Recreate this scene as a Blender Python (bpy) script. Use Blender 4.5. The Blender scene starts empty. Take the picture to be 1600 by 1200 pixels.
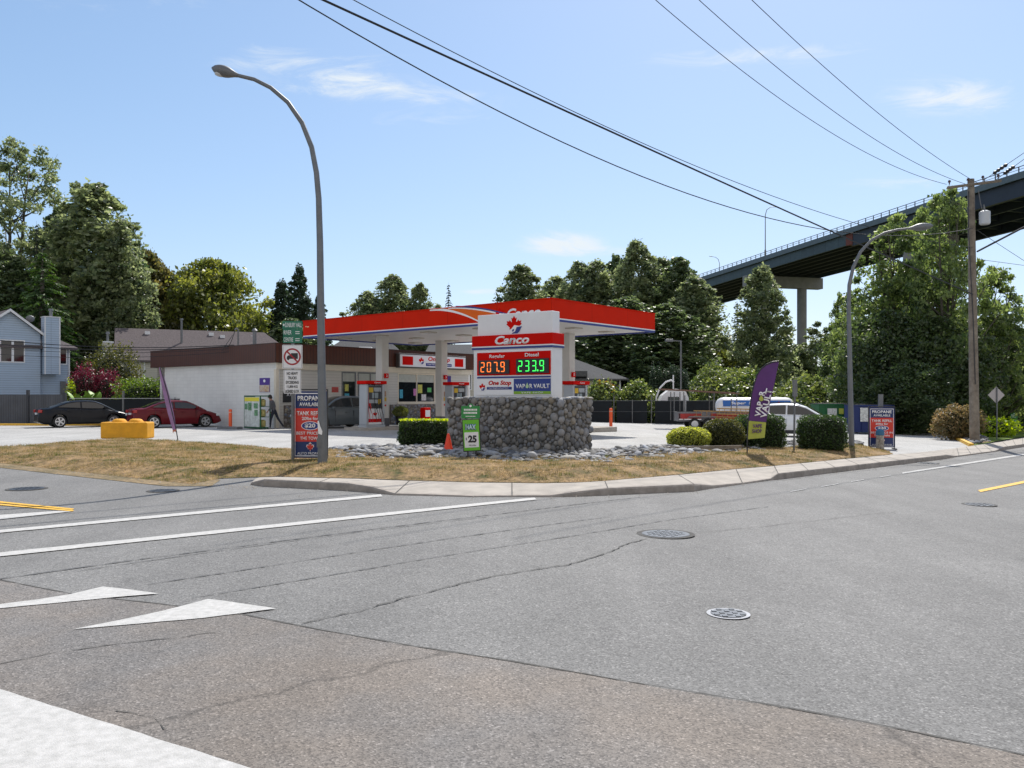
import bpy, bmesh, math, random
import numpy as np
from mathutils import Vector, Matrix
R = math.radians
random.seed(7); rng = np.random.default_rng(7)
S = bpy.context.scene
COL = S.collection
# ------------------------------------------------------------------ camera, sky, sun
F = 1314.0; HZ = 620.0; EYE = 1.65
cam = bpy.data.objects.new('camera', bpy.data.cameras.new('camera')); COL.objects.link(cam)
cam.location = (0, 0, EYE); cam.rotation_euler = (R(90), 0, 0)
cam.data.sensor_width = 36; cam.data.lens = F/1600*36; cam.data.shift_y = 20/1600
cam.data.clip_start = .05; cam.data.clip_end = 6000
S.camera = cam
S.render.resolution_x = 1024; S.render.resolution_y = 768
S.view_settings.view_transform = 'Standard'; S.view_settings.look = 'None'
S.view_settings.exposure = 0.3; S.view_settings.gamma = 1
SUN_AZ = R(20); SUN_EL = R(50)          # azimuth measured from straight ahead towards the right
W = bpy.data.worlds.new('World'); S.world = W; W.use_nodes = True
nt = W.node_tree; N = nt.nodes; LK = nt.links
bg = N['Background']; bg.inputs['Strength'].default_value = 0.13
sky = N.new('ShaderNodeTexSky'); sky.sky_type = 'NISHITA'; sky.sun_disc = False
sky.sun_elevation = SUN_EL; sky.sun_rotation = SUN_AZ
sky.air_density = 1.0; sky.dust_density = 0.6; sky.ozone_density = 1.6; sky.altitude = 50
SKK = .078
def wn(t, **k):
    n = N.new(t)
    for a, b in k.items(): setattr(n, a, b)
    return n
def wm(op, a, b=None, c=None):
    n = wn('ShaderNodeMath', operation=op)
    for i, v in enumerate((a, b, c)):
        if v is None: continue
        if isinstance(v, (int, float)): n.inputs[i].default_value = v
        else: LK.new(v, n.inputs[i])
    return n.outputs[0]
tc = wn('ShaderNodeTexCoord'); sp = wn('ShaderNodeSeparateXYZ'); LK.new(tc.outputs['Generated'], sp.inputs[0])
yy = wm('MAXIMUM', sp.outputs[1], .05)
cs = wm('DIVIDE', sp.outputs[0], yy); ct = wm('DIVIDE', sp.outputs[2], yy)
cb = wn('ShaderNodeCombineXYZ'); LK.new(wm('MULTIPLY', cs, 5.5), cb.inputs[0]); LK.new(wm('MULTIPLY_ADD', ct, 19., 3.), cb.inputs[1])
cn = wn('ShaderNodeTexNoise'); cn.inputs['Scale'].default_value = 1.6; cn.inputs['Detail'].default_value = 9; cn.inputs['Roughness'].default_value = .68
cn.inputs['Distortion'].default_value = 1.2
LK.new(cb.outputs[0], cn.inputs['Vector'])
mask = None
for (px, py, sx, sy, a) in [(520, 112, 110, 26, .62), (590, 138, 120, 18, .7), (680, 152, 90, 12, .5), (1480, 150, 110, 26, .95), (1120, 92, 160, 18, .55), (1270, 78, 90, 14, .5),
                            (882, 381, 62, 17, 1.35), (945, 392, 80, 9, .5), (760, 456, 70, 5, .9), (1420, 285, 90, 14, .45), (410, 90, 80, 20, .4),
                            (690, 185, 130, 16, .4), (100, -40, 300, 60, .5), (900, -60, 500, 50, .6)]:
    dx = wm('MULTIPLY', wm('SUBTRACT', cs, (px-800)/F), F/sx)
    dy = wm('MULTIPLY', wm('SUBTRACT', ct, (HZ-py)/F), F/sy)
    g = wm('MULTIPLY', wm('EXPONENT', wm('MULTIPLY', wm('ADD', wm('MULTIPLY', dx, dx), wm('MULTIPLY', dy, dy)), -1.0)), a)
    mask = g if mask is None else wm('ADD', mask, g)
cl = wn('ShaderNodeMapRange'); cl.interpolation_type = 'SMOOTHSTEP'
LK.new(wm('MULTIPLY', cn.outputs[0], wm('ADD', mask, .62)), cl.inputs[0])
cl.inputs[1].default_value = .40; cl.inputs[2].default_value = .98; cl.inputs[3].default_value = 0; cl.inputs[4].default_value = .95
mx = wn('ShaderNodeMix', data_type='RGBA')
def vm(op, a, b):
    n = wn('ShaderNodeVectorMath', operation=op)
    for i, v in enumerate((a, b)):
        if isinstance(v, tuple): n.inputs[i].default_value = v
        else: LK.new(v, n.inputs[i])
    return n.outputs[0]
# the physical sky, its bright band by the horizon held back as a camera's highlight range does
skc = vm('DIVIDE', vm('MULTIPLY', sky.outputs[0], (1.09, 1.26, 1.33)), vm('ADD', vm('MULTIPLY', sky.outputs[0], (SKK, SKK*1.15, SKK*.9)), (1., 1., 1.)))
LK.new(cl.outputs[0], mx.inputs[0]); LK.new(skc, mx.inputs[6]); mx.inputs[7].default_value = (5.3, 5.7, 6.0, 1)
# unseen bright cloud added to the sky behind the camera to lift shaded faces
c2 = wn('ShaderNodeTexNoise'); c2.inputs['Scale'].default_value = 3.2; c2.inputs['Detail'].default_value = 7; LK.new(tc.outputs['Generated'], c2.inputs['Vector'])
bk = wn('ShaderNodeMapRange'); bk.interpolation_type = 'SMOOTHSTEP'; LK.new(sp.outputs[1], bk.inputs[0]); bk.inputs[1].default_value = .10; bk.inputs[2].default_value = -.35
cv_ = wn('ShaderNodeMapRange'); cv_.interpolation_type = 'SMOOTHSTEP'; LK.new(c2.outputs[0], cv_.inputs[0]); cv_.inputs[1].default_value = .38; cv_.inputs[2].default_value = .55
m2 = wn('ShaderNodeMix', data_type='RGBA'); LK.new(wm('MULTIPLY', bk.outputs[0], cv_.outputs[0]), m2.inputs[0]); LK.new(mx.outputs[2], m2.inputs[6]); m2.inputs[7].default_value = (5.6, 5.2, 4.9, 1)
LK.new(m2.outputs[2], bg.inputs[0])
sl = bpy.data.lights.new('sun', 'SUN'); sl.energy = 4.3; sl.angle = R(.5); sl.color = (1, .95, .88)
sun = bpy.data.objects.new('sun', sl); COL.objects.link(sun)
sd = Vector((math.sin(SUN_AZ)*math.cos(SUN_EL), math.cos(SUN_AZ)*math.cos(SUN_EL), math.sin(SUN_EL)))
sun.rotation_euler = sd.to_track_quat('Z', 'Y').to_euler()

# ------------------------------------------------------------------ where things stand
def gz(x, y=0):                          # the site falls gently towards the right
    return -1.3*math.tanh(.0215*float(np.logaddexp(0, x-1)))
def G(px, py, h=0.):                     # ground point seen at a pixel of the 1600 x 1200 photograph
    q = (px-800)/F; k = (py-HZ)/F; lo = 1.; 
    f = lambda Y: EYE-Y*k-gz(q*Y)-h
    Y = 1.
    while f(Y) > 0 and Y < 400: Y *= 1.03
    lo, hi = Y/1.03, Y
    for _ in range(30):
        m = (lo+hi)/2
        if f(m) > 0: lo = m
        else: hi = m
    return Vector((q*lo, lo, gz(q*lo)+h))
def P(px, py, D): return Vector(((px-800)/F*D, D, EYE-(py-HZ)/F*D))
def B(px, D): x = (px-800)/F*D; return Vector((x, D, gz(x)))

# ------------------------------------------------------------------ materials
MATS = {}
def mat(name, col, rough=.6, metal=0., noise=0., nscale=8., bump=0., bscale=60., coat=0., emit=None, es=1., spec=.5, trans=0., col2=None, attr=None):
    if name in MATS: return MATS[name]
    m = bpy.data.materials.new(name); m.use_nodes = True; MATS[name] = m
    n = m.node_tree.nodes; l = m.node_tree.links; p = n['Principled BSDF']
    p.inputs['Base Color'].default_value = (*col, 1); p.inputs['Roughness'].default_value = rough; p.inputs['Metallic'].default_value = metal
    p.inputs['Specular IOR Level'].default_value = spec; p.inputs['Coat Weight'].default_value = coat; p.inputs['Coat Roughness'].default_value = .05
    src = None
    if noise or col2:
        t = n.new('ShaderNodeTexCoord'); x = n.new('ShaderNodeTexNoise'); x.inputs['Scale'].default_value = nscale; x.inputs['Detail'].default_value = 6; x.inputs['Roughness'].default_value = .65
        l.new(t.outputs['Object'], x.inputs['Vector'])
        r = n.new('ShaderNodeValToRGB'); l.new(x.outputs[0], r.inputs[0])
        c2 = col2 if col2 else tuple(min(1, c*(1+noise)) for c in col)
        c1 = col if col2 else tuple(c*(1-noise) for c in col)
        r.color_ramp.elements[0].position = .32; r.color_ramp.elements[1].position = .68
        r.color_ramp.elements[0].color = (*c1, 1); r.color_ramp.elements[1].color = (*c2, 1)
        src = r.outputs[0]
        l.new(src, p.inputs['Base Color'])
        mr = n.new('ShaderNodeMapRange'); l.new(x.outputs[0], mr.inputs[0]); mr.inputs[3].default_value = max(0, rough-.08); mr.inputs[4].default_value = min(1, rough+.1)
        l.new(mr.outputs[0], p.inputs['Roughness'])
    if attr:
        a = n.new('ShaderNodeAttribute'); a.attribute_name = attr
        if src:
            mm = n.new('ShaderNodeMix'); mm.data_type = 'RGBA'; mm.blend_type = 'MULTIPLY'; mm.inputs[0].default_value = 1
            l.new(src, mm.inputs[6]); l.new(a.outputs['Color'], mm.inputs[7]); l.new(mm.outputs[2], p.inputs['Base Color'])
        else: l.new(a.outputs['Color'], p.inputs['Base Color'])
    if bump:
        t = n.new('ShaderNodeTexCoord'); x = n.new('ShaderNodeTexNoise'); x.inputs['Scale'].default_value = bscale; x.inputs['Detail'].default_value = 5
        l.new(t.outputs['Object'], x.inputs['Vector']); b = n.new('ShaderNodeBump'); b.inputs['Strength'].default_value = bump; b.inputs['Distance'].default_value = .02
        l.new(x.outputs[0], b.inputs['Height']); l.new(b.outputs[0], p.inputs['Normal'])
    if emit: p.inputs['Emission Color'].default_value = (*emit, 1); p.inputs['Emission Strength'].default_value = es
    if trans: p.inputs['Transmission Weight'].default_value = trans
    return m
def leafmat(name, c1, c2, trl=.35, rough=.45):
    m = bpy.data.materials.new(name); m.use_nodes = True; MATS[name] = m
    n = m.node_tree.nodes; l = m.node_tree.links; p = n['Principled BSDF']; o = n['Material Output']
    a = n.new('ShaderNodeAttribute'); a.attribute_name = 'tint'
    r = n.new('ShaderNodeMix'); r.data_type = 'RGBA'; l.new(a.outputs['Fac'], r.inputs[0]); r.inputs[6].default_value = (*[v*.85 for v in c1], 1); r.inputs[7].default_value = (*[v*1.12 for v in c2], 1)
    l.new(r.outputs[2], p.inputs['Base Color']); p.inputs['Roughness'].default_value = rough; p.inputs['Specular IOR Level'].default_value = .75
    t = n.new('ShaderNodeBsdfTranslucent'); h = n.new('ShaderNodeHueSaturation'); h.inputs['Value'].default_value = 2.3; h.inputs['Saturation'].default_value = 1.15; h.inputs['Hue'].default_value = .485
    l.new(r.outputs[2], h.inputs['Color']); l.new(h.outputs[0], t.inputs[0])
    x = n.new('ShaderNodeMixShader'); x.inputs[0].default_value = trl
    l.new(p.outputs[0], x.inputs[1]); l.new(t.outputs[0], x.inputs[2]); l.new(x.outputs[0], o.inputs['Surface'])
    return m
def asphalt(name, base, dark, light, warm=0., sc=1., wear=None, crack=.0):
    m = bpy.data.materials.new(name); m.use_nodes = True; MATS[name] = m
    n = m.node_tree.nodes; l = m.node_tree.links; p = n['Principled BSDF']
    t = n.new('ShaderNodeTexCoord')
    def noise(s, d=4, r=.6, vec=None):
        x = n.new('ShaderNodeTexNoise'); x.inputs['Scale'].default_value = s; x.inputs['Detail'].default_value = d; x.inputs['Roughness'].default_value = r
        l.new(vec or t.outputs['Object'], x.inputs['Vector']); return x.outputs[0]
    def mr(v, a, b, c, d):
        q = n.new('ShaderNodeMapRange'); l.new(v, q.inputs[0])
        for i, z in enumerate((a, b, c, d)): q.inputs[i+1].default_value = z
        return q.outputs[0]
    def mul(c, f):
        q = n.new('ShaderNodeMix'); q.data_type = 'RGBA'; q.blend_type = 'MULTIPLY'; q.inputs[0].default_value = 1
        l.new(c, q.inputs[6]); l.new(f, q.inputs[7]); return q.outputs[2]
    v = n.new('ShaderNodeTexVoronoi'); v.inputs['Scale'].default_value = 85*sc; l.new(t.outputs['Object'], v.inputs['Vector'])
    r = n.new('ShaderNodeValToRGB'); sepc = n.new('ShaderNodeSeparateColor'); l.new(v.outputs['Color'], sepc.inputs[0]); l.new(sepc.outputs[0], r.inputs[0])
    e = r.color_ramp.elements; e[0].position = 0; e[0].color = (*dark, 1); e[1].position = 1; e[1].color = (*light, 1)
    k = e.new(.5); k.color = (*base, 1); k = e.new(.9); k.color = tuple(b*1.12 for b in base)+(1,)
    mp = n.new('ShaderNodeMapping'); l.new(t.outputs['Object'], mp.inputs[0]); mp.inputs['Rotation'].default_value = (0, 0, R(46)); mp.inputs['Scale'].default_value = (1, .12, 1)
    c = mul(r.outputs[0], mr(noise(.35, 6, .6), .3, .7, .86, 1.12))
    c = mul(c, mr(noise(1.1, 5, .6, mp.outputs[0]), .3, .7, .86, 1.09))
    c = mul(c, mr(noise(6, 5, .7), .3, .75, .92, 1.06)); c = mul(c, mr(noise(1.9, 5, .55), .60, .74, 1, .84))
    c = mul(c, mr(noise(150*sc, 2, .5), .3, .7, .84, 1.16))
    if warm:
        wq = n.new('ShaderNodeMix'); wq.data_type = 'RGBA'; wq.blend_type = 'MULTIPLY'; wq.inputs[7].default_value = (.86, .94, 1.04, 1); l.new(c, wq.inputs[6]); l.new(mr(noise(.45, 4, .6), .42, .62, 0, 1), wq.inputs[0]); c = wq.outputs[2]
    if crack:
        vo = n.new('ShaderNodeTexVoronoi'); vo.feature = 'DISTANCE_TO_EDGE'; vo.inputs['Scale'].default_value = crack
        w = n.new('ShaderNodeTexNoise'); w.inputs['Scale'].default_value = 2.5; w.inputs['Detail'].default_value = 6; l.new(t.outputs['Object'], w.inputs['Vector'])
        ad = n.new('ShaderNodeMix'); ad.data_type = 'RGBA'; ad.blend_type = 'ADD'; ad.inputs[0].default_value = .5; l.new(t.outputs['Object'], ad.inputs[6]); l.new(w.outputs['Color'], ad.inputs[7])
        l.new(ad.outputs[2], vo.inputs['Vector'])
        cr = mr(vo.outputs[0], 0, .004, .6, 1.); gate = mr(noise(.5, 2), .5, .56, 0, 1)
        q = n.new('ShaderNodeMath'); q.operation = 'MAXIMUM'; l.new(cr, q.inputs[0]); l.new(gate, q.inputs[1]); c = mul(c, q.outputs[0])
    l.new(c, p.inputs['Base Color']); p.inputs['Roughness'].default_value = .82; p.inputs['Specular IOR Level'].default_value = .35
    b = n.new('ShaderNodeBump'); b.inputs['Strength'].default_value = .55; b.inputs['Distance'].default_value = .004
    l.new(v.outputs['Distance'], b.inputs['Height']); l.new(b.outputs[0], p.inputs['Normal'])
    return m
def gridmat(name, col, line, sx, sz, rough=.6, bump=.3, off=0., msize=.012, noise=.06, axes='yz', vert=False):
    """painted blocks, siding or ribbed metal: a brick pattern on the wall plane"""
    m = bpy.data.materials.new(name); m.use_nodes = True; MATS[name] = m
    n = m.node_tree.nodes; l = m.node_tree.links; p = n['Principled BSDF']
    t = n.new('ShaderNodeTexCoord'); s = n.new('ShaderNodeSeparateXYZ'); l.new(t.outputs['Object'], s.inputs[0]); c = n.new('ShaderNodeCombineXYZ')
    ad = n.new('ShaderNodeMath'); ad.operation = 'ADD'; l.new(s.outputs[0], ad.inputs[0]); l.new(s.outputs[1], ad.inputs[1])
    l.new(ad.outputs[0], c.inputs[0]); l.new(s.outputs[2], c.inputs[1])
    b = n.new('ShaderNodeTexBrick'); b.offset = off; l.new(c.outputs[0], b.inputs['Vector']); b.inputs['Scale'].default_value = 1
    b.inputs['Brick Width'].default_value = sx; b.inputs['Row Height'].default_value = sz; b.inputs['Mortar Size'].default_value = msize; b.inputs['Mortar Smooth'].default_value = .3
    b.inputs['Color1'].default_value = (*col, 1); b.inputs['Color2'].default_value = (*[x*(1-noise) for x in col], 1); b.inputs['Mortar'].default_value = (*line, 1)
    x = n.new('ShaderNodeTexNoise'); x.inputs['Scale'].default_value = 1.3; x.inputs['Detail'].default_value = 7; l.new(t.outputs['Object'], x.inputs['Vector'])
    r = n.new('ShaderNodeMapRange'); l.new(x.outputs[0], r.inputs[0]); r.inputs[1].default_value = .3; r.inputs[2].default_value = .7; r.inputs[3].default_value = 1-noise*1.6; r.inputs[4].default_value = 1
    q = n.new('ShaderNodeMix'); q.data_type = 'RGBA'; q.blend_type = 'MULTIPLY'; q.inputs[0].default_value = 1; l.new(b.outputs[0], q.inputs[6]); l.new(r.outputs[0], q.inputs[7])
    l.new(q.outputs[2], p.inputs['Base Color']); p.inputs['Roughness'].default_value = rough
    bu = n.new('ShaderNodeBump'); bu.inputs['Strength'].default_value = bump; bu.inputs['Distance'].default_value = .02; bu.invert = True
    l.new(b.outputs['Fac'], bu.inputs['Height']); l.new(bu.outputs[0], p.inputs['Normal'])
    return m
def grassmat(name, cols, nscale=.8, trl=0.):
    m = bpy.data.materials.new(name); m.use_nodes = True; MATS[name] = m
    n = m.node_tree.nodes; l = m.node_tree.links; p = n['Principled BSDF']
    t = n.new('ShaderNodeNewGeometry'); x = n.new('ShaderNodeTexNoise'); x.inputs['Scale'].default_value = nscale; x.inputs['Detail'].default_value = 8; x.inputs['Roughness'].default_value = .72
    l.new(t.outputs['Position'], x.inputs['Vector']); r = n.new('ShaderNodeValToRGB'); l.new(x.outputs[0], r.inputs[0])
    e = r.color_ramp.elements; e[0].position = .32; e[0].color = (*cols[0], 1); e[1].position = .7; e[1].color = (*cols[-1], 1)
    for i, c in enumerate(cols[1:-1]):
        k = e.new(.32+.38*(i+1)/(len(cols)-1)); k.color = (*c, 1)
    a = n.new('ShaderNodeTexNoise'); a.inputs['Scale'].default_value = 45; a.inputs['Detail'].default_value = 3; l.new(t.outputs['Position'], a.inputs['Vector'])
    a2 = n.new('ShaderNodeTexNoise'); a2.inputs['Scale'].default_value = 11; a2.inputs['Detail'].default_value = 4; l.new(t.outputs['Position'], a2.inputs['Vector']); aa = n.new('ShaderNodeMath'); aa.operation = 'MULTIPLY_ADD'; aa.inputs[1].default_value = .6; l.new(a2.outputs[0], aa.inputs[0]); ab = n.new('ShaderNodeMath'); ab.operation = 'MULTIPLY'; ab.inputs[1].default_value = .4; l.new(a.outputs[0], ab.inputs[0]); l.new(ab.outputs[0], aa.inputs[2]); mr = n.new('ShaderNodeMapRange'); l.new(aa.outputs[0], mr.inputs[0]); mr.inputs[1].default_value = .38; mr.inputs[2].default_value = .62; mr.inputs[3].default_value = .5; mr.inputs[4].default_value = 1.3
    q = n.new('ShaderNodeMix'); q.data_type = 'RGBA'; q.blend_type = 'MULTIPLY'; q.inputs[0].default_value = 1; l.new(r.outputs[0], q.inputs[6]); l.new(mr.outputs[0], q.inputs[7])
    l.new(q.outputs[2], p.inputs['Base Color']); p.inputs['Roughness'].default_value = .9; p.inputs['Specular IOR Level'].default_value = .2
    if trl:
        t2 = n.new('ShaderNodeBsdfTranslucent'); l.new(q.outputs[2], t2.inputs[0]); xx = n.new('ShaderNodeMixShader'); xx.inputs[0].default_value = trl
        l.new(p.outputs[0], xx.inputs[1]); l.new(t2.outputs[0], xx.inputs[2]); l.new(xx.outputs[0], n['Material Output'].inputs['Surface'])
    return m

M_redm = gridmat('fascia_red', (.66, .020, .003), (.40, .012, .002), 2.9, 60, rough=.5, bump=.2, msize=.012, noise=.07); M_redm.node_tree.nodes['Principled BSDF'].inputs['Specular IOR Level'].default_value = .06
M_road = asphalt('road_asphalt', (.190, .187, .180), (.110, .108, .104), (.33, .322, .31), crack=0)
M_old = asphalt('old_asphalt', (.210, .182, .156), (.115, .10, .088), (.36, .315, .275), sc=1.1, crack=.11, warm=1.)
M_lot = asphalt('lot_asphalt', (.41, .405, .39), (.28, .28, .27), (.53, .52, .50), sc=.8, crack=.12)
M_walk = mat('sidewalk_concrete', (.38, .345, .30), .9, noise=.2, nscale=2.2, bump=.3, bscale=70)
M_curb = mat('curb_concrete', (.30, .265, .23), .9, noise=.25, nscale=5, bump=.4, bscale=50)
M_dark = mat('crack_dark', (.075, .072, .066), .95, noise=.3)
M_whitep = mat('road_paint_white', (.40, .395, .375), .8, col2=(.56, .55, .53), nscale=16, bump=.3, bscale=120)
M_yelp = mat('road_paint_yellow', (.70, .40, .04), .7, noise=.18, nscale=9, bump=.3)
M_grass = grassmat('dry_grass', [(.06, .075, .02), (.17, .12, .05), (.30, .20, .10), (.38, .25, .13)], 1.6)
M_soil = grassmat('dry_soil', [(.13, .11, .055), (.24, .18, .10), (.34, .25, .15)], .9)
M_green = grassmat('green_grass', [(.06, .10, .02), (.13, .19, .03), (.22, .26, .06)], .3)
M_gnd = grassmat('ground_cover', [(.05, .06, .025), (.10, .10, .04), (.16, .13, .07)], .15)
M_steel = mat('galvanised_steel', (.17, .18, .19), .5, .4, noise=.12, nscale=6)
M_steeld = mat('weathered_steel', (.17, .175, .18), .5, .5, noise=.2, nscale=6)
M_black = mat('black_plastic', (.02, .02, .022), .45)
M_white = mat('white_paint', (.78, .79, .80), .45, noise=.04, nscale=3)
M_whitem = mat('white_sign_metal', (.78, .79, .81), .35, noise=.03, nscale=3)
M_cream = mat('cream_paint', (.70, .64, .52), .6, noise=.06, nscale=3)
M_red = mat('sign_red', (.62, .006, .003), .5, noise=.05, nscale=2, spec=.06)
M_orange = mat('fascia_orange', (.75, .13, .008), .5, spec=.2)
M_blue = mat('sign_blue', (.018, .035, .22), .38)
M_navy = mat('navy_board', (.012, .03, .13), .4, noise=.1)
M_glass = mat('dark_glass', (.012, .016, .02), .04, spec=.8, noise=.0)
M_tyre = mat('tyre_rubber', (.018, .018, .018), .8)
M_rim = mat('alloy_rim', (.55, .56, .58), .3, .8)
M_brown = None

# ------------------------------------------------------------------ mesh helpers
UP = Vector((0, 0, 1))
class MB:
    def __init__(s): s.v = []; s.f = []; s.mi = []; s.mats = []; s.cur = 0; s.col = None
    def use(s, m):
        if m not in s.mats: s.mats.append(m)
        s.cur = s.mats.index(m); return s
    def add(s, vs, fs, M=None):
        o = len(s.v)
        s.v += [tuple(M @ Vector(a)) if M else tuple(a) for a in vs]
        s.f += [tuple(i+o for i in f) for f in fs]; s.mi += [s.cur]*len(fs); return s
    def box(s, x0, x1, y0, y1, z0, z1, M=None, bev=0.):
        x0, x1 = min(x0, x1), max(x0, x1); y0, y1 = min(y0, y1), max(y0, y1); z0, z1 = min(z0, z1), max(z0, z1)
        if bev <= 0:
            v = [(x, y, z) for z in (z0, z1) for y in (y0, y1) for x in (x0, x1)]
            return s.add(v, [(0, 2, 3, 1), (4, 5, 7, 6), (0, 1, 5, 4), (2, 6, 7, 3), (0, 4, 6, 2), (1, 3, 7, 5)], M)
        bm = bmesh.new(); bmesh.ops.create_cube(bm, size=1)
        for q in bm.verts: q.co = Vector(((x0+x1)/2+q.co.x*(x1-x0), (y0+y1)/2+q.co.y*(y1-y0), (z0+z1)/2+q.co.z*(z1-z0)))
        bmesh.ops.bevel(bm, geom=bm.edges[:], offset=min(bev, .45*min(x1-x0, y1-y0, z1-z0)), segments=2, affect='EDGES', profile=.5)
        bm.verts.index_update(); s.add([q.co[:] for q in bm.verts], [tuple(q.index for q in f.verts) for f in bm.faces], M); bm.free(); return s
    def tube(s, pts, r, n=8, cap=True):
        pts = [Vector(p) for p in pts]; k = len(pts)
        rs = list(r) if isinstance(r, (list, tuple, np.ndarray)) else [r]*k
        o = len(s.v); prev = None
        for i, p in enumerate(pts):
            d = (pts[min(i+1, k-1)]-pts[max(i-1, 0)]).normalized()
            if prev is None: a = d.cross(Vector((0, 0, 1)) if abs(d.z) < .9 else Vector((1, 0, 0))).normalized()
            else: a = (prev-d*prev.dot(d)).normalized()
            b = d.cross(a); prev = a
            for j in range(n):
                t = 2*math.pi*j/n; s.v.append(tuple(p+(a*math.cos(t)+b*math.sin(t))*rs[i]))
        for i in range(k-1):
            for j in range(n):
                s.f.append((o+i*n+j, o+i*n+(j+1) % n, o+(i+1)*n+(j+1) % n, o+(i+1)*n+j)); s.mi.append(s.cur)
        if cap:
            s.f.append(tuple(o+j for j in reversed(range(n)))); s.mi.append(s.cur)
            s.f.append(tuple(o+(k-1)*n+j for j in range(n))); s.mi.append(s.cur)
        return s
    def cyl(s, c, r, z0, z1, n=20, r1=None): return s.tube([(c[0], c[1], z0), (c[0], c[1], z1)], [r, r if r1 is None else r1], n)
    def plate(s, pts, O, a, b, d0, d1):
        """polygon pts (2D) in the plane O + x a + y b, pushed along its normal from d0 to d1"""
        O = Vector(O); a = Vector(a); b = Vector(b); n = a.cross(b)
        k = len(pts); ar = sum(pts[i][0]*pts[(i+1) % k][1]-pts[(i+1) % k][0]*pts[i][1] for i in range(k))
        if ar < 0: pts = pts[::-1]
        v = [O+a*x+b*y+n*d0 for x, y in pts]+[O+a*x+b*y+n*d1 for x, y in pts]
        return s.add(v, [tuple(reversed(range(k))), tuple(range(k, 2*k))]+[(i, (i+1) % k, k+(i+1) % k, k+i) for i in range(k)])
    def ell(s, c, r, M=None, sub=2):
        bm = bmesh.new(); bmesh.ops.create_icosphere(bm, subdivisions=sub, radius=1)
        vs = []
        for q in bm.verts:
            p = Vector((q.co.x*r[0], q.co.y*r[1], q.co.z*r[2]))
            if M: p = M @ p
            vs.append(Vector(c)+p)
        bm.verts.index_update(); s.add(vs, [tuple(q.index for q in f.verts) for f in bm.faces]); bm.free(); return s
    def build(s, name, m=None, parent=None, smooth=False, loc=None):
        me = bpy.data.meshes.new(name); me.from_pydata([tuple(v) for v in s.v], [], s.f)
        if m is not None and not s.mats: me.materials.append(m)
        else:
            for q in s.mats: me.materials.append(q)
            me.polygons.foreach_set('material_index', s.mi)
        if smooth:
            me.polygons.foreach_set('use_smooth', [True]*len(me.polygons))
            if smooth != 'all': me.set_sharp_from_angle(angle=R(38))
        me.update(); o = bpy.data.objects.new(name, me); COL.objects.link(o)
        if parent: o.parent = parent
        if loc is not None: o.location = loc
        return o
AX, AZ = (1, 0, 0), (0, 0, 1)
def rect(x0, x1, y0, y1): return [(x0, y0), (x1, y0), (x1, y1), (x0, y1)]
def rrect(x0, x1, y0, y1, r, n=4):
    o = []
    for cx, cy, a in ((x1-r, y0+r, -90), (x1-r, y1-r, 0), (x0+r, y1-r, 90), (x0+r, y0+r, 180)):
        for i in range(n+1): t = R(a+90*i/n); o.append((cx+r*math.cos(t), cy+r*math.sin(t)))
    return o
def oval(cx, cy, rx, ry, n=24): return [(cx+rx*math.cos(2*math.pi*i/n), cy+ry*math.sin(2*math.pi*i/n)) for i in range(n)]
def stroke(pts, w0, w1=None):
    w1 = w0 if w1 is None else w1; L = []; Q = []; k = len(pts)
    for i in range(k):
        a = Vector(pts[max(i-1, 0)]); b = Vector(pts[min(i+1, k-1)]); d = (b-a).normalized(); n = Vector((-d.y, d.x)); w = (w0+(w1-w0)*i/(k-1))/2
        L.append(tuple(Vector(pts[i])+n*w)); Q.append(tuple(Vector(pts[i])-n*w))
    return L+Q[::-1]
_lf = [(0, 1.0), (.12, .78), (.17, .76), (.28, .82), (.22, .45), (.28, .43), (.47, .64), (.52, .52), (.57, .51), (.78, .55), (.72, .34), (.75, .30), (.83, .26), (.46, -.04), (.46, -.08), (.50, -.20), (.12, -.14), (.07, -.18), (.09, -.5)]
LEAF = _lf+[(-x, y) for x, y in reversed(_lf[1:])]
def leafpts(cx, cy, s): return [(cx+x*s, cy+y*s) for x, y in LEAF]
def tag(o, label=None, cat=None, group=None, kind=None):
    if label: o['label'] = label
    if cat: o['category'] = cat
    if group: o['group'] = group
    if kind: o['kind'] = kind
    return o
def empty(name, loc, rz=0, label=None, cat=None, group=None):
    o = bpy.data.objects.new(name, None); COL.objects.link(o); o.location = loc; o.rotation_euler = (0, 0, rz); o.empty_display_size = .3
    return tag(o, label, cat, group)
def copy_tree(o, parent=None):
    c = o.copy(); COL.objects.link(c); c.parent = parent
    for ch in [x for x in bpy.data.objects if x.parent == o]: copy_tree(ch, c)
    return c
def dup(o, loc, rz=None, label=None, scale=None):
    c = copy_tree(o); c.location = loc
    if rz is not None: c.rotation_euler = (0, 0, rz)
    if label: c['label'] = label
    if scale: c.scale = scale
    return c
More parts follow.
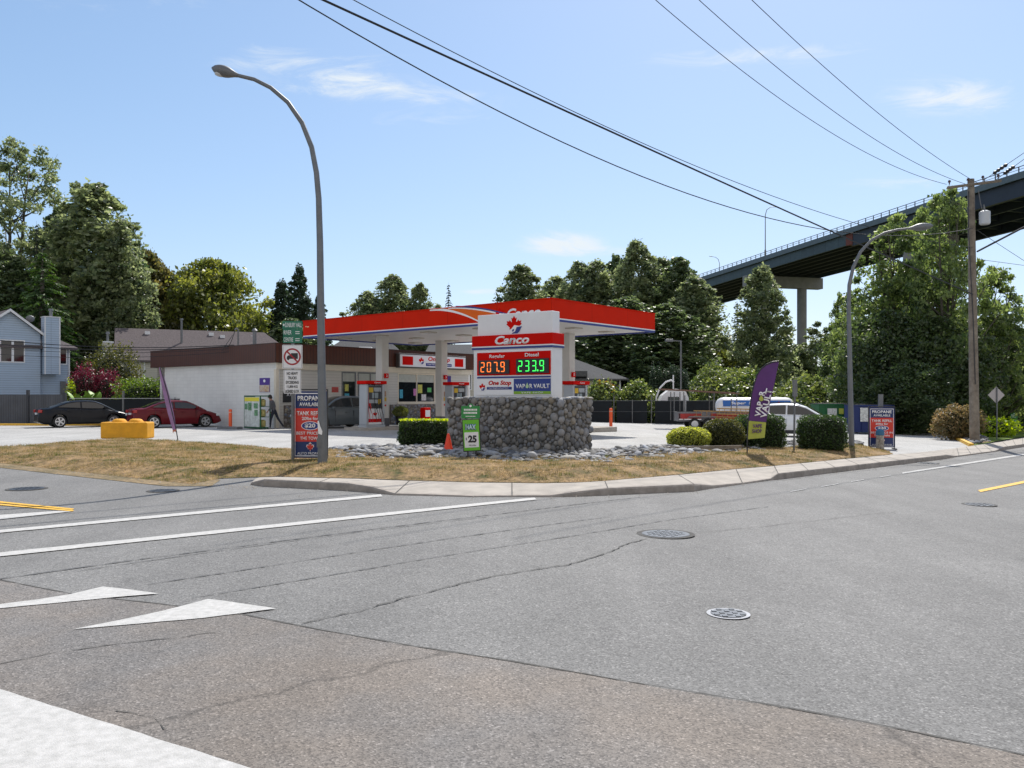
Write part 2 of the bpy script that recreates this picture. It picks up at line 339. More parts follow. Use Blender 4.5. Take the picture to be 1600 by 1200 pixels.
def text(s, x0, x1, y0, y1, O, a, b, m, parent, name='lettering', shear=0., bold=0., d=.004, base=.002, sp=1.):
    cu = bpy.data.curves.new('t', 'FONT'); cu.body = s; cu.shear = shear; cu.offset = bold; cu.resolution_u = 3; cu.space_character = sp; cu.size = 1
    ob = bpy.data.objects.new('t', cu); COL.objects.link(ob); bpy.context.view_layer.update()
    me = bpy.data.meshes.new_from_object(ob.evaluated_get(bpy.context.evaluated_depsgraph_get()))
    bpy.data.objects.remove(ob); bpy.data.curves.remove(cu)
    v = np.zeros(len(me.vertices)*3); me.vertices.foreach_get('co', v); v = v.reshape(-1, 3)
    mn = v.min(0); mxx = v.max(0); O = Vector(O); a = Vector(a); b = Vector(b); n = a.cross(b)
    X = x0+(v[:, 0]-mn[0])/(mxx[0]-mn[0])*(x1-x0); Y = y0+(v[:, 1]-mn[1])/(mxx[1]-mn[1])*(y1-y0)
    for i, q in enumerate(me.vertices): q.co = O+a*float(X[i])+b*float(Y[i])+n*(base+d)
    me.materials.clear(); me.materials.append(m); me.name = name
    bm = bmesh.new(); bm.from_mesh(me); r = bmesh.ops.extrude_face_region(bm, geom=bm.faces[:])
    for q in [g for g in r['geom'] if isinstance(g, bmesh.types.BMVert)]: q.co -= n*d
    bmesh.ops.recalc_face_normals(bm, faces=bm.faces[:]); bm.to_mesh(me); bm.free()
    o = bpy.data.objects.new(name, me); COL.objects.link(o); o.parent = parent; return o
def fast(name, V, Fq, m, parent=None, tint=None, col=None, loc=None):
    """numpy mesh of quads or triangles; tint: one value per face"""
    V = np.asarray(V, dtype=np.float32); Fq = np.asarray(Fq, dtype=np.int32); k = Fq.shape[1]
    me = bpy.data.meshes.new(name); me.vertices.add(len(V)); me.vertices.foreach_set('co', V.ravel())
    me.loops.add(Fq.size); me.loops.foreach_set('vertex_index', Fq.ravel())
    me.polygons.add(len(Fq)); me.polygons.foreach_set('loop_start', np.arange(0, Fq.size, k, dtype=np.int32))
    me.polygons.foreach_set('loop_total', np.full(len(Fq), k, dtype=np.int32))
    if tint is not None:
        a = me.attributes.new('tint', 'FLOAT', 'FACE'); a.data.foreach_set('value', np.asarray(tint, dtype=np.float32))
    if col is not None:
        a = me.attributes.new('col', 'FLOAT_COLOR', 'FACE'); c = np.ones((len(Fq), 4), dtype=np.float32); c[:, :3] = col; a.data.foreach_set('color', c.ravel())
    me.materials.append(m); me.update(calc_edges=True); me.validate()
    o = bpy.data.objects.new(name, me); COL.objects.link(o)
    if parent: o.parent = parent
    if loc is not None: o.location = loc
    return o
def leaves(pts, size, var=.4, up=.3, r=rng, asp=.62):
    """leaf-shaped quads at pts"""
    n = len(pts); pts = np.asarray(pts)
    d = r.normal(size=(n, 3)); d[:, 2] *= .8; d /= np.linalg.norm(d, axis=1)[:, None]
    e = r.normal(size=(n, 3)); e -= (e*d).sum(1)[:, None]*d; e /= np.linalg.norm(e, axis=1)[:, None]
    s = size*(1+var*(r.random(n)*2-1)); L = d*s[:, None]*.5; Wd = e*s[:, None]*.5*asp
    V = np.stack([pts-L, pts+Wd-L*.1, pts+L, pts-Wd-L*.1], 1).reshape(-1, 3)
    return V, np.arange(4*n).reshape(-1, 4)
def sheet(name, poly, off, m, cut=1.5, cuty=None, hf=None, kind='structure', smooth=False):
    """ground-hugging sheet; poly = world xy outline"""
    bm = bmesh.new(); bm.faces.new([bm.verts.new((p[0], p[1], 0)) for p in poly]); 
    xs = [p[0] for p in poly]; ys = [p[1] for p in poly]
    def cuts(a, b, st, ax):
        x = math.floor(a/st)*st+st
        while x < b:
            co = (x, 0, 0) if ax == 0 else (0, x, 0); no = (1, 0, 0) if ax == 0 else (0, 1, 0)
            bmesh.ops.bisect_plane(bm, geom=bm.verts[:]+bm.edges[:]+bm.faces[:], plane_co=co, plane_no=no, dist=1e-5); x += st
    cuts(max(min(xs), -4 if cuty is None else -1e9), max(xs), cut, 0)
    if cuty: cuts(min(ys), max(ys), cuty, 1)
    bmesh.ops.triangulate(bm, faces=[f for f in bm.faces if len(f.verts) > 4])
    for v in bm.verts: v.co.z = gz(v.co.x)+off+(hf(v.co.x, v.co.y) if hf else 0)
    bmesh.ops.recalc_face_normals(bm, faces=bm.faces[:])
    if sum(f.normal.z for f in bm.faces) < 0: bmesh.ops.reverse_faces(bm, faces=bm.faces[:])
    me = bpy.data.meshes.new(name); bm.to_mesh(me); bm.free(); me.materials.append(m)
    if smooth: me.polygons.foreach_set('use_smooth', [True]*len(me.polygons))
    o = bpy.data.objects.new(name, me); COL.objects.link(o)
    if kind: o['kind'] = kind
    return o
def gp(pts, h=0): return [tuple(G(x, y, h)[:2]) for x, y in pts]
def edist(poly, x, y):
    p = np.array(poly); a = p; b = np.roll(p, -1, 0); ab = b-a; q = np.array([x, y])-a
    t = np.clip((q*ab).sum(1)/np.maximum((ab*ab).sum(1), 1e-9), 0, 1); return float(np.sqrt(((q-t[:, None]*ab)**2).sum(1)).min())
def inside(poly, X, Y):
    p = np.array(poly); r = np.zeros(len(X), bool); j = len(p)-1
    for i in range(len(p)):
        c = ((p[i, 1] > Y) != (p[j, 1] > Y)) & (X < (p[j, 0]-p[i, 0])*(Y-p[i, 1])/(p[j, 1]-p[i, 1]+1e-12)+p[i, 0]); r ^= c; j = i
    return r
def vgz(x): return -1.3*np.tanh(.0215*np.logaddexp(0, x-1))

# ================================================================== THE SETTING
bm = bmesh.new()
xs = [-900, -500, -300, -200, -150, -110]+list(range(-80, 81, 4))+[95, 120, 160, 220, 300, 500, 900]; ys = [-60, -30, -10, 0, 10, 20, 30, 40, 50, 60, 70, 80, 100, 130, 170, 230, 320, 450, 700, 1200]
gv = [[bm.verts.new((x, y, gz(x)-.05)) for x in xs] for y in ys]
for j in range(len(ys)-1):
    for i in range(len(xs)-1): bm.faces.new((gv[j][i], gv[j][i+1], gv[j+1][i+1], gv[j+1][i]))
me = bpy.data.meshes.new('ground'); bm.to_mesh(me); bm.free(); me.materials.append(M_gnd)
tag(bpy.data.objects.new('ground', me), kind='structure'); COL.objects.link(bpy.data.objects['ground'])
sheet('road', [(-80, -25), (110, -25), (110, 110), (75, 90), (30, 56), (-60, 56)], 0, M_road, 1.5)
# older brown asphalt in front of the seam
seam = gp([(-260, 862), (-120, 886), (0, 907), (120, 930), (247, 944), (380, 961), (500, 985), (650, 1011), (800, 1034), (1000, 1069), (1200, 1102), (1370, 1133), (1560, 1172), (1800, 1225)])
old = [seam[0]]
for a, b in zip(seam, seam[1:]):
    n = max(2, int(math.dist(a, b)/.07))
    for i in range(1, n+1):
        t = i/n; w = random.uniform(-.014, .014)
        old.append((a[0]+(b[0]-a[0])*t+w, a[1]+(b[1]-a[1])*t+w))
sheet('old_asphalt', old+[(4, -1), (3.5, -12), (-22, -12), (-14, 4)], .004, M_old, 1.5)
def ribbon(name, pts, w, off, m, wob=0., kind='structure', step=.25, wv=.5):
    mb = MB(); v = []
    for a, b in zip(pts, pts[1:]):
        n = max(1, int(math.dist(a, b)/step))
        for i in range(n): t = i/n; v.append(Vector((a[0]+(b[0]-a[0])*t, a[1]+(b[1]-a[1])*t)))
    v.append(Vector(pts[-1][:2])); k = len(v); ph = 0; V = []; 
    for i in range(k):
        d = (v[min(i+1, k-1)]-v[max(i-1, 0)]).normalized(); nn = Vector((-d.y, d.x)); ph = ph*.85+random.uniform(-wob, wob)
        ww = w*(1+random.uniform(-wv, wv)); c = v[i]+nn*ph
        for s in (-.5, .5): q = c+nn*ww*s; V.append((q.x, q.y, gz(q.x)+off))
    mb.add(V, [(2*i, 2*i+1, 2*i+3, 2*i+2) for i in range(k-1)]); o = mb.build(name, m)
    if kind: o['kind'] = kind
    return o
ribbon('seam_crack', seam, .017, .0065, M_dark, .002, step=.08)
M_seal = mat('worn_seam', (.105, .105, .107), .9, noise=.3, nscale=5)
for i, (pp, w) in enumerate([([(-100, 922), (0, 905), (200, 877), (400, 851), (600, 825), (800, 801), (1000, 777)], .022), ([(230, 914), (400, 888), (600, 857), (800, 828), (950, 808)], .016),
              ([(300, 935), (480, 905), (700, 868), (900, 837), (1050, 812), (1200, 792)], .014), ([(120, 893), (350, 860), (560, 832), (760, 808)], .012),
              ([(470, 975), (560, 955), (640, 932), (720, 912), (800, 897), (880, 884), (925, 872), (975, 850), (1010, 842)], .013),
              ([(1080, 834), (1180, 824), (1290, 812), (1400, 800)], .006),
              ([(0, 1039), (90, 1022), (187, 1009), (260, 999), (337, 989)], .009),
              ([(180, 1113), (237, 1125), (262, 1140)], .007)]):
    ribbon('road_crack', gp(pp), w, .008, M_seal if i < 4 else M_dark, .02 if i > 3 else .004, step=.07, wv=.85)
lotpoly = gp([(-200, 712), (0, 704), (150, 691), (230, 690), (370, 699), (460, 706), (620, 707), (700, 708), (925, 716), (1000, 709), (1060, 706), (1200, 702), (1300, 697), (1345, 699), (1395, 712), (1490, 702), (1522, 698), (1500, 688), (1489, 682), (1499, 677), (1480, 671), (1415, 667)])+[(24, 60), (16, 62), (-2, 66), (-8, 60), (-27, 50.5), (-45, 50.5)]
sheet('parking_lot', lotpoly, .005, M_lot, 1.5)
meadow = gp([(1489, 683), (1501, 689), (1520, 698), (1562, 690), (1602, 683), (1760, 662), (1900, 650), (1700, 641), (1480, 648), (1380, 652), (1415, 667), (1482, 671), (1500, 677)])
sheet('meadow', meadow, .05, M_green, 2.)
# sidewalk with its kerb
st = [(392, 757.5, .04, 402, 746, .05), (412, 760, .13, 430, 745, .13), (545, 767, .13, 560, 748, .14), (580, 770, .10, 600, 750, .14), (617, 774, .03, 640, 751, .12), (740, 777, .02, 750, 754, .12), (860, 777, .03, 850, 755, .12),
      (900, 776, .08, 900, 754, .14), (950, 774, .12, 945, 751.5, .14), (1085, 768, .13, 1060, 742, .14), (1115, 763, .05, 1095, 738.5, .14), (1160, 757, .03, 1150, 733, .13), (1204, 751, .04, 1200, 729, .14), (1216, 749.5, .13, 1210, 728, .14),
      (1330, 735.5, .13, 1310, 718, .14), (1480, 717, .13, 1450, 705.5, .10), (1492, 714.5, .04, 1490, 700.5, .08), (1555, 706, .04, 1540, 693.5, .12), (1570, 703, .13, 1560, 691, .14), (1602, 698, .13, 1602, 684, .14)]
W_ = [(G(a, b), c, G(d, e, f), f) for a, b, c, d, e, f in st]
ext = Vector((.722, .692, 0))
for s in (14, 30, 60): W_.append((W_[19][0]+ext*s, .13, W_[19][2]+ext*s, .14))
rows = []
for (a, ha, b, hb), (c, hc, d, hd) in zip(W_, W_[1:]):
    n = max(1, int((c-a).length/.5)); 
    for i in range(n):
        t = i/n; rows.append((a.lerp(c, t), ha+(hc-ha)*t, b.lerp(d, t), hb+(hd-hb)*t))
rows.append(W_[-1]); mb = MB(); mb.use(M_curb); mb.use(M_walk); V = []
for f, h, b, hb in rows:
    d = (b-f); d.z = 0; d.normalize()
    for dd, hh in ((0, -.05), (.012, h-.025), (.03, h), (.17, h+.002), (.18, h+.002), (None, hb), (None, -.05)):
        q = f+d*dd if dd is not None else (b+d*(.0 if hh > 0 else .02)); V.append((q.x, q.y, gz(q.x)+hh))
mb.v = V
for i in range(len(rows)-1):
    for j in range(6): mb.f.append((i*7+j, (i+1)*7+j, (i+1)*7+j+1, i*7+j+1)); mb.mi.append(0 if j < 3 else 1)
sw = mb.build('sidewalk', smooth=False); sw['kind'] = 'structure'
jm = MB(); acc = 0; last = rows[0][0]
for f, h, b, hb in rows[1:]:
    acc += (f-last).length; last = f
    if acc > 1.45 and f.y < 60:
        acc = 0; d = (b-f).normalized(); n = Vector((-d.y, d.x, 0))*.008; a = f+d*.03; c = b-d*.02
        jm.add([(a.x-n.x, a.y-n.y, gz(a.x)+h+.004), (a.x+n.x, a.y+n.y, gz(a.x)+h+.004), (c.x+n.x, c.y+n.y, gz(c.x)+hb+.004), (c.x-n.x, c.y-n.y, gz(c.x)+hb+.004)], [(0, 1, 2, 3)])
jm.build('sidewalk_joint', M_dark)['kind'] = 'structure'
0 and sheet('asphalt_apron', gp([(300, 757.5), (392, 758.5), (404, 745), (345, 748)]), .012, M_seal if False else M_road, 1.5)
M_faded = mat('faded_paint', (.30, .30, .29), .8, col2=(.52, .51, .49), nscale=5)
# painted markings
for nm, pp in [('crosswalk_line', [(-120, 845), (-120, 837), (0, 829), (595, 773), (598, 776.5), (0, 833.5)]),
               ('crosswalk_line', [(-120, 884), (-120, 875.5), (0, 864.5), (440, 819), (835, 778.2), (838, 781.5), (440, 824), (0, 870.5)]),
               ('stop_line', [(-120, 816), (-120, 808), (0, 805.5), (92, 799), (112, 800), (0, 812.5)]),
               ('yield_tooth', [(-10, 947), (60, 938), (110, 930), (160, 918), (205, 923), (248, 929), (175, 935), (75, 945), (-10, 953)]),
               ('yield_tooth', [(114, 985), (190, 970), (250, 957), (325, 937.5), (348, 940), (432, 952.5), (320, 967), (220, 976)]),
               ('stop_bar', [(-60, 1061), (0, 1079), (172, 1133), (400, 1206), (300, 1290), (-500, 1290), (-500, 1000)]),
               ('edge_line', [(1410, 741), (1410, 738.7), (1600, 709), (1800, 680), (1800, 682.2), (1600, 711.5)])]:
    q = gp(pp); o_ = []
    for a, b in zip(q, q[1:]+q[:1]):                # hand-laid paint has an uneven edge
        n = max(1, int(math.dist(a, b)/.12)) if max(a[1], b[1]) < 22 else 1
        for i in range(n): t = i/n; w = .006 if i else 0; o_.append((a[0]+(b[0]-a[0])*t+random.uniform(-w, w), a[1]+(b[1]-a[1])*t+random.uniform(-w, w)))
    sheet(nm, o_, .0095, M_faded if nm == 'edge_line' else M_whitep, 1.5)
for a, b in ((1235, 1260), (1283, 1310), (1330, 1350), (1375, 1392)):
    f = lambda x: 740-(x-1410)*.162; sheet('edge_dash', gp([(a, f(a)-.1), (b, f(b)-.2), (b, f(b)+.7), (a, f(a)+.9)]), .0095, M_faded)
sheet('centre_line', gp([(1528, 766.5), (1700, 731), (1900, 694), (1900, 697), (1700, 734.5), (1532, 769.5)]), .0095, M_yelp)
for d in (0, 4.2): sheet('centre_line', gp([(-120, 772+d), (0, 784+d*.9), (116, 795.5+d*.6), (113, 797.3+d*.6), (0, 786.3+d*.9), (-120, 774.5+d)]), .0095, M_yelp)
# yellow kerbs in the lot
def kerb(pts, w=.16, h=.13, m=M_yelp, name='yellow_kerb', lab='', grp=None):
    pts = [Vector((p[0], p[1])) for p in pts]; mb = MB(); V = []; k = len(pts)
    for i, p in enumerate(pts):
        d = (pts[min(i+1, k-1)]-pts[max(i-1, 0)]).normalized(); n = Vector((-d.y, d.x))*w/2
        for s, z in ((-1, -.03), (-.85, h), (.85, h), (1, -.03)): q = p+n*s; V.append((q.x, q.y, gz(q.x)+z))
    mb.v = V
    for i in range(k-1):
        for j in range(3): mb.f.append((i*4+j, i*4+j+1, (i+1)*4+j+1, (i+1)*4+j)); mb.mi.append(0)
    mb.f += [(0, 1, 2, 3), (4*k-1, 4*k-2, 4*k-3, 4*k-4)]; mb.mi += [0, 0]
    o = mb.build(name, m); return tag(o, lab, 'kerb', grp)
kerb(gp([(1489, 683), (1494, 687), (1504, 691), (1518, 698)]), .2, .14, lab='short curved yellow kerb around the rocks at the foot of the wooden utility pole')
kerb(gp([(1416, 667), (1450, 668.5), (1480, 671), (1496, 675), (1499, 679)]), .2, .14, lab='long yellow kerb at the back of the driveway in front of the dark trees')
kerb([(-40, 49), (-35, 48.6), (-26, 47.9), (-22, 47.6)], .25, .12, lab='yellow kerb behind the black sedan, along the grey wooden fence')

# dry grass verge
vp_ = [(-200, 712), (-100, 717), (0, 724), (150, 741), (260, 753), (300, 757), (345, 748), (402, 746), (430, 745), (560, 748), (640, 751), (750, 754), (850, 755), (900, 754), (945, 752), (1060, 742), (1150, 733), (1210, 728), (1310, 718), (1396, 710),
       (1385, 704), (1345, 698), (1300, 697), (1200, 702), (1060, 706), (1000, 709), (925, 716), (700, 708), (515, 707), (460, 706), (370, 699), (230, 690), (150, 691), (0, 704), (-200, 712)]
verge = gp(vp_[:-1])
def vh(x, y):
    d = edist(verge, x, y); t = min(1, d/1.1); return .17*t*t*(3-2*t)+.02*math.sin(x*1.7)*math.sin(y*1.3+x)*t+.010
sheet('grass_verge', verge, .0, M_grass, .35, .35, vh, smooth=True)
dirt = [(-60, 722), (0, 727), (150, 744), (260, 757), (330, 757), (300, 751), (200, 739), (100, 729), (0, 719), (-60, 716)]
sheet('dirt_edge', gp([(-60, 726), (0, 731), (150, 748), (260, 760), (330, 760), (345, 750), (300, 748), (200, 739), (100, 729), (0, 719), (-60, 716)]), .007, M_soil, .7)
# grass blades
vx = [p[0] for p in verge]; vy = [p[1] for p in verge]
n = 420000; X = rng.uniform(min(vx), max(vx), n); Y = rng.uniform(min(vy), max(vy), n); k = inside(verge, X, Y) & (Y < 36); X = X[k]; Y = Y[k]
pn = np.array(verge)
ed = np.full(len(X), 9.)
for i in range(len(pn)):
    a = pn[i]; b = pn[(i+1) % len(pn)]; ab = b-a; t = np.clip(((X-a[0])*ab[0]+(Y-a[1])*ab[1])/(ab@ab+1e-9), 0, 1); ed = np.minimum(ed, np.hypot(X-a[0]-t*ab[0], Y-a[1]-t*ab[1]))
t = np.minimum(1, ed/1.1); Z = vgz(X)+.17*t*t*(3-2*t)+.02*np.sin(X*1.7)*np.sin(Y*1.3+X)*t+.01
clump = np.sin(X*3.1+np.sin(Y*4))*np.sin(Y*3.7+np.sin(X*2.3)*2); keep = rng.random(len(X)) < .55+.4*clump
X, Y, Z, clump = X[keep], Y[keep], Z[keep], clump[keep]
h = rng.uniform(.015, .06, len(X))*(1+.6*clump); an = rng.uniform(0, 6.28, len(X)); w = .004+rng.random(len(X))*.006; lx = rng.normal(0, .03, len(X)); ly = rng.normal(0, .03, len(X))
V = np.stack([np.stack([X-np.cos(an)*w, Y-np.sin(an)*w, Z-.01], 1), np.stack([X+np.cos(an)*w, Y+np.sin(an)*w, Z-.01], 1), np.stack([X+lx, Y+ly, Z+h], 1)], 1).reshape(-1, 3)
tag(fast('grass', V, np.arange(len(V)).reshape(-1, 3), grassmat('grass_blades', [(.08, .14, .02), (.19, .20, .05), (.42, .31, .14), (.55, .41, .22), (.63, .49, .29)], 1.6, .5)), 'dry yellow brown grass blades on the verge beside the sidewalk', 'grass', kind='stuff')
# loose grit swept against the kerb and the edge of the verge
gx = []
for i in range(1500):
    if i < 900: f_, h_, b_, hb_ = rows[random.randrange(0, len(rows)-80)]; d_ = (b_-f_).normalized(); q = f_-d_*random.expovariate(4.5)
    else: a_ = random.random()**.8; q = G(-20+420*a_, 726+36*a_+random.expovariate(.25)*.5)
    r_ = random.uniform(.004, .013)*(1.4 if random.random() < .1 else 1); gx.append((q.x, q.y, gz(q.x)+r_*.6, r_))
ga = np.array(gx); tv = np.array([[1, 0, 0], [-.5, .87, 0], [-.5, -.87, 0], [0, 0, .9]]); tf = np.array([[0, 1, 3], [1, 2, 3], [2, 0, 3]])
V = (tv[None]*ga[:, None, 3:4]*rng.uniform(.6, 1.5, (len(ga), 1, 3))+ga[:, None, :3]).reshape(-1, 3); Fq = (tf[None]+(np.arange(len(ga))*4)[:, None, None]).reshape(-1, 3)
tag(fast('grit', V, Fq, mat('grit_stone', (.10, .09, .08), .9, noise=.5, nscale=3, col2=(.34, .31, .27))), 'loose grit and gravel along the kerb and the verge edge', 'gravel', kind='stuff')
# river rocks
def ico(sub):
    bm = bmesh.new(); bmesh.ops.create_icosphere(bm, subdivisions=sub, radius=1); v = np.array([q.co[:] for q in bm.verts]); f = np.array([[q.index for q in g.verts] for g in bm.faces]); bm.free(); return v, f
IV1, IF1 = ico(2); IV2, IF2 = ico(2)
def stones(name, C, Rr, Mx, cols, m, parent=None, loc=None):
    """C centres (n,3); Rr radii (n,3); Mx rotation (n,3,3)"""
    n = len(C); nv = len(IV1); lump = 1+.10*np.sin(IV1[None, :, :]*rng.uniform(1.5, 3, (n, 1, 3))+rng.uniform(0, 6, (n, 1, 3))).sum(2)/1.7
    P_ = IV1[None]*lump[..., None]*Rr[:, None, :]; P_ = np.einsum('nij,nkj->nki', Mx, P_)+C[:, None, :]
    Fc = (IF1[None]+(np.arange(n)*nv)[:, None, None]).reshape(-1, 3)
    o = fast(name, P_.reshape(-1, 3), Fc, m, parent, col=np.repeat(cols, len(IF1), 0), loc=loc)
    o.data.polygons.foreach_set('use_smooth', [True]*len(o.data.polygons)); return o
def rotz(a):
    c, s = np.cos(a), np.sin(a); z = np.zeros_like(a); o = np.ones_like(a); return np.stack([np.stack([c, -s, z], 1), np.stack([s, c, z], 1), np.stack([z, z, o], 1)], 1)
def stonecols(n, lo=.10, hi=.42, warm=.05):
    b = rng.uniform(lo, hi, n)[:, None]; w = rng.normal(0, warm, n)[:, None]; return np.clip(b*np.concatenate([1+w, 1+w*.3, 1-w], 1), .02, .8)
M_rock = mat('river_rock', (.8, .8, .8), .75, noise=.2, nscale=14, attr='col', bump=.2, bscale=40)
rp1 = gp([(508, 728), (600, 727), (700, 727), (800, 734), (950, 734), (1050, 724), (1150, 714), (1250, 706), (1345, 700), (1345, 694), (1300, 693), (1200, 698), (1060, 701), (1000, 705), (925, 712), (703, 705), (515, 706)])
rp2 = gp([(1492, 683), (1503, 689), (1520, 696), (1548, 692), (1535, 684), (1500, 681)])
for poly, n, lab in ((rp1, 5200, 'bed of grey river rocks around the cobblestone sign base'), (rp2, 500, 'small bed of grey rocks at the foot of the wooden utility pole')):
    sheet('rock_bed_soil', poly, .06, M_soil, .8) if poly is rp2 else None
    a = np.array(poly); X = rng.uniform(a[:, 0].min(), a[:, 0].max(), n*3); Y = rng.uniform(a[:, 1].min(), a[:, 1].max(), n*3); k = inside(poly, X, Y); X = X[k][:n]; Y = Y[k][:n]; n = len(X)
    ed = np.full(n, 9.)
    for i in range(len(a)):
        p0 = a[i]; ab = a[(i+1) % len(a)]-p0; t = np.clip(((X-p0[0])*ab[0]+(Y-p0[1])*ab[1])/(ab@ab+1e-9), 0, 1); ed = np.minimum(ed, np.hypot(X-p0[0]-t*ab[0], Y-p0[1]-t*ab[1]))
    r = rng.lognormal(-2.85, .42, n).clip(.025, .15); Rr = np.stack([r*rng.uniform(1., 1.7, n), r, r*rng.uniform(.4, .75, n)], 1)
    C = np.stack([X, Y, vgz(X)+.10+.10*np.minimum(1, ed/.8)+rng.uniform(-.02, .04, n)], 1)
    Mx = rotz(rng.uniform(0, 6.28, n)); tl = rng.normal(0, .25, n); T = np.zeros((n, 3, 3)); T[:, 0, 0] = np.cos(tl); T[:, 0, 2] = np.sin(tl); T[:, 1, 1] = 1; T[:, 2, 0] = -np.sin(tl); T[:, 2, 2] = np.cos(tl)
    tag(stones('river_rocks', C, Rr, Mx @ T, stonecols(n, .07, .46), M_rock), lab, 'rocks', kind='stuff')
# manhole covers
M_iron = mat('cast_iron', (.07, .08, .095), .5, .5, noise=.35, nscale=20)
def manhole(px, py, r, conc, lab):
    c = G(px, py); e = empty('manhole_cover', c+Vector((0, 0, .006)), 0, lab, 'manhole cover')
    rt = MB(); o = 40
    def ring(mb, r0, r1, z):
        V = []; 
        for i in range(o): t = 2*math.pi*i/o; V += [(r0*math.cos(t), r0*math.sin(t), z), (r1*math.cos(t), r1*math.sin(t), z)]
        mb.add(V, [(2*i, 2*i+1, (2*i+3) % (2*o), (2*i+2) % (2*o)) for i in range(o)])
    ring(rt, r*.93, r*1.14, .002); rt.build('collar', conc, e)
    lid = MB(); lid.plate(oval(0, 0, r*.9, r*.9, 36), (0, 0, 0), (1, 0, 0), (0, 1, 0), -.01, .006)
    k = int(r/.045)
    for i in range(-k, k+1):
        for j in range(-k, k+1):
            x, y = i*.05, j*.05
            if x*x+y*y < (r*.8)**2 and (i+j) % 2: lid.box(x-.018, x+.018, y-.018, y+.018, .006, .011)
    ring(lid, r*.9, r*.935, .004); lid.build('lid', M_iron, e)
manhole(1040, 835, .31, M_dark, 'round iron manhole cover in the middle of the road straight behind the pale ringed one')
manhole(1138, 960, .145, mat('pale_collar', (.40, .41, .43), .8, noise=.2, nscale=9), 'small valve cover in a pale ring, nearest cover to the camera in the grey asphalt')
manhole(1530, 789, .24, M_dark, 'small flat manhole cover below the yellow centre line at the right')
manhole(255, 767, .24, M_dark, 'round manhole cover in the side road below the dry grass verge')
manhole(42, 764, .3, M_dark, 'dark manhole cover in the side road at the left edge')
manhole(1448, 724, .3, M_dark, 'flat manhole cover near the white edge line by the driveway')

# ================================================================== CLOBBERED STONE SIGN BASE AND PRICE SIGN
A_L = math.atan2(.7725, .635)            # the lot's own grid: local x runs back to the right, local y back to the left
ul = Vector((.635, .7725, 0)); vl = Vector((-.7725, .635, 0))
def grounded(x, y, z=0): return Vector((x, y, gz(x)+z))
sA = math.atan2(-.559, .829)             # the sign's long side
w_o = Vector((-1.83, 24.25, 0)); WL, WD, WH = 3.95, 1.45, 1.68
base = empty('cobblestone_sign_base', (w_o.x, w_o.y, -.05), math.atan2(-.62, .785), 'chest high planter of round grey cobblestones carrying the white price sign', 'stone planter')
core = MB(); core.box(.04, WL-.04, .04, WD-.04, -.15, WH-.02); core.build('mortar_core', mat('mortar', (.15, .14, .125), .95, noise=.3, nscale=12, bump=.5, bscale=30), base)
pts = []; per = 2*(WL+WD); grid = {}
for rad, tries in ((.125, 160), (.105, 500), (.088, 1200), (.07, 3000), (.055, 6000), (.040, 9000), (.03, 9000)):
    for _ in range(tries):
        s = random.uniform(0, per); z = random.uniform(-.05, WH-rad*.6); ok = True; g = (int(s/.25), int(z/.25))
        for a in (-1, 0, 1):
            for b in (-1, 0, 1):
                for (s2, z2, r2) in grid.get((g[0]+a, g[1]+b), ()):
                    if (s-s2)**2+(z-z2)**2 < ((rad+r2)*.93)**2: ok = False; break
                if not ok: break
            if not ok: break
        if ok: grid.setdefault(g, []).append((s, z, rad)); pts.append((s, z, rad))
n = len(pts); C = np.zeros((n, 3)); Rr = np.zeros((n, 3)); an = np.zeros(n)
for i, (s, z, r) in enumerate(pts):
    if s < WL: C[i] = (s, .02, z); an[i] = 0
    elif s < WL+WD: C[i] = (WL-.02, s-WL, z); an[i] = math.pi/2
    elif s < 2*WL+WD: C[i] = (2*WL+WD-s, WD-.02, z); an[i] = 0
    else: C[i] = (.02, per-s, z); an[i] = math.pi/2
    q = random.uniform(.92, 1.15); Rr[i] = (r*q*1.04, r*.62, r/q*1.04)
tl = rng.uniform(-.8, .8, n); T = np.zeros((n, 3, 3)); T[:, 0, 0] = np.cos(tl); T[:, 0, 2] = np.sin(tl); T[:, 1, 1] = 1; T[:, 2, 0] = -np.sin(tl); T[:, 2, 2] = np.cos(tl)
cc = stonecols(n, .15, .36, .05)*np.array([1.04, 1., .95])
stones('cobble_facing', C, Rr, rotz(an) @ T, cc, M_rock, base)
m = 120; t = rng.uniform(0, per, m); C = np.zeros((m, 3))
for i, s in enumerate(t):
    s = float(s); C[i] = (s, .05, WH) if s < WL else (WL-.05, s-WL, WH) if s < WL+WD else (2*WL+WD-s, WD-.05, WH) if s < 2*WL+WD else (.05, per-s, WH)
C[:, 2] += rng.uniform(-.05, -.01, m); r = rng.uniform(.05, .10, m); stones('capping_stones', C, np.stack([r*1.2, r, r*.5], 1), rotz(rng.uniform(0, 6, m)), stonecols(m, .18, .40, .07), M_rock, base)
so = MB(); so.box(.1, WL-.1, .1, WD-.1, WH-.05, WH-.01); so.build('soil_top', M_soil, base)

sg = empty('price_sign', (-1.135, 23.79, 0), sA, 'white and red fuel price sign with green and orange digits on the stone planter', 'price sign')
SW = 2.66; SDp = .62
c_ = MB(); c_.box(.13, SW-.06, .10, SDp-.14, 3.34, 3.95, bev=.015).box(.04, SW-.04, .03, SDp-.03, 1.62, 3.0, bev=.012); c_.build('cabinet', M_whitem, sg)
c_ = MB(); c_.box(0, SW, 0, SDp, 3.06, 3.36, bev=.008); c_.build('red_band', M_red, sg)
c_ = MB(); c_.box(-.005, SW+.005, -.005, SDp+.005, 3.025, 3.058); c_.build('white_stripe', M_whitem, sg)
c_ = MB(); c_.box(0, SW, -.001, SDp+.001, 2.97, 3.024); c_.build('blue_stripe', M_blue, sg)
c_ = MB(); c_.box(.16, SW-.02, .005, .028, 1.70, 2.93); c_.build('face_frame', mat('white_face', (.80, .81, .83), .3), sg)
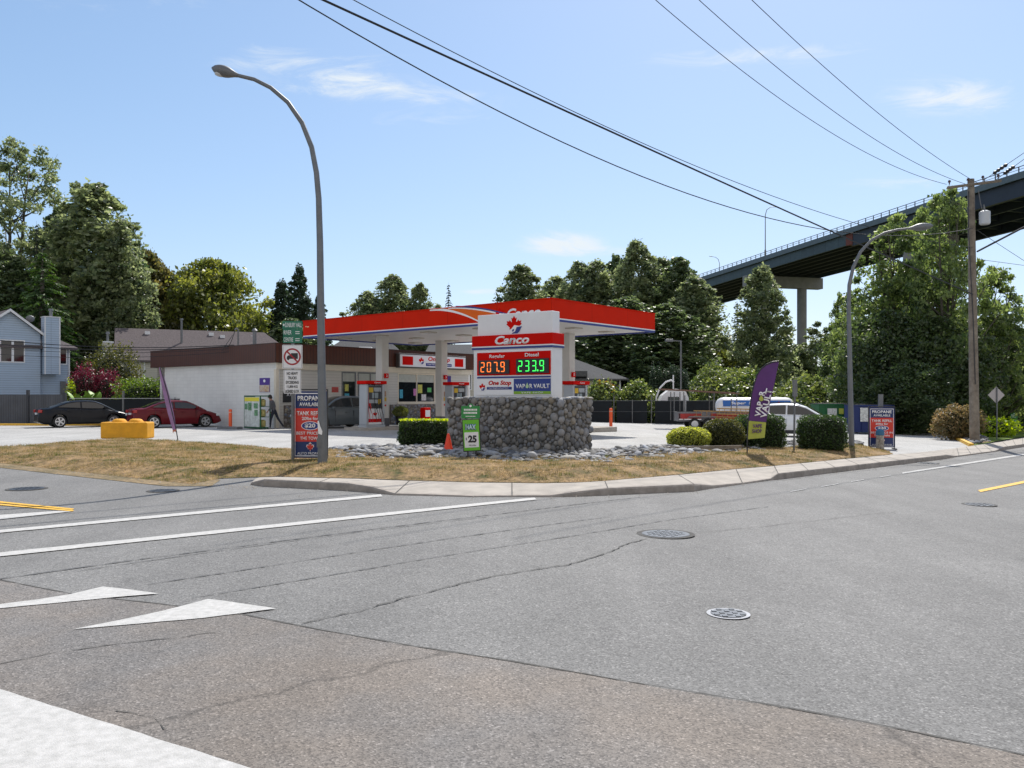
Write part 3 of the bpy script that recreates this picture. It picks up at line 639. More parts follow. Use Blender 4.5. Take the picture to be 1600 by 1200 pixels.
c_ = MB(); c_.box(.19, SW-.05, -.012, .004, 2.245, 2.88); c_.build('price_panel', M_red, sg)
c_ = MB(); c_.box(.19, SW-.05, -.008, .004, 2.165, 2.21); c_.build('blue_stripe', M_blue, sg)
FO = (0, -.012, 0)
M_let = mat('white_lettering', (.85, .85, .86), .35)
text('Regular', .62, 1.14, 2.70, 2.82, FO, AX, AZ, M_let, sg, bold=.02); text('Diesel', 1.80, 2.24, 2.735, 2.835, FO, AX, AZ, M_let, sg, bold=.02)
SEG = {'0': 'abcdef', '1': 'bc', '2': 'abged', '3': 'abgcd', '7': 'abc', '9': 'abcdfg'}
def display(x0, x1, z0, z1, s, col):
    d = MB(); d.box(x0, x1, -.045, -.013, z0, z1); dd = d.build('led_display', M_black, sg)
    m = MB(); em = mat('led_'+s, tuple(c*.5 for c in col), .4, emit=col, es=1.15)
    n = 4; w = (x1-x0-.15)/n; h = z1-z0-.10; zb = z0+.05; xx = x0+.07; t = .025
    for ch in s:
        if ch == '.':
            m.box(xx-.062, xx-.018, -.052, -.046, zb, zb+.045); xx += .02; continue
        a, b = xx, xx+w-.085; mid = zb+h/2
        g = {'a': rect(a+t*.7, b-t*.7, zb+h-t, zb+h), 'g': rect(a+t*.7, b-t*.7, mid-t/2, mid+t/2), 'd': rect(a+t*.7, b-t*.7, zb, zb+t),
             'f': rect(a, a+t, mid+t*.6, zb+h-t*.6), 'b': rect(b-t, b, mid+t*.6, zb+h-t*.6), 'e': rect(a, a+t, zb+t*.6, mid-t*.6), 'c': rect(b-t, b, zb+t*.6, mid-t*.6)}
        for k in SEG[ch]: m.plate(g[k], (0, -.045, 0), AX, AZ, .001, .007)
        xx += w
    m.build('digit_row', em, dd)
display(.27, 1.30, 2.285, 2.665, '207.9', (1., .20, .03)); display(1.53, 2.57, 2.285, 2.68, '233.9', (.05, .95, .12))
def leaflogo(parent, O, a, b, cx, cy, s, name='maple_leaf', full=True, base=0.):
    m = MB(); m.plate(leafpts(cx, cy, s), O, a, b, base+.001, base+.006); r = m.build(name, M_red, parent)
    if full:
        m = MB(); m.plate([(cx+x*s, cy+y*s) for x, y in [(-.55, -.42), (.05, .16), (.55, .06), (.95, .10), (.66, -.42), (.42, -.66), (-.3, -.66)]], O, a, b, base+.007, base+.009); m.build('bear_outline', M_let, parent)
        m = MB(); m.plate([(cx+x*s, cy+y*s) for x, y in [(.12, -.42), (.30, -.02), (.55, .0), (.87, .04), (.60, -.42), (.38, -.60), (-.24, -.60), (-.12, -.50)]], O, a, b, base+.010, base+.012)
        m.plate([(cx+x*s, cy+y*s) for x, y in [(-.22, -.36), (-.1, -.18), (.02, -.2), (.0, -.36), (-.1, -.42)]], O, a, b, base+.010, base+.012)
        m.build('blue_flash', M_blue, parent)
leaflogo(sg, (0, .10, 0), AX, AZ, 1.37, 3.57, .31)
text('Canco', .80, 1.93, 3.09, 3.33, (0, 0, 0), AX, AZ, M_let, sg, shear=.22, bold=.035)
leaflogo(sg, (0, .005, 0), AX, AZ, .36, 1.90, .13)
text('One Stop', .58, 1.34, 1.94, 2.10, (0, .004, 0), AX, AZ, M_red, sg, shear=.2, bold=.03)
c_ = MB(); c_.plate(rect(.52, 1.36, 1.85, 1.925), (0, .004, 0), AX, AZ, 0, .004); c_.build('blue_strip', M_blue, sg)
text('Your Neighbourhood Store', .58, 1.25, 1.868, 1.908, (0, 0, 0), AX, AZ, M_let, sg, bold=.01)
c_ = MB(); c_.box(1.43, SW-.05, -.006, .004, 1.725, 2.14); c_.build('blue_panel', mat('vape_blue', (.02, .045, .25), .4), sg)
c_ = MB(); c_.box(1.43, SW-.05, -.009, -.006, 1.725, 1.80); c_.build('green_strip', mat('lime', (.22, .42, .02), .5), sg)
text('VAP', 1.49, 1.80, 1.88, 2.00, (0, -.006, 0), AX, AZ, M_let, sg, bold=.02); text('R VAULT', 1.945, 2.575, 1.88, 2.00, (0, -.006, 0), AX, AZ, M_let, sg, bold=.02)
text('VAPE SHOP', 1.68, 2.38, 1.74, 1.785, (0, -.009, 0), AX, AZ, M_let, sg, bold=.01, sp=1.2)
def drop(cx, cy, s): return [(cx, cy+s*1.6), (cx+s*.35, cy+s*.9), (cx+s*.75, cy+s*.2), (cx+s*.7, cy-s*.4), (cx, cy-s*.8), (cx-s*.7, cy-s*.4), (cx-s*.75, cy+s*.2), (cx-s*.35, cy+s*.9)]
c_ = MB(); c_.plate(drop(1.87, 1.93, .065), (0, -.006, 0), AX, AZ, .001, .005); c_.build('drop_emblem', mat('pale_green', (.45, .62, .35), .5), sg)

# ================================================================== CANOPY
cn_ = empty('station_canopy', (1.6, 33.9, 0), A_L, 'wide flat red fuel canopy on white square columns', 'canopy')
CU, CV, Z0, Z1 = 8.26, 16.3, 4.72, 5.62
M_soff = gridmat('soffit_panel', (.62, .62, .61), (.42, .42, .42), .4, 50, rough=.35, msize=.008, bump=.1, noise=.03)
c_ = MB(); c_.box(.06, CU-.06, .06, CV-.06, Z0+.06, Z1-.12); c_.build('soffit', mat('soffit_white', (.66, .65, .63), .35, noise=.05, nscale=.8), cn_)
def fascia(name, m, z0, z1, out, parent=cn_):
    f = MB(); w = .06
    f.box(-out, CU+out, -out, w, z0, z1).box(-out, CU+out, CV-w, CV+out, z0, z1).box(-out, w, w+.001, CV-w-.001, z0, z1).box(CU-w, CU+out, w+.001, CV-w-.001, z0, z1)
    return f.build(name, m, parent)
fascia('fascia', M_redm, Z0+.135, Z1, 0.); fascia('white_stripe', M_white, Z0+.085, Z0+.134, .006); fascia('blue_stripe', M_blue, Z0, Z0+.084, .003)
fascia('top_trim', M_redm, Z1+.001, Z1+.03, .03)
cO = (0, 0, 0); cA = (0, -1, 0)         # the long face reads towards falling v
arc1 = [(-6.9+t*3.1, Z1-.0-(t**1.9)*(Z1-Z0-.13)) for t in [i/14 for i in range(15)]]
arc2 = [(-5.75+t*4.1, Z1-.0-(t**1.7)*(Z1-Z0-.13)) for t in [i/14 for i in range(15)]]
m = MB(); m.plate(arc1+arc2[::-1], cO, cA, AZ, .001, .004); m.build('orange_swoosh', M_orange, cn_)
m = MB(); m.plate(stroke(arc1, .13, .05), cO, cA, AZ, .005, .008); m.plate(stroke(arc2, .10, .05), cO, cA, AZ, .005, .008); m.build('white_swoosh', M_let, cn_)
arc3 = [(x+.16, z+.03) for x, z in arc2[1:]]
m = MB(); m.plate(stroke(arc3, .08, .04), cO, cA, AZ, .009, .012); m.build('blue_swoosh', M_blue, cn_)
leaflogo(cn_, cO, cA, AZ, -2.75, Z1-.47, .28, base=.004)
text('Canco', -2.35, -.55, Z1-.72, Z1-.27, cO, cA, AZ, M_let, cn_, shear=.22, bold=.03)
m = MB(); m.plate(leafpts(-16.05, Z1-.30, .06), cO, cA, AZ, .001, .005); m.plate(rect(-15.97, -15.8, Z1-.33, Z1-.29), cO, cA, AZ, .001, .005); m.build('small_emblem', mat('cream_emblem', (.8, .6, .35), .5), cn_)
for k_, (cu, cv) in enumerate(((2.3, 12.7), (6.7, 12.7), (2.3, 3.9), (6.6, 3.9))):
    p = cn_.matrix_basis @ Vector((cu, cv, 0)); zb = gz((Vector((1.6, 33.9, 0))+ul*cu+vl*cv).x)
    c_ = MB(); c_.box(cu-.24, cu+.24, cv-.24, cv+.24, zb, Z0+.07, bev=.02); cl_ = c_.build('column', mat('column_cladding', (.60, .58, .54), .4, noise=.06, nscale=1.2), cn_)
    c_ = MB(); c_.box(cu-.26, cu+.26, cv-.26, cv+.26, zb+.14, zb+.55); c_.build('column_skirt', mat('dark_skirt', (.09, .09, .10), .6), cl_)
    c_ = MB(); c_.box(cu-.10, cu+.14, cv-.34, cv-.245, 2.62, 2.86, bev=.01); fl = c_.build('number_flag', M_red, cl_)
    num = str(2+k_); text(num, cu-.03, cu+.06, 2.68, 2.80, (0, cv-.34, 0), AX, AZ, M_let, fl, bold=.02)
    c_ = MB(); c_.box(cu-.045, cu+.045, cv-.247, cv-.241, 1.66, 1.94); c_.build('notice_text', mat('pale_brown', (.42, .25, .16), .6), cl_)
    c_ = MB(); c_.box(cu-.07, cu+.07, cv-.249, cv-.241, 1.42, 1.62); c_.build('warning_label', mat('label_yellow', (.62, .40, .02), .5), cl_)
    m = MB(); m.plate(leafpts(cu, 1.18, .09), (0, cv-.242, 0), AX, AZ, .0, .004); m.build('maple_leaf', M_red, cl_)
for cu in (1.6, 4.1, 6.8):
    for cv in (-1.8, -5.2, -8.6, -12.0, -14.9):
        c_ = MB(); c_.plate(rrect(cu-.33, cu+.33, cv-.33, cv+.33, .12), (0, 0, Z0+.06), (1, 0, 0), (0, -1, 0), 0, .05); q = c_.build('ceiling_light', mat('light_trim', (.50, .45, .38), .4), cn_)
        c_ = MB(); c_.plate(rrect(cu-.2, cu+.2, cv-.2, cv+.2, .1), (0, 0, Z0+.008), (1, 0, 0), (0, -1, 0), .001, .02); c_.build('lens', mat('lamp_lens', (.75, .75, .72), .2), q)
# islands and pumps
M_pg = mat('pump_grey', (.42, .44, .47), .35, .3, noise=.05, nscale=2)
for cv, lab in ((11.8, 'low concrete pump island under the left half of the canopy'), (3.4, 'low concrete pump island under the right half of the canopy, behind the price sign')):
    c_ = MB(); c_.plate(rrect(-.3, 9.3, -.75-.25*(cv > 9), .75+.25*(cv > 9), .3), (0, 0, 0), (1, 0, 0), (0, 1, 0), -.3, .15)
    o = c_.build('pump_island', M_walk, None); w0 = Vector((1.6, 33.9, 0))+vl*cv; o.location = w0+Vector((0, 0, -.02)); o.rotation_euler = (0, 0, A_L); tag(o, lab, 'pump island')
def pump(cu, cv, lab, src=None):
    w0 = Vector((1.6, 33.9, 0))+ul*cu+vl*cv; w0.z = .13 if w0.x < 2 else .08
    if src: return dup(src, w0, A_L, lab)
    e = empty('fuel_pump', w0, A_L, lab, 'fuel pump', 'fuel pumps under the canopy')
    c_ = MB(); c_.box(-.62, .62, -.3, .3, 0, .12).box(-.60, -.46, -.28, .28, .12, 2.15, bev=.03).box(.46, .60, -.28, .28, .12, 2.15, bev=.03).box(-.46, .46, -.2, .2, .12, 2.1); c_.build('body', M_pg, e)
    c_ = MB(); c_.box(-.68, .68, -.36, .36, 2.15, 2.32, bev=.02); cp = c_.build('red_cap', M_red, e)
    for sy in (-1, 1):
        a = (1, 0, 0) if sy < 0 else (-1, 0, 0); o_ = (0, sy*.36, 0)
        text('Canco', -.15, .25, 2.2, 2.27, o_, a, AZ, M_let, cp, shear=.2, bold=.02)
        o_ = (0, sy*.2, 0)
        c_ = MB(); c_.plate(rect(-.44, .44, .95, 2.08), o_, a, AZ, 0, .03); c_.build('front_panel', mat('pump_dark', (.035, .035, .04), .3), e)
        c_ = MB(); c_.plate(rect(-.2, .2, 1.45, 1.72), o_, a, AZ, .031, .045); c_.build('screen', mat('pump_screen', (.25, .30, .33), .1), e)
        for qr in (rect(-.40, -.12, 1.74, 1.98), rect(.22, .38, 1.15, 1.4)): c_ = MB(); c_.plate(qr, o_, a, AZ, .031, .04); c_.build('yellow_label', mat('label_yellow', (.62, .40, .02), .5), e)
        for qr in (rect(-.08, .4, 1.78, 1.98), rect(-.4, .18, 1.2, 1.38)): c_ = MB(); c_.plate(qr, o_, a, AZ, .031, .04); c_.build('grade_label', mat('label_grey', (.38, .40, .42), .4), e)
        c_ = MB(); c_.plate(rect(-.43, .43, .14, .92), o_, a, AZ, 0, .035); lp = c_.build('lower_panel', M_white, e)
        c_ = MB(); c_.plate(rect(-.43, .43, .25, .42), o_, a, AZ, .036, .04); c_.build('red_strip', M_red, lp)
        m = MB(); m.plate(leafpts(0, .62, .17), o_, a, AZ, .036, .04); m.build('maple_leaf', M_red, lp)
        for i, sx in enumerate((-.36, .05, .36)):
            c_ = MB(); X_ = sx*a[0]; y0 = sy*.26
            c_.tube([(X_, y0, 1.12), (X_+.02, y0+sy*.05, 1.02), (X_+.03, y0+sy*.03, .9)], [.025, .03, .02], 6).box(X_-.04, X_+.04, y0-.03, y0+.03, 1.05, 1.2); c_.build('nozzle', M_black if i else mat('nozzle_red', (.5, .02, .02), .5), e)
            c_ = MB(); c_.tube([(X_+.02, y0, .95), (X_+.08, y0+sy*.12, .6), (X_+.02, y0+sy*.2, .28), (X_-.08, y0+sy*.14, .3), (X_-.12, y0+sy*.06, .8), (X_-.10, y0, 1.5), (X_-.06, y0-sy*.05, 2.1)], .014, 6); c_.build('hose', M_black if i else mat('hose_red', (.4, .02, .05), .5), e)
    return e
pm = pump(.9, 11.9, 'grey and red fuel pump left of the leftmost canopy column')
pump(6.2, 11.1, 'grey and red fuel pump between the shop window and the price sign', pm)
pump(.7, 3.3, 'fuel pump hidden behind the price sign, nearest the road', pm)
pump(5.8, 2.9, 'fuel pump just right of the price sign, above the cobblestone planter', pm)
def bollard(loc, h, lab, grp='orange bollards'):
    e = empty('bollard', loc, 0, lab, 'bollard', grp); M_o = mat('bollard_orange', (.80, .10, .02), .45, noise=.08, nscale=4)
    c_ = MB(); c_.tube([(0, 0, -.05), (0, 0, h-.05), (0, 0, h-.01), (0, 0, h)], [.085, .085, .07, .02], 16); c_.build('post', M_o, e, smooth=True)
    c_ = MB(); c_.tube([(0, 0, h-.2), (0, 0, h-.14)], .0875, 16); c_.build('reflective_band', mat('band_pale', (.75, .35, .25), .4), e)
bollard(G(954.5, 673), 1.18, 'orange bollard at the right end of the pump island'); bollard(Vector((-14.5, 43.3, 0)), 1.02, 'orange bollard in front of the white shop wall left of the propane cage')

# ================================================================== CONVENIENCE STORE
M_ribs = gridmat('brown_ribbed_metal', (.095, .027, .011), (.035, .010, .005), .22, 30, rough=.45, bump=.6, msize=.02, noise=.12)
M_block = gridmat('white_block', (.82, .82, .80), (.68, .68, .67), .40, .20, rough=.6, bump=.35, msize=.007, noise=.05)
M_sid = gridmat('cream_siding', (.60, .585, .54), (.38, .37, .34), 30, .16, rough=.5, bump=.4, msize=.008, noise=.04)
stb = empty('convenience_store', (-12.4, 44.2, 0), A_L, 'low white convenience store with a brown ribbed metal fascia', 'store')
SX, SY = 15.4, 12.9
c_ = MB(); c_.box(.12, .30, .12, SY-1.2, -.1, 3.45); c_.build('side_wall', M_block, stb)
c_ = MB(); c_.box(SX-.3, SX-.12, .12, SY-.3, -.1, 3.45).box(.301, SX-.301, SY-.5, SY-.3, -.1, 3.45); c_.build('back_wall', M_block, stb)
ops = [(4.45, 5.50, .95, 3.08, 1), (5.62, 7.55, .02, 3.08, 2), (8.75, 11.95, 1.28, 3.1, 2)]
wm_ = MB()
xx = .301
for a, b, z0, z1, _ in ops:
    wm_.box(xx, a, .12, .30, -.1, 3.1); wm_.box(a, b, .12, .30, z1, 3.1) if z1 < 3.1 else None
    if z0 > .05: wm_.box(a, b, .12, .30, -.1, z0)
    xx = b
wm_.box(xx, SX-.301, .12, .30, -.1, 3.1).box(.301, SX-.301, .12, .30, 3.101, 3.45); wm_.build('front_wall', M_sid, stb)
c_ = MB(); c_.box(-.02, .16, -.02, .16, -.05, 3.1).box(.08, SX-.1, -.0, .118, 3.12, 3.44); c_.build('corner_trim', M_cream, stb)
c_ = MB(); c_.box(-.12, SX+.12, -.12, .05, 3.45, 4.45).box(-.12, .05, .051, SY+.1, 3.45, 4.45).box(SX-.05, SX+.12, .051, SY+.1, 3.45, 4.45).box(.051, SX-.051, SY-.07, SY+.1, 3.45, 4.45); c_.build('fascia', M_ribs, stb)
c_ = MB(); c_.box(-.14, SX+.14, -.14, .07, 4.451, 4.49).box(-.14, .07, .071, SY+.12, 4.451, 4.49); c_.build('roof_trim', mat('brown_trim', (.05, .02, .012), .4), stb)
c_ = MB(); c_.box(.051, SX-.051, .051, SY-.071, 4.1, 4.2); c_.build('roof', mat('flat_roof', (.2, .2, .2), .9, noise=.2), stb)
c_ = MB(); c_.box(-.1, SX+.1, -.1, SY, 3.452, 3.47); c_.build('soffit', M_cream, stb)
# stone plinth pieces under the windows
for a, b, h in ((.55, 4.3, 1.2), (8.1, 14.6, 1.18)):
    c_ = MB(); c_.box(a, b, .03, .115, -.05, h); pl = c_.build('stone_plinth', mat('plinth_mortar', (.16, .14, .125), .95, noise=.3), stb)
    k = int((b-a)*h*75); X = rng.uniform(a+.05, b-.05, k); Z = rng.uniform(0.02, h-.05, k); r = rng.uniform(.05, .085, k)
    stones('plinth_stones', np.stack([X, np.full(k, .03), Z], 1), np.stack([r*1.2, r*.4, r*.9], 1), rotz(np.zeros(k)), stonecols(k, .15, .40, .12), M_rock, pl)
M_int = mat('shop_interior', (.035, .035, .04), .8, noise=.5, nscale=1.5)
for i, (a, b, z0, z1, nn) in enumerate(ops):
    c_ = MB(); t = .07
    c_.box(a, b, .10, .22, z1-t, z1-.002).box(a, b, .10, .22, z0, z0+t).box(a, a+t, .10, .22, z0+t, z1-t).box(b-t, b, .10, .22, z0+t, z1-t)
    if nn == 2: c_.box((a+b)/2-.03, (a+b)/2+.03, .10, .22, z0+t, z1-t)
    nm = 'door' if i == 1 else 'window'; fr = c_.build(nm, M_cream if i == 2 else M_steel, stb)
    c_ = MB(); c_.box(a+t, b-t, .16, .175, z0+t, z1-t); c_.build('pane', M_glass, fr)
    c_ = MB(); c_.box(a+t, b-t, .145, .155, z1-.55, z1-t-.01); c_.build('blind', mat('window_blind', (.42, .44, .40), .6, noise=.1, nscale=5), fr)
    c_ = MB(); random.seed(i+3)
    cols = [(.05, .35, .5), (.6, .05, .05), (.5, .5, .1), (.6, .6, .62), (.1, .4, .12), (.55, .2, .45)]
    for k in range(5 if i == 2 else 3):
        x = random.uniform(a+.15, b-.5); w = random.uniform(.22, .42); z = random.uniform(z0+.12, z1-1.1); h = random.uniform(.25, .55); c_.use(mat('poster%d' % (k+i*5), cols[(k+i) % 6], .5, noise=.5, nscale=14)); c_.box(x, x+w, .150-.002*k, .158-.002*k, z, z+h)
    c_.build('window_posters', None, fr)
    c_ = MB(); c_.box(a-.06, b+.06, .04, .115, z0-.08, z0-.002) if i != 1 else c_.box(a, b, .0, .115, -.02, .015); c_.build('sill', M_cream, fr)
c_ = MB(); c_.box(8.35, 14.3, -.42, -.125, 3.4, 4.28, bev=.02); sb = c_.build('sign_box', mat('dark_frame', (.06, .055, .05), .4), stb)
c_ = MB(); c_.box(8.43, 14.22, -.435, -.421, 3.48, 4.2); c_.build('sign_face', M_whitem, sb)
for qa, qb in ((8.62, 9.5), (13.2, 14.0)): c_ = MB(); c_.plate(rect(qa, qb, 3.58, 4.1), (0, -.435, 0), AX, AZ, 0, .004); c_.build('red_square', M_red, sb)
leaflogo(sb, (0, -.435, 0), AX, AZ, 10.2, 3.82, .27); text('One Stop', 10.8, 12.75, 3.80, 4.15, (0, -.435, 0), AX, AZ, M_red, sb, shear=.15, bold=.03)
c_ = MB(); c_.plate(rect(10.6, 12.9, 3.56, 3.74), (0, -.435, 0), AX, AZ, 0, .004); c_.build('blue_strip', M_blue, sb)
text('Your Neighbourhood Store', 10.7, 12.8, 3.60, 3.70, (0, -.439, 0), AX, AZ, M_let, sb, bold=.015)
def wallbox(name, x0, x1, z0, z1, m, y=.12, d=.03, parent=stb):
    c_ = MB(); c_.box(x0, x1, y-d, y-.001, z0, z1); return c_.build(name, m, parent)
q = wallbox('atm_sign', .5, 1.45, 1.35, 1.92, M_black); text('ATM', .72, 1.25, 1.68, 1.84, (0, .09, 0), AX, AZ, M_let, q, bold=.01)
wallbox('small_notice', 2.95, 3.35, 1.9, 2.2, mat('notice_red', (.45, .06, .05), .5, noise=.4, nscale=20)); wallbox('small_notice', 3.75, 4.2, 1.9, 2.2, mat('notice_red', (.45, .06, .05), .5))
wallbox('purple_poster', 12.9, 13.4, 2.3, 3.0, mat('poster_indigo', (.05, .03, .2), .5, noise=.6, nscale=9))
# poster on the side wall
c_ = MB(); c_.plate(rect(-1.65, -.72, 1.9, 2.66), (.12, 0, 0), cA, AZ, 0, .02); q = c_.build('food_poster', mat('poster_purple', (.08, .03, .28), .45), stb)
c_ = MB(); c_.plate(rect(-1.63, -.74, 1.92, 2.28), (.12, 0, 0), cA, AZ, .021, .024); c_.build('poster_photo', mat('poster_food', (.55, .30, .10), .5, noise=.9, nscale=7, col2=(.65, .62, .60)), q)
c_ = MB(); c_.plate(oval(-1.2, 2.50, .1, .08), (.12, 0, 0), cA, AZ, .021, .024); c_.build('poster_emblem', M_let, q)
# roof kit
e = empty('service_mast', (-15.4, 47.3, 4.2), A_L, 'grey power mast with a weather head on the store roof', 'service mast')
c_ = MB(); c_.tube([(0, 0, 0), (0, 0, 1.2), (-.1, 0, 1.3), (-.22, 0, 1.2)], .05, 8); c_.build('mast', M_steeld, e); c_ = MB(); c_.tube([(-.6, .2, 0), (-.35, .1, .6), (-.2, 0, 1.15)], .02, 6).tube([(-.9, .2, .0), (-.3, .1, .9)], .015, 6); c_.build('cable', M_black, e)
e = empty('roof_flue', (-14.2, 46.4, 4.25), 0, 'round galvanised flue pipe on the store roof', 'flue')
c_ = MB(); c_.cyl((0, 0), .1, 0, 1.0, 14); c_.build('pipe', M_steel, e); c_ = MB(); c_.tube([(0, 0, 1.0), (0, 0, 1.05), (0, 0, 1.18)], [.12, .17, .05], 14); c_.build('cap', M_steeld, e)

# ================================================================== POLES, SIGNS, WIRES
def planar(px, py, D, base): return P(px, py, D)-base
# tall street lamp near the corner
D = 18.85; b0 = Vector(((500-800)/F*D, D, .10))
e = empty('street_lamp', b0, 0, 'tall curved steel street lamp in front of the propane board at the corner', 'street lamp')
pl = [(504, 735), (503.5, 640), (501.5, 505), (500, 380), (498, 310), (494.5, 270), (487, 230), (472, 192), (450, 160), (423, 137), (397, 124), (372, 118)]
pts = [planar(x, y, D, b0) for x, y in pl]; pts[0].z = -.1
c_ = MB(); c_.tube(pts, [.112, .096, .084, .074, .066, .062, .058, .054, .05, .047, .044, .042], 16); c_.build('pole', M_steel, e, smooth=True)
c_ = MB(); c_.tube([(.0, 0, -.05), (.0, 0, .06)], .2, 16); c_.box(-.2, .2, -.2, .2, -.06, .0); c_.build('base_plate', M_steeld, e)
h0 = planar(372, 118, D, b0); h1 = planar(331, 106, D, b0); d = (h1-h0)
c_ = MB(); k = 9
c_.tube([h0+d*(i/k) for i in range(k+1)], [.045, .06, .085, .11, .125, .13, .125, .11, .08, .02], 14); hd = c_.build('lamp_head', M_steeld, e, smooth=True)
c_ = MB(); cc = h0+d*.62; c_.ell(cc-Vector((0, 0, .05)), (.17, .10, .09)); c_.build('lens', mat('lamp_lens2', (.55, .56, .56), .15), hd, smooth=True)
c_ = MB(); c_.plate([(-.03, 1.0), (.0, 1.02), (.03, .9), (.08, .78), (.07, .70), (-.01, .73)], (.0, -.115, 0), AX, AZ, 0, .006); c_.build('torn_paper', M_let, e)
c_ = MB(); c_.box(-.05, .05, -.118, -.09, .42, .62); c_.build('hand_hole_cover', M_steeld, e)
# street lamp at right
D = 30.; b0 = Vector(((1331-800)/F*D, D, gz(12)+.02))
e = empty('street_lamp', b0, 0, 'curved steel street lamp beside the dark clipped hedge, left of the wooden utility pole', 'street lamp')
pl = [(1331, 708), (1328.5, 600), (1326, 480), (1327, 445), (1333, 418), (1345, 393), (1362, 375), (1382, 364), (1402, 359), (1420, 357)]
pts = [planar(x, y, D, b0) for x, y in pl]
c_ = MB(); c_.tube(pts, [.10, .09, .072, .066, .06, .055, .05, .046, .043, .04], 14); c_.build('pole', M_steel, e, smooth=True)
c_ = MB(); c_.tube([(0, 0, -.05), (0, 0, .05)], .17, 14); c_.build('base_plate', M_steeld, e)
h0 = pts[-1]; d = planar(1458, 352.5, D, b0)-h0
c_ = MB(); c_.tube([h0+d*(i/k) for i in range(k+1)], [.045, .06, .09, .12, .135, .14, .13, .11, .08, .02], 12); c_.build('lamp_head', M_steel, e, smooth=True)
# utility pole
D = 40.; b0 = Vector(((1523-800)/F*D, D, gz(22)))
up = empty('utility_pole', b0, 0, 'weathered wooden utility pole with crossarm and grey transformer', 'utility pole')
M_wood = mat('weathered_wood', (.14, .115, .09), .9, noise=.35, nscale=3, bump=.5, bscale=30, col2=(.28, .245, .20))
tp = planar(1517, 280, D, b0)
c_ = MB(); c_.tube([(0, 0, -.1), tp*.3, tp*.7, tp], [.225, .205, .17, .15], 14); c_.build('pole', M_wood, up, smooth=True)
arm = [planar(1477, 295, D, b0), planar(1560, 284, D, b0)]
c_ = MB(); c_.tube([arm[0]+Vector((0, -.2, 0)), arm[1]+Vector((0, -.2, 0))], .07, 6); ca = c_.build('crossarm', M_wood, up)
for px, py in ((1480, 290), (1509, 287), (1532, 283), (1556, 281)):
    p = planar(px, py, D, b0)+Vector((0, -.2, 0)); c_ = MB(); c_.tube([p, p+Vector((0, 0, .1)), p+Vector((0, 0, .11)), p+Vector((0, 0, .2))], [.03, .03, .075, .05], 8); c_.build('insulator', mat('porcelain_brown', (.08, .04, .03), .25), ca)
q = planar(1534, 342, D, b0)+Vector((0, -.25, 0))
c_ = MB(); c_.tube([q-Vector((0, 0, .32)), q-Vector((0, 0, .28)), q+Vector((0, 0, .28)), q+Vector((0, 0, .34))], [.2, .24, .24, .12], 18); tr = c_.build('transformer', mat('transformer_grey', (.50, .53, .56), .4), up, smooth=True)
c_ = MB(); c_.tube([q+Vector((0, 0, .3)), q+Vector((-.05, 0, .62))], [.05, .03], 8).tube([q+Vector((-.1, 0, .3)), q+Vector((-.2, 0, .7)), q+Vector((-.3, 0, 1.3))], .018, 6); c_.build('bushing', M_steeld, tr)
c_ = MB(); c_.tube([planar(1515.5, 300, D, b0)+Vector((-.14, -.14, 0)), planar(1512, 360, D, b0)+Vector((-.05, -.16, 0)), planar(1517, 500, D, b0)+Vector((.0, -.2, 0)), planar(1520, 600, D, b0)+Vector((0, -.22, 0))], .02, 6); c_.build('conduit', M_black, up)
def wire(name, fn, r, lab, grp=None, n=40):
    c_ = MB(); c_.tube([fn(i/n) for i in range(n+1)], r, 5); return tag(c_.build(name, M_wire, None), lab, 'cable', grp)
M_wire = mat('wire_black', (.012, .014, .018), .6)
def plane_wire(pix, A, Bp, r, lab, name='overhead_cable', grp=None, k0=0., k1=1.35):
    """cable over the line A-B on plan, its height fitted through points seen in the photograph"""
    A = Vector(A); Bp = Vector(Bp); ks = []; zs = []
    for px, py in pix:
        q = (px-800)/F; dx, dy = Bp.x-A.x, Bp.y-A.y; k = (q*A.y-A.x)/(dx-q*dy); Y = A.y+k*dy; ks.append(k); zs.append(EYE-(py-HZ)/F*Y)
    co = np.polyfit(ks, zs, min(2, len(ks)-1))
    wire(name, lambda t: Vector((A.x+(Bp.x-A.x)*(k0+(k1-k0)*t), A.y+(Bp.y-A.y)*(k0+(k1-k0)*t), float(np.polyval(co, k0+(k1-k0)*t)))), r, lab, grp)
PX, PY = 21.8, 39.8
plane_wire([(576, 66), (820, 190), (1080, 307), (1295, 359)], (PX, PY, 0), (-3.4, 19.8, 0), .016, 'lowest of the three long black cables sagging across the left half of the sky', k0=-.0)
plane_wire([(648, 66), (820, 143), (976, 216), (1327, 374)], (PX, PY, 0), (-2.3, 19.8, 0), .027, 'thick middle cable of the three sagging across the left half of the sky')
plane_wire([(676, 66), (963, 203), (1210, 309), (1373, 358)], (PX, PY, 0), (-1.9, 19.8, 0), .011, 'thin upper cable of the three sagging across the left half of the sky')
for (x0, a, bx, lab) in ((1479, (1103, 66), (1290, 202), 'left one of three power lines running up from the crossarm'), (1510, (1167, 66), (1340, 200), 'middle one of three power lines running up from the crossarm'), (1531, (1245, 66), (1400, 199), 'right one of three power lines running up from the crossarm')):
    A = P(x0, 288, D); Bv = P(a[0], a[1], 25.3)
    plane_wire([(x0, 288), (bx[0], bx[1]+0), a], A, Bv, .011, lab, name='power_line')
wire('span_guy', lambda t: Vector(P(1527, 393, 40)).lerp(P(1690, 308, 33), t), .045, 'thick brown guy cable running from the wooden pole off the right edge')
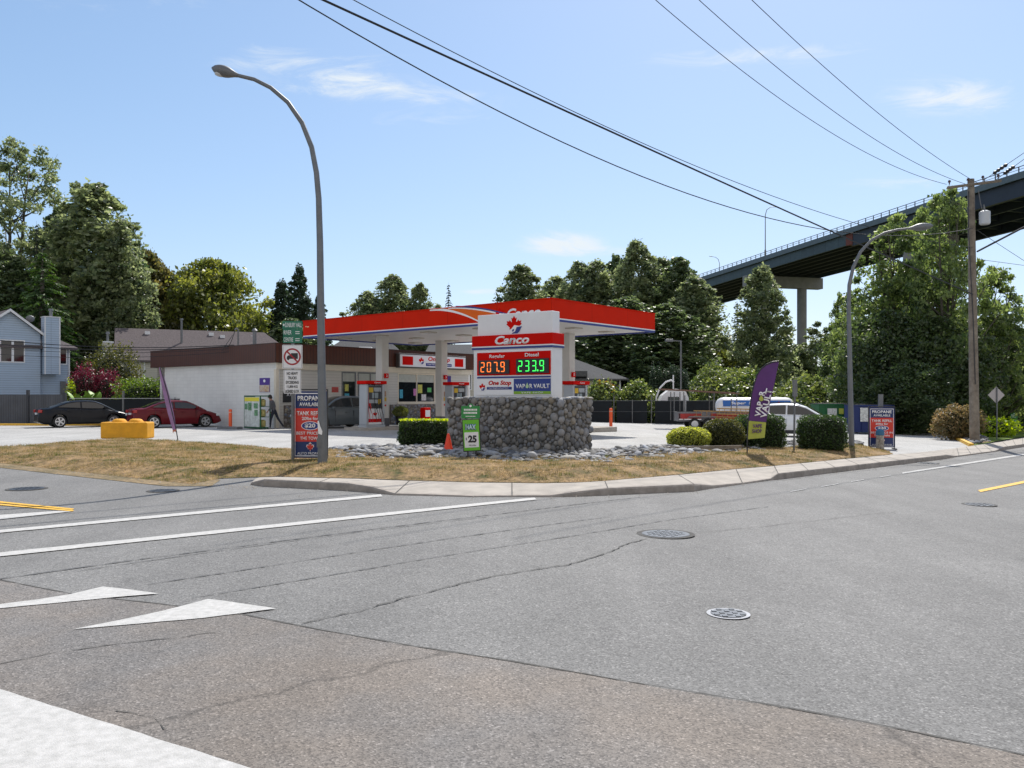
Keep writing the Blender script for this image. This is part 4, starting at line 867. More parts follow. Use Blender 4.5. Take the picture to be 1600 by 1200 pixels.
for i, (a, b2, c) in enumerate((((1535, 283), (1565, 262), (1610, 232)), ((1556, 281), (1580, 262), (1612, 240)))):
    Ap = P(a[0], a[1], 40); Bp = P(c[0], c[1], 35); dd = Bp-Ap
    wire('power_line', lambda t: Ap+dd*t*2.2, .013, ('upper', 'lower')[i]+' of two power lines leaving the crossarm at the upper right corner')
    mb = MB(); s0 = Ap+dd*.25; s1 = Ap+dd*.55; mb.tube([s0.lerp(s1, j/8) for j in range(9)], [.03, .09, .04, .09, .04, .09, .04, .09, .03], 8); tag(mb.build('strain_insulator', M_black), ('upper', 'lower')[i]+' dark strain insulator on the power line at the upper right corner', 'insulator')
wire('telephone_wire', lambda t: P(1527, 360, 40).lerp(P(1720, 485, 60), t), .012, 'thin wire sloping down to the right from the wooden pole, under the guy cable')
wire('telephone_wire', lambda t: P(1527, 405, 40).lerp(P(1700, 428, 60), t), .012, 'nearly level thin wire to the right of the wooden pole')
for i, (y0, y1) in enumerate(((527, 541), (534, 543), (541, 546), (551, 551))):
    a = P(-60, y0-2, 47.5); b = P(366, y1-2, 46.8)
    wire('service_wire', lambda t: a.lerp(b, t)+Vector((0, 0, -.35*4*t*(1-t))), .022 if i < 2 else .012, ('topmost', 'second', 'third', 'lowest')[i]+' of four service wires strung past the grey house to the store roof')

# propane boards
M_bred = mat('board_red', (.62, .035, .02), .4, noise=.06)
def propane(loc, rz, lab):
    e = empty('propane_sign', loc, rz, lab, 'advertising sign')
    c_ = MB(); c_.box(-.5, .5, -.03, .03, .08, 1.68, bev=.01); c_.build('board', M_navy, e)
    c_ = MB(); c_.box(-.47, .47, -.034, -.031, .47, 1.27); c_.build('red_panel', M_bred, e)
    c_ = MB(); y = -.03
    for r_ in (rect(-.46, .46, 1.615, 1.635), rect(-.46, .46, .12, .14), rect(-.46, -.445, .141, 1.614), rect(.445, .46, .141, 1.614)): c_.plate(r_, (0, -.035, 0), AX, AZ, 0, .003)
    c_.build('border_line', M_let, e)
    o_ = (0, -.034, 0)
    for s, x, z0, z1, bo in (('PROPANE', .38, 1.45, 1.57, .03), ('AVAILABLE', .33, 1.32, 1.41, .02), ('TANK REFILL', .40, 1.10, 1.20, .02), ('20lbs for', .25, .985, 1.065, .02), ('BEST PRICE IN', .42, .635, .71, .01), ('THE TOWN', .30, .51, .59, .01), ('AUTO PROPANE', .39, .155, .215, .01)):
        text(s, -x, x, z0, z1, o_, AX, AZ, M_let, e, bold=bo)
    c_ = MB(); c_.plate(oval(0, .85, .27, .105), o_, AX, AZ, 0, .003); c_.build('oval_rim', M_let, e)
    c_ = MB(); c_.plate(oval(0, .85, .25, .09), o_, AX, AZ, .004, .006); c_.build('oval_patch', M_blue, e)
    text('$20', -.16, .16, .79, .91, (0, -.040, 0), AX, AZ, M_let, e, bold=.04)
    c_ = MB(); c_.plate(leafpts(0, .315, .15), o_, AX, AZ, 0, .003); c_.build('leaf_rim', M_let, e)
    c_ = MB(); c_.plate(leafpts(0, .315, .125), o_, AX, AZ, .004, .006).plate(rect(-.02, .02, .28, .40), o_, AX, AZ, .007, .008); c_.build('maple_leaf', M_bred, e)
    c_ = MB(); c_.box(-.52, -.49, -.3, .3, 0, .05).box(.49, .52, -.3, .3, 0, .05).box(-.52, -.501, -.035, .035, .05, 1.72).box(.501, .52, -.035, .035, .05, 1.72).box(-.519, .519, -.03, .03, 1.70, 1.73); c_.build('stand', M_black, e)
    return e
pl_ = propane(Vector((-4.79, 20.0, .12)), R(-3), 'tall navy and red propane board half behind the street lamp at the corner'); pl_.scale = (.80, 1, .99)
pq = propane(Vector((14.15, 32.2, gz(14.15)+.0)), R(-8), 'navy and red propane board by the driveway behind a post and a blue capped marker'); pq.scale = (.93, 1, .95)
# sign post with green street board and truck ban
D = 19.9; b0 = Vector(((457.5-800)/F*D, D, .14))
e = empty('traffic_sign', b0, R(2), 'no heavy trucks sign under a green street name board on one grey post', 'traffic sign')
Z = lambda py: EYE-(py-HZ)/F*D-b0.z
c_ = MB(); c_.tube([(0, 0, -.1), (0, 0, Z(505))], .036, 10); c_.build('post', M_steeld, e)
c_ = MB(); c_.plate(rrect(-.235, .235, Z(576), Z(539), .02), (0, -.045, 0), AX, AZ, 0, .006); p1 = c_.build('ban_plate', M_whitem, e)
zc = (Z(576)+Z(539))/2
c_ = MB(); c_.plate(stroke(rect(-.215, .215, Z(575), Z(540))+[(-.215, Z(575))], .006), (0, -.051, 0), AX, AZ, .0005, .002)
c_.plate([(-.05, zc-.05), (.13, zc-.05), (.13, zc+.085), (-.03, zc+.085), (-.03, zc+.02), (-.06, zc+.035), (-.10, zc+.03), (-.125, zc-.0), (-.135, zc-.05)], (0, -.051, 0), AX, AZ, .0005, .002)
for x in (-.095, .07): c_.plate(oval(x, zc-.055, .027, .027, 12), (0, -.051, 0), AX, AZ, .0021, .003)
c_.build('truck_symbol', M_black, p1)
ringp = oval(0, zc, .20, .20, 40); inn = oval(0, zc, .163, .163, 40); c_ = MB()
for i in range(40): c_.plate([ringp[i], ringp[(i+1) % 40], inn[(i+1) % 40], inn[i]], (0, -.051, 0), AX, AZ, .0031, .005)
c_.plate(stroke([(-.13, zc+.13), (.13, zc-.13)], .036), (0, -.051, 0), AX, AZ, .0036, .0055); c_.build('red_ring', mat('sign_crimson', (.36, .012, .02), .4), p1)
c_ = MB(); c_.plate(rrect(-.205, .205, Z(615), Z(578), .02), (0, -.045, 0), AX, AZ, 0, .006); p2 = c_.build('limit_plate', M_whitem, e)
c_ = MB(); c_.plate(stroke(rect(-.19, .19, Z(614), Z(579))+[(-.19, Z(614))], .006), (0, -.051, 0), AX, AZ, .0005, .002); c_.build('plate_border', M_black, p2)
hh = Z(579)-Z(614)
for i, (s, w) in enumerate((('NO HEAVY', .13), ('TRUCKS', .10), ('EXCEEDING', .15), ('11,800 KG', .125), ('LICENSED G.V.W.', .165))):
    z1 = Z(579)-.035-i*.105; text(s, -w, w, z1-.068, z1, (0, -.051, 0), AX, AZ, M_black, p2, bold=.02)
M_grn = mat('street_green', (.012, .17, .10), .4)
c_ = MB(); c_.plate(rect(-.235, .235, Z(514), Z(502)), (0, -.04, 0), AX, AZ, 0, .006).plate(rect(-.22, .23, Z(525), Z(514.6)), (0, -.04, 0), AX, AZ, 0, .006).plate(rect(-.22, .23, Z(536), Z(525.6)), (0, -.04, 0), AX, AZ, 0, .006); p3 = c_.build('street_board', M_grn, e)
for s, x0, x1, ya, yb in (('SUNBURY HALL', -.17, .22, 511.5, 504.5), ('RIVER', -.20, -.02, 523, 516.5), ('CENTRE', -.20, .02, 534, 527.5)): text(s, x0, x1, Z(ya), Z(yb), (0, -.046, 0), AX, AZ, M_let, p3, bold=.0)
c_ = MB(); c_.plate([(-.225, Z(508)), (-.195, Z(505.5)), (-.195, Z(507.2)), (-.18, Z(507.2)), (-.18, Z(508.8)), (-.195, Z(508.8)), (-.195, Z(510.5))], (0, -.046, 0), AX, AZ, 0, .002)
for y in (518, 521, 529, 532): c_.plate(rect(.07, .17, Z(y+1), Z(y)), (0, -.046, 0), AX, AZ, 0, .002)
c_.build('arrow', M_let, p3)
# lottery boards
M_lime = mat('board_lime', (.13, .48, .02), .4, noise=.05); M_dgrn = mat('board_green', (.02, .24, .05), .4)
def lotto(loc, rz, lab):
    e = empty('lottery_sign', loc, rz, lab, 'lottery sign', 'green lottery boards')
    c_ = MB(); c_.box(-.16, -.12, -.015, .015, -.05, .36).box(.08, .12, -.015, .015, -.05, .36); c_.build('leg', M_black, e)
    T = Matrix.Rotation(R(-3), 4, 'Y')
    c_ = MB(); c_.box(-.26, .26, -.02, .02, .20, 1.14, T, bev=.01); bd = c_.build('board', M_black, e)
    c_ = MB(); c_.box(-.235, .235, -.026, -.021, .23, 1.12, T); c_.build('lime_face', M_lime, e)
    c_ = MB(); c_.box(-.205, .205, -.030, -.0265, .32, .76, T); c_.build('white_panel', M_whitem, e)
    c_ = MB(); c_.plate(rrect(-.27, .27, 1.16, 1.52, .03), (-.06, -.01, 0), AX, AZ, 0, .02); c_.plate(oval(0, 1.52, .07, .07, 16), (-.06, -.01, 0), AX, AZ, 0, .019); tb = c_.build('top_board', M_dgrn, e)
    c_ = MB()
    for z, w in ((1.41, .19), (1.32, .20), (1.22, .14)):
        x = -w
        while x < w: ww = random.uniform(.018, .035); c_.plate(rect(x, min(w, x+ww), z-.027, z+.027) if z > 1.25 else rect(x, min(w, x+ww), z-.013, z+.013), (-.06, -.03, 0), AX, AZ, 0, .002); x += ww+.010
    c_.plate(oval(0, 1.52, .035, .035, 12), (-.06, -.03, 0), AX, AZ, 0, .002); c_.build('worn_lettering', M_let, tb)
    text('25', -.10, .15, .46, .67, (-.03, -.030, 0), AX, AZ, M_black, e, bold=.05); text('$', -.17, -.135, .52, .60, (-.03, -.030, 0), AX, AZ, M_black, e); text('MILLION', -.08, .12, .36, .40, (-.02, -.030, 0), AX, AZ, M_black, e)
    text('MAX', -.175, .155, .82, 1.0, (-.045, -.026, 0), AX, AZ, M_blue, e, bold=.11); text('MAX', -.16, .14, .835, .985, (-.045, -.031, 0), AX, AZ, mat('pale_cyan', (.55, .78, .82), .4), e, bold=.035)
    return e
lq = G(738, 727); lt = lotto(Vector((lq.x, 20.5, .15)), R(-4), 'green and white lottery board reading 25 on two legs in front of the cobblestone planter')
lt2 = dup(lt, Vector((33., 55.2, gz(33)+.05)), R(-8), 'small green lottery board reading 25 far right beside the meadow')
lt.scale = (.84, .84, .84); lt2.scale = (.84, .84, .84)
# traffic cone
e = empty('traffic_cone', Vector((-1.72, 22.7, .16)), R(20), 'orange traffic cone on the rocks between the box hedge and the lottery board', 'traffic cone'); M_cone = mat('cone_orange', (.85, .06, .015), .5)
c_ = MB(); c_.box(-.17, .17, -.17, .17, 0, .03, bev=.01); c_.build('base', M_cone, e); c_ = MB(); c_.tube([(0, 0, .03), (0, 0, .1), (0, 0, .48), (0, 0, .5)], [.13, .115, .035, .028], 18); c_.build('cone', M_cone, e, smooth=True)
# yellow concrete block
bp = G(192, 689); M_yb = mat('yellow_block', (.72, .34, .015), .75, noise=.14, nscale=3, bump=.4, bscale=25)
e = empty('concrete_block', (bp.x, bp.y+.4, .08), R(2), 'yellow painted concrete block with two round lifting knobs on the dry grass', 'concrete block')
c_ = MB(); c_.box(-.86, .86, -.38, .38, 0, .62, bev=.05).box(-.002, .002, -.384, -.37, .05, .6); c_.build('block', M_yb, e)
for x in (-.31, .31): c_ = MB(); c_.tube([(x, 0, .60), (x, 0, .66), (x, 0, .72), (x, 0, .74)], [.27, .25, .19, .12], 16); c_.build('knob', M_yb, e, smooth=True)
# feather flags
M_pur = mat('flag_purple', (.10, .028, .16), .65, noise=.12, nscale=3); M_chart = mat('flag_chartreuse', (.40, .44, .07), .65, noise=.05)
M_plum = mat('flag_lilac', (.30, .18, .36), .7, noise=.2, nscale=4)
def frame2(base, rz=0):
    return lambda px, py, D: ((px-800)/F*D-base.x, EYE-(py-HZ)/F*D-base.z)
D = 24.3; b0 = Vector(((1167.5-800)/F*D, D, gz(7)+.08)); f = lambda x, y: ((x-800)/F*D-b0.x, EYE-(y-HZ)/F*D-b0.z)
e = empty('feather_flag', b0, 0, 'purple feather flag with white lettering and yellow green tail before the clipped shrubs', 'flag')
pole = [(1167.5, 715), (1167.5, 690), (1169, 660), (1174.5, 615), (1182, 587), (1189, 576), (1197.5, 569), (1207, 565), (1217, 564)]
c_ = MB(); c_.tube([(f(x, y)[0], 0, f(x, y)[1]) for x, y in pole], [.02, .02, .018, .018, .017, .016, .014, .012, .01], 8); c_.build('pole', M_black, e)
def cloth(name, L, Rr, m, parent, amp=.03, n=10):
    """cloth between a left and a right edge polyline (2D), gently rippled, a few mm thick"""
    mb = MB(); V = []; k = len(L)
    for s in (0, .006):
        for i in range(k):
            for j in range(n+1):
                t = j/n; x = L[i][0]+(Rr[i][0]-L[i][0])*t; z = L[i][1]+(Rr[i][1]-L[i][1])*t; V.append((x, -s+amp*math.sin(x*9+z*2.3)*t, z))
    mb.v = V; w = n+1
    for s in (0, 1):
        for i in range(k-1):
            for j in range(n):
                q = (s*k*w+i*w+j, s*k*w+i*w+j+1, s*k*w+(i+1)*w+j+1, s*k*w+(i+1)*w+j); mb.f.append(q if s else q[::-1]); mb.mi.append(0)
    return mb.build(name, m, parent, smooth='all')
Le = [f(x, y) for x, y in ((1169.6, 657), (1172, 636), (1175.2, 614), (1179, 599), (1183, 587), (1189, 577), (1197.5, 570.5), (1207, 566.5), (1216.5, 565))]
Re = [f(x, y) for x, y in ((1197.5, 659.5), (1199.8, 647), (1203.5, 627), (1207, 610), (1210.5, 596), (1213, 585), (1215, 577), (1216.5, 570), (1217.4, 565.3))]
cloth('banner', Le, Re, M_pur, e)
c_ = MB(); c_.tube([(x, -.003, z) for x, z in Le], .012, 6); c_.build('sleeve', M_black, e)
Lt = [f(x, y) for x, y in ((1167.4, 686.5), (1168.2, 672), (1169.6, 657.6))]; Rt = [f(x, y) for x, y in ((1194.5, 683.8), (1196, 672), (1197.4, 660.1))]
cloth('tail', Lt, Rt, M_chart, e)
ang = math.atan2(f(1190, 600)[1]-f(1180, 650)[1], f(1190, 600)[0]-f(1180, 650)[0]); a_ = (math.cos(ang), 0, math.sin(ang)); b_ = (-math.sin(ang), 0, math.cos(ang))
def up_text(s, px, py, L, h, **k):
    x, z = f(px, py); text(s, 0, L, -h, 0, (x, -.045, z), a_, b_, M_let, e, bold=.03, base=.0, **k)
up_text('VAP', 1178.2, 650, .44, .17); up_text('VAULT', 1187.2, 652, .86, .18)
x, z = f(1178.2, 650); text('R', .62, .76, -.17, 0, (x, -.045, z), a_, b_, M_let, e, bold=.03, base=.0)
c_ = MB(); x += a_[0]*.52-b_[0]*.095; z += a_[2]*.52-b_[2]*.095; c_.plate([(x+p, z+q_) for p, q_ in drop(0, 0, .085)], (0, -.045, 0), AX, AZ, 0, .004); c_.build('drop_emblem', M_chart, e)
for s, x0, x1, y0, y1 in (('VAPE', 1175.5, 1190, 668.5, 662.5), ('SHOP', 1174.5, 1189.5, 676.5, 670.5)):
    A = f(x0, y0); Bq = f(x1, y1); text(s, A[0], Bq[0], A[1], Bq[1], (0, -.045, 0), AX, AZ, M_pur, e, bold=.02)
bq = G(279, 692); D = bq.y; b0 = Vector((bq.x, bq.y, .12))
e = empty('feather_flag', b0, 0, 'furled purple feather flag seen edge on, leaning left beside the yellow concrete block', 'flag')
c_ = MB(); c_.tube([(f(x, y)[0], 0, f(x, y)[1]) for x, y in ((279, 694), (275, 670), (262, 615), (250, 573))], .018, 8); c_.build('pole', M_black, e)
Le = [f(x, y) for x, y in ((270, 672), (262, 645), (255, 615), (250.5, 592), (248.6, 574))]; Re = [f(x, y) for x, y in ((275.5, 671), (271, 645), (263.5, 615), (257, 592), (249.6, 573.6))]
cloth('banner', Le, Re, M_plum, e, .05, 4)
c_ = MB(); c_.plate([f(x, y) for x, y in ((270, 672), (275.5, 671), (275, 675), (272, 674), (270.5, 677))], (0, -.01, 0), AX, AZ, 0, .01); c_.build('tail', mat('tail_salmon', (.50, .18, .12), .7), e)
# bare posts, back of the warning sign, marker
def post(name, px0, py0, px1, py1, D, r, lab, plate=None, zoff=0):
    b0 = Vector(((px0-800)/F*D, D, gz((px0-800)/F*D)+zoff)); e = empty(name, b0, 0, lab, 'sign post')
    t = P(px1, py1, D)-b0; c_ = MB(); c_.tube([(0, 0, -.1), t], r, 8); c_.build('post', M_steel, e)
    if plate: w, z0, z1 = plate; c_ = MB(); c_.box(t.x-w/2, t.x+w/2, -.05, .05, t.z-z0, t.z+z1); c_.build('sign_plate', M_steel, e)
    return e
post('sign_post', 1240.5, 714, 1242, 598, 27.2, .032, 'thin grey post with a sign seen edge on, left of the dark clipped hedge', (.13, .45, .1))
post('sign_post', 1377, 708, 1376, 618, 32.6, .03, 'thin grey post with a sign seen edge on, in front of the right propane board', (.16, .50, .05))
e = post('warning_sign', 1557.5, 682, 1558, 605, 44, .03, 'grey back of a diamond shaped warning sign right of the utility pole')
c_ = MB(); cz = P(1558, 617, 44).z-gz(25); t = .44; c_.plate([(0, cz-t), (t, cz), (0, cz+t), (-t, cz)], (.0, .05, 0), AX, AZ, 0, .01); c_.build('diamond_plate', mat('sign_back', (.42, .40, .40), .4, .4), e)
D = 31.8; mk = Vector(((1375-800)/F*D, D, gz(13.9)+.03)); e = empty('marker_post', mk, 0, 'short mottled concrete marker with a blue cap in front of the right propane board', 'marker')
c_ = MB(); c_.tube([(0, 0, -.05), (0, 0, .45), (0, 0, .52)], [.15, .14, .12], 12); c_.build('post', mat('mottled', (.12, .10, .08), .8, noise=.6, nscale=12, col2=(.55, .50, .42)), e)
c_ = MB(); c_.tube([(0, 0, .52), (0, 0, .68), (0, 0, .76)], [.155, .15, .06], 12); c_.build('cap', mat('cap_blue', (.03, .14, .26), .5), e)
e = empty('lamp_post', (P(1064, 600, 62).x, 62, gz(12)), 0, 'square armed parking lot lamp behind the ladder rack', 'lamp post')
zt = P(0, 532, 62).z-gz(12); c_ = MB(); c_.tube([(0, 0, 0), (0, 0, zt)], .07, 8).tube([(0, 0, zt-.05), (-.75, 0, zt-.0)], .04, 6); c_.build('pole', M_steeld, e); c_ = MB(); c_.box(-1.15, -.6, -.2, .2, zt-.10, zt+.1, bev=.02); c_.build('lamp_head', M_steel, e)
c_ = MB(); c_.box(0, 3.2, -.05, .05, 0, .1); tag(c_.build('timber_edging', M_wood, None, loc=G(1010, 704, .16)), 'short timber lying along the back of the rock bed right of the planter', 'timber')
bpy.data.objects['timber_edging'].rotation_euler = (0, 0, R(18))

# ================================================================== VEHICLES
M_wt = mat('tail_lamp', (.35, .01, .01), .15, spec=.8); M_hl = mat('head_lamp', (.6, .62, .65), .08, spec=.8); M_plate = mat('licence_plate', (.7, .72, .75), .4)
def car(name, loc, rz, lab, paint, kind='sedan', clad=None, cat='car'):
    e = empty(name, loc, rz, lab, cat)
    if kind == 'sedan':
        L, Wd, wr, w1, w2 = 4.55, 1.78, .325, .98, 3.65
        deck = [(0, .60), (.04, .93), (.12, 1.01), (.75, 1.05), (1.3, 1.04), (2.4, .99), (3.35, .97), (3.9, .86), (4.3, .73), (4.48, .60), (4.55, .42)]
        gh = [(.52, 1.04), (.9, 1.19), (1.35, 1.37), (1.8, 1.445), (2.3, 1.46), (2.75, 1.43), (3.1, 1.28), (3.75, .93)]; gx = (1.52, 2.68)
    else:
        L, Wd, wr, w1, w2 = 4.5, 1.84, .355, .88, 3.55
        deck = [(0, .55), (.03, .95), (.08, 1.12), (.5, 1.13), (1.5, 1.10), (2.6, 1.08), (3.3, 1.06), (3.9, 1.0), (4.3, .86), (4.44, .68), (4.5, .45)]
        gh = [(.10, 1.12), (.28, 1.38), (.48, 1.58), (.9, 1.66), (1.6, 1.69), (2.2, 1.66), (2.6, 1.54), (3.45, 1.04)]; gx = (.62, 2.28)
    hw = Wd/2
    def ip(t, x):
        for (a, b), (c, d) in zip(t, t[1:]):
            if x <= c: return b+(d-b)*(x-a)/(c-a)
        return t[-1][1]
    N_ = 70; mb = MB(); V = []
    for i in range(N_+1):
        x = L*i/N_; zt = ip(deck, x); zb = .20
        for w in (w1, w2):
            if abs(x-w) < wr+.06: zb = max(zb, wr+math.sqrt(max(0, (wr+.06)**2-(x-w)**2))*.98)
        end = min(x, L-x); rd = hw*(1-.16*math.exp(-end/.22)-.05*math.exp(-end/.8))
        zb = min(zb, zt-.1)
        if end < .25: zb = max(zb, .30-.4*end)
        zs = [zb, zb+(zt-zb)*.12, zb+(zt-zb)*.45, zb+(zt-zb)*.72, zt-.05, zt]; ys = [rd*.95, rd, rd*1.0, rd*.975, rd*.935, rd*.85]
        row = [(x, -y, z) for y, z in zip(ys, zs)]+[(x, 0, zt+.025)]+[(x, y, z) for y, z in list(zip(ys, zs))[::-1]]; V += row
    w = 13; mb.v = V
    for i in range(N_):
        for j in range(w-1): mb.f.append((i*w+j, i*w+j+1, (i+1)*w+j+1, (i+1)*w+j)); mb.mi.append(0)
        mb.f.append((i*w, (i+1)*w, (i+1)*w+w-1, i*w+w-1)); mb.mi.append(0)
    mb.f += [tuple(range(w)), tuple(N_*w+j for j in reversed(range(w)))]; mb.mi += [0, 0]
    # greenhouse
    def gy(x, z): zb = ip(deck, x); return hw*.86-(z-zb)*.36
    def ipg(x): return ip(gh, x) if gh[0][0] <= x <= gh[-1][0] else 0
    o = len(mb.v); n2 = 44
    for i in range(n2+1):
        x = gh[0][0]+(gh[-1][0]-gh[0][0])*i/n2; zt = max(ip(gh, x), ip(deck, x)+.002); zb = ip(deck, x)-.03
        yb = hw*.86; yt = gy(x, zt-.05); yt2 = yt-.09
        mb.v += [(x, -yb, zb), (x, -yt, max(zb+.01, zt-.05)), (x, -yt2, zt-.008), (x, 0, zt+.015), (x, yt2, zt-.008), (x, yt, max(zb+.01, zt-.05)), (x, yb, zb)]
    for i in range(n2):
        for j in range(6): mb.f.append((o+i*7+j, o+i*7+j+1, o+(i+1)*7+j+1, o+(i+1)*7+j)); mb.mi.append(0)
    body = mb.build('body', paint, e, smooth=True)
    bm = bmesh.new(); bm.from_mesh(body.data); bmesh.ops.recalc_face_normals(bm, faces=bm.faces[:]); bm.to_mesh(body.data); bm.free()
    # side glass
    xa, xb = gh[0][0], gh[-1][0]; cut = (xa+xb)/2-.1
    def side(xs0, xs1, nm):
        for s in (-1, 1):
            m = MB(); n = 14; top = []; bot = []
            for i in range(n+1):
                x = xs0+(xs1-xs0)*i/n; zt = ip(gh, x)-.10; zb = ip(deck, x)+.04
                if zt < zb+.015: continue
                top.append((x, zt)); bot.append((x, zb))
            q = top+bot[::-1]; k = len(q)
            outv = [(x, s*(gy(x, z)+.010), z) for x, z in q]; inv = [(x, s*(gy(x, z)-.01), z) for x, z in q]; nn = len(top)
            m.v = outv+inv
            for i in range(nn-1): m.f.append((i, i+1, k-2-i, k-1-i)); m.mi.append(0)
            for i in range(k): m.f.append((i, (i+1) % k, k+(i+1) % k, k+i)); m.mi.append(0)
            m.build(nm, M_glass, e)
    side(xa+.35, cut-.04, 'rear_side_window') if kind == 'sedan' else side(xa+.75, cut-.04, 'rear_side_window')
    if kind != 'sedan': side(xa+.16, xa+.68, 'quarter_window')
    side(cut+.04, xb-.22, 'front_side_window')
    def screen(pa, pb, nm, yo):
        m = MB(); n = 6; V = []
        for i in range(n+1):
            x = pa+(pb-pa)*i/n; z = ip(gh, x); y = gy(x, z-.05)-yo
            V += [(x, -y, z-.004), (x, -y*.5, z+.022), (x, 0, z+.027), (x, y*.5, z+.022), (x, y, z-.004)]
        m.v = V
        for i in range(n):
            for j in range(4): m.f.append((i*5+j, i*5+j+1, i*5+6+j, i*5+5+j)); m.mi.append(0)
        oo = m.build(nm, M_glass, e, smooth='all'); 
    screen(gh[5][0]+.06, gh[-1][0]-.06, 'windscreen', .10); screen(gh[0][0]+.05, gh[2 if kind != 'sedan' else 3][0]-.1, 'rear_window', .13)
    # lamps, plate, trim
    for s in (-1, 1):
        m = MB(); m.box(-.02, .16, s*hw*.62, s*hw*.93, .80, .95, bev=.02) if kind == 'sedan' else m.box(-.03, .10, s*hw*.74, s*hw*.92, .85, 1.25, bev=.02); m.build('tail_light', M_wt, e)
        m = MB(); m.box(L-.30, L-.06, s*hw*.58, s*hw*.93, .60, .72, bev=.03); m.build('headlight', M_hl, e)
        m = MB(); m.box(gh[-1][0]-.62, gh[-1][0]-.48, s*(hw*.93), s*(hw+.16), 1.0, 1.13, bev=.03); m.build('mirror', paint, e)
        for x in (cut-.6, cut+.42): m = MB(); m.box(x-.1, x+.1, s*hw*.975, s*(hw*.985+.02), .83, .865, bev=.008); m.build('door_handle', paint, e)
        m = MB()
        for x in (cut, cut-.98, cut+1.1): m.box(x-.004, x+.004, s*hw*.9, s*(hw*1.0+.002), .34, .93)
        m.build('door_gap', M_black, e)
    m = MB(); m.box(-.035, .03, -.17, .17, .70 if kind == 'sedan' else .78, .80 if kind == 'sedan' else .90); m.build('licence_plate', M_plate, e)
    m = MB(); m.box(-.02, .1, -hw*.8, hw*.8, .28, .42, bev=.03).box(L-.12, L+.0, -hw*.7, hw*.7, .28, .46, bev=.03); m.build('bumper_trim', M_black if clad else M_navy if False else paint, e)
    if clad:
        m = MB()
        for s in (-1, 1): m.box(w1+wr+.08, w2-wr-.08, s*hw*.94, s*(hw+.012), .20, .36, bev=.01)
        m.build('sill_cladding', M_black, e)
        m = MB()
        for s in (-1, 1): m.tube([(gh[2][0]+.1, s*.55, 1.64), (gh[3][0], s*.57, 1.72), (gh[5][0]-.1, s*.57, 1.73), (gh[5][0]+.1, s*.55, 1.64)], .018, 6)
        m.build('roof_rail', M_black, e)
    # wheels
    for x in (w1, w2):
        for s in (-1, 1):
            y = s*(hw-.11)
            t = MB(); pr = [(.10, wr*.62), (.11, wr*.9), (.08, wr), (-.08, wr), (-.11, wr*.9), (-.10, wr*.62)]
            t.tube([(x, y+a, wr) for a, _ in pr], [r for _, r in pr], 24, cap=True); wh = t.build('wheel', M_tyre, e, smooth=True)
            r_ = MB(); yy = y+s*.101
            r_.tube([(x, yy, wr), (x, yy+s*.012, wr)], [wr*.70, wr*.70], 24); r_.build('rim_well', M_black, wh)
            r_ = MB(); yo = yy+s*.013
            for k in range(5 if kind == 'sedan' else 6):
                a = 2*math.pi*k/(5 if kind == 'sedan' else 6)+.3
                c, sn = math.cos(a), math.sin(a); pn_ = [(-.03, wr*.12), (.03, wr*.12), (.045, wr*.66), (-.045, wr*.66)]
                q = [(x+u*c-v*sn, yo, wr+u*sn+v*c) for u, v in pn_]; q2 = [(a1, yo+s*.018, c1) for a1, b1, c1 in q]
                r_.add(q+q2, [(0, 1, 2, 3), (4, 5, 6, 7), (0, 1, 5, 4), (1, 2, 6, 5), (2, 3, 7, 6), (3, 0, 4, 7)])
            r_.tube([(x, yo, wr), (x, yo+s*.03, wr)], [wr*.17, wr*.13], 12)
            for k in range(24):
                a0, a1 = 2*math.pi*k/24, 2*math.pi*(k+1)/24; v8 = []
                for yy_ in (yo, yo+s*.02):
                    for rr in (wr*.62, wr*.71):
                        for aa in (a0, a1): v8.append((x+rr*math.cos(aa), yy_, wr+rr*math.sin(aa)))
                r_.add(v8, [(0, 1, 3, 2), (4, 5, 7, 6), (0, 1, 5, 4), (2, 3, 7, 6)])
            r_.build('rim', M_rim, wh)
    m = MB(); m.box(.3, L-.3, -hw*.8, hw*.8, .17, .45); m.build('underbody', M_black, e)
    return e
def at_mid(px, D, rz, L=4.55): x = (px-800)/F*D; return Vector((x-math.cos(rz)*L/2, D-math.sin(rz)*L/2, gz(x)+.005))
rz = R(38)
car('parked_car', at_mid(130, 46.2, rz), rz, 'black sedan parked in front of the grey wooden fence', mat('paint_black', (.004, .005, .008), .3, 0, coat=.12, spec=.25))
car('parked_car', at_mid(273, 45.6, rz), rz, 'dark red sedan parked beside the white side wall of the store', mat('paint_maroon', (.12, .003, .008), .3, 0, coat=.15, spec=.25))
rz = R(222)
car('parked_car', at_mid(524, 44.6, rz, 4.5), rz, 'dark grey hatchback wagon parked at the store front behind the propane board', mat('paint_graphite', (.12, .14, .15), .35, .2, coat=.4), 'suv')
rz = R(-24)
car('parked_car', at_mid(1250, 42.5, rz, 4.5), rz, 'white crossover with black trim behind the purple flag and clipped hedges', mat('paint_white', (.76, .78, .80), .3, coat=1), 'suv', clad=True)
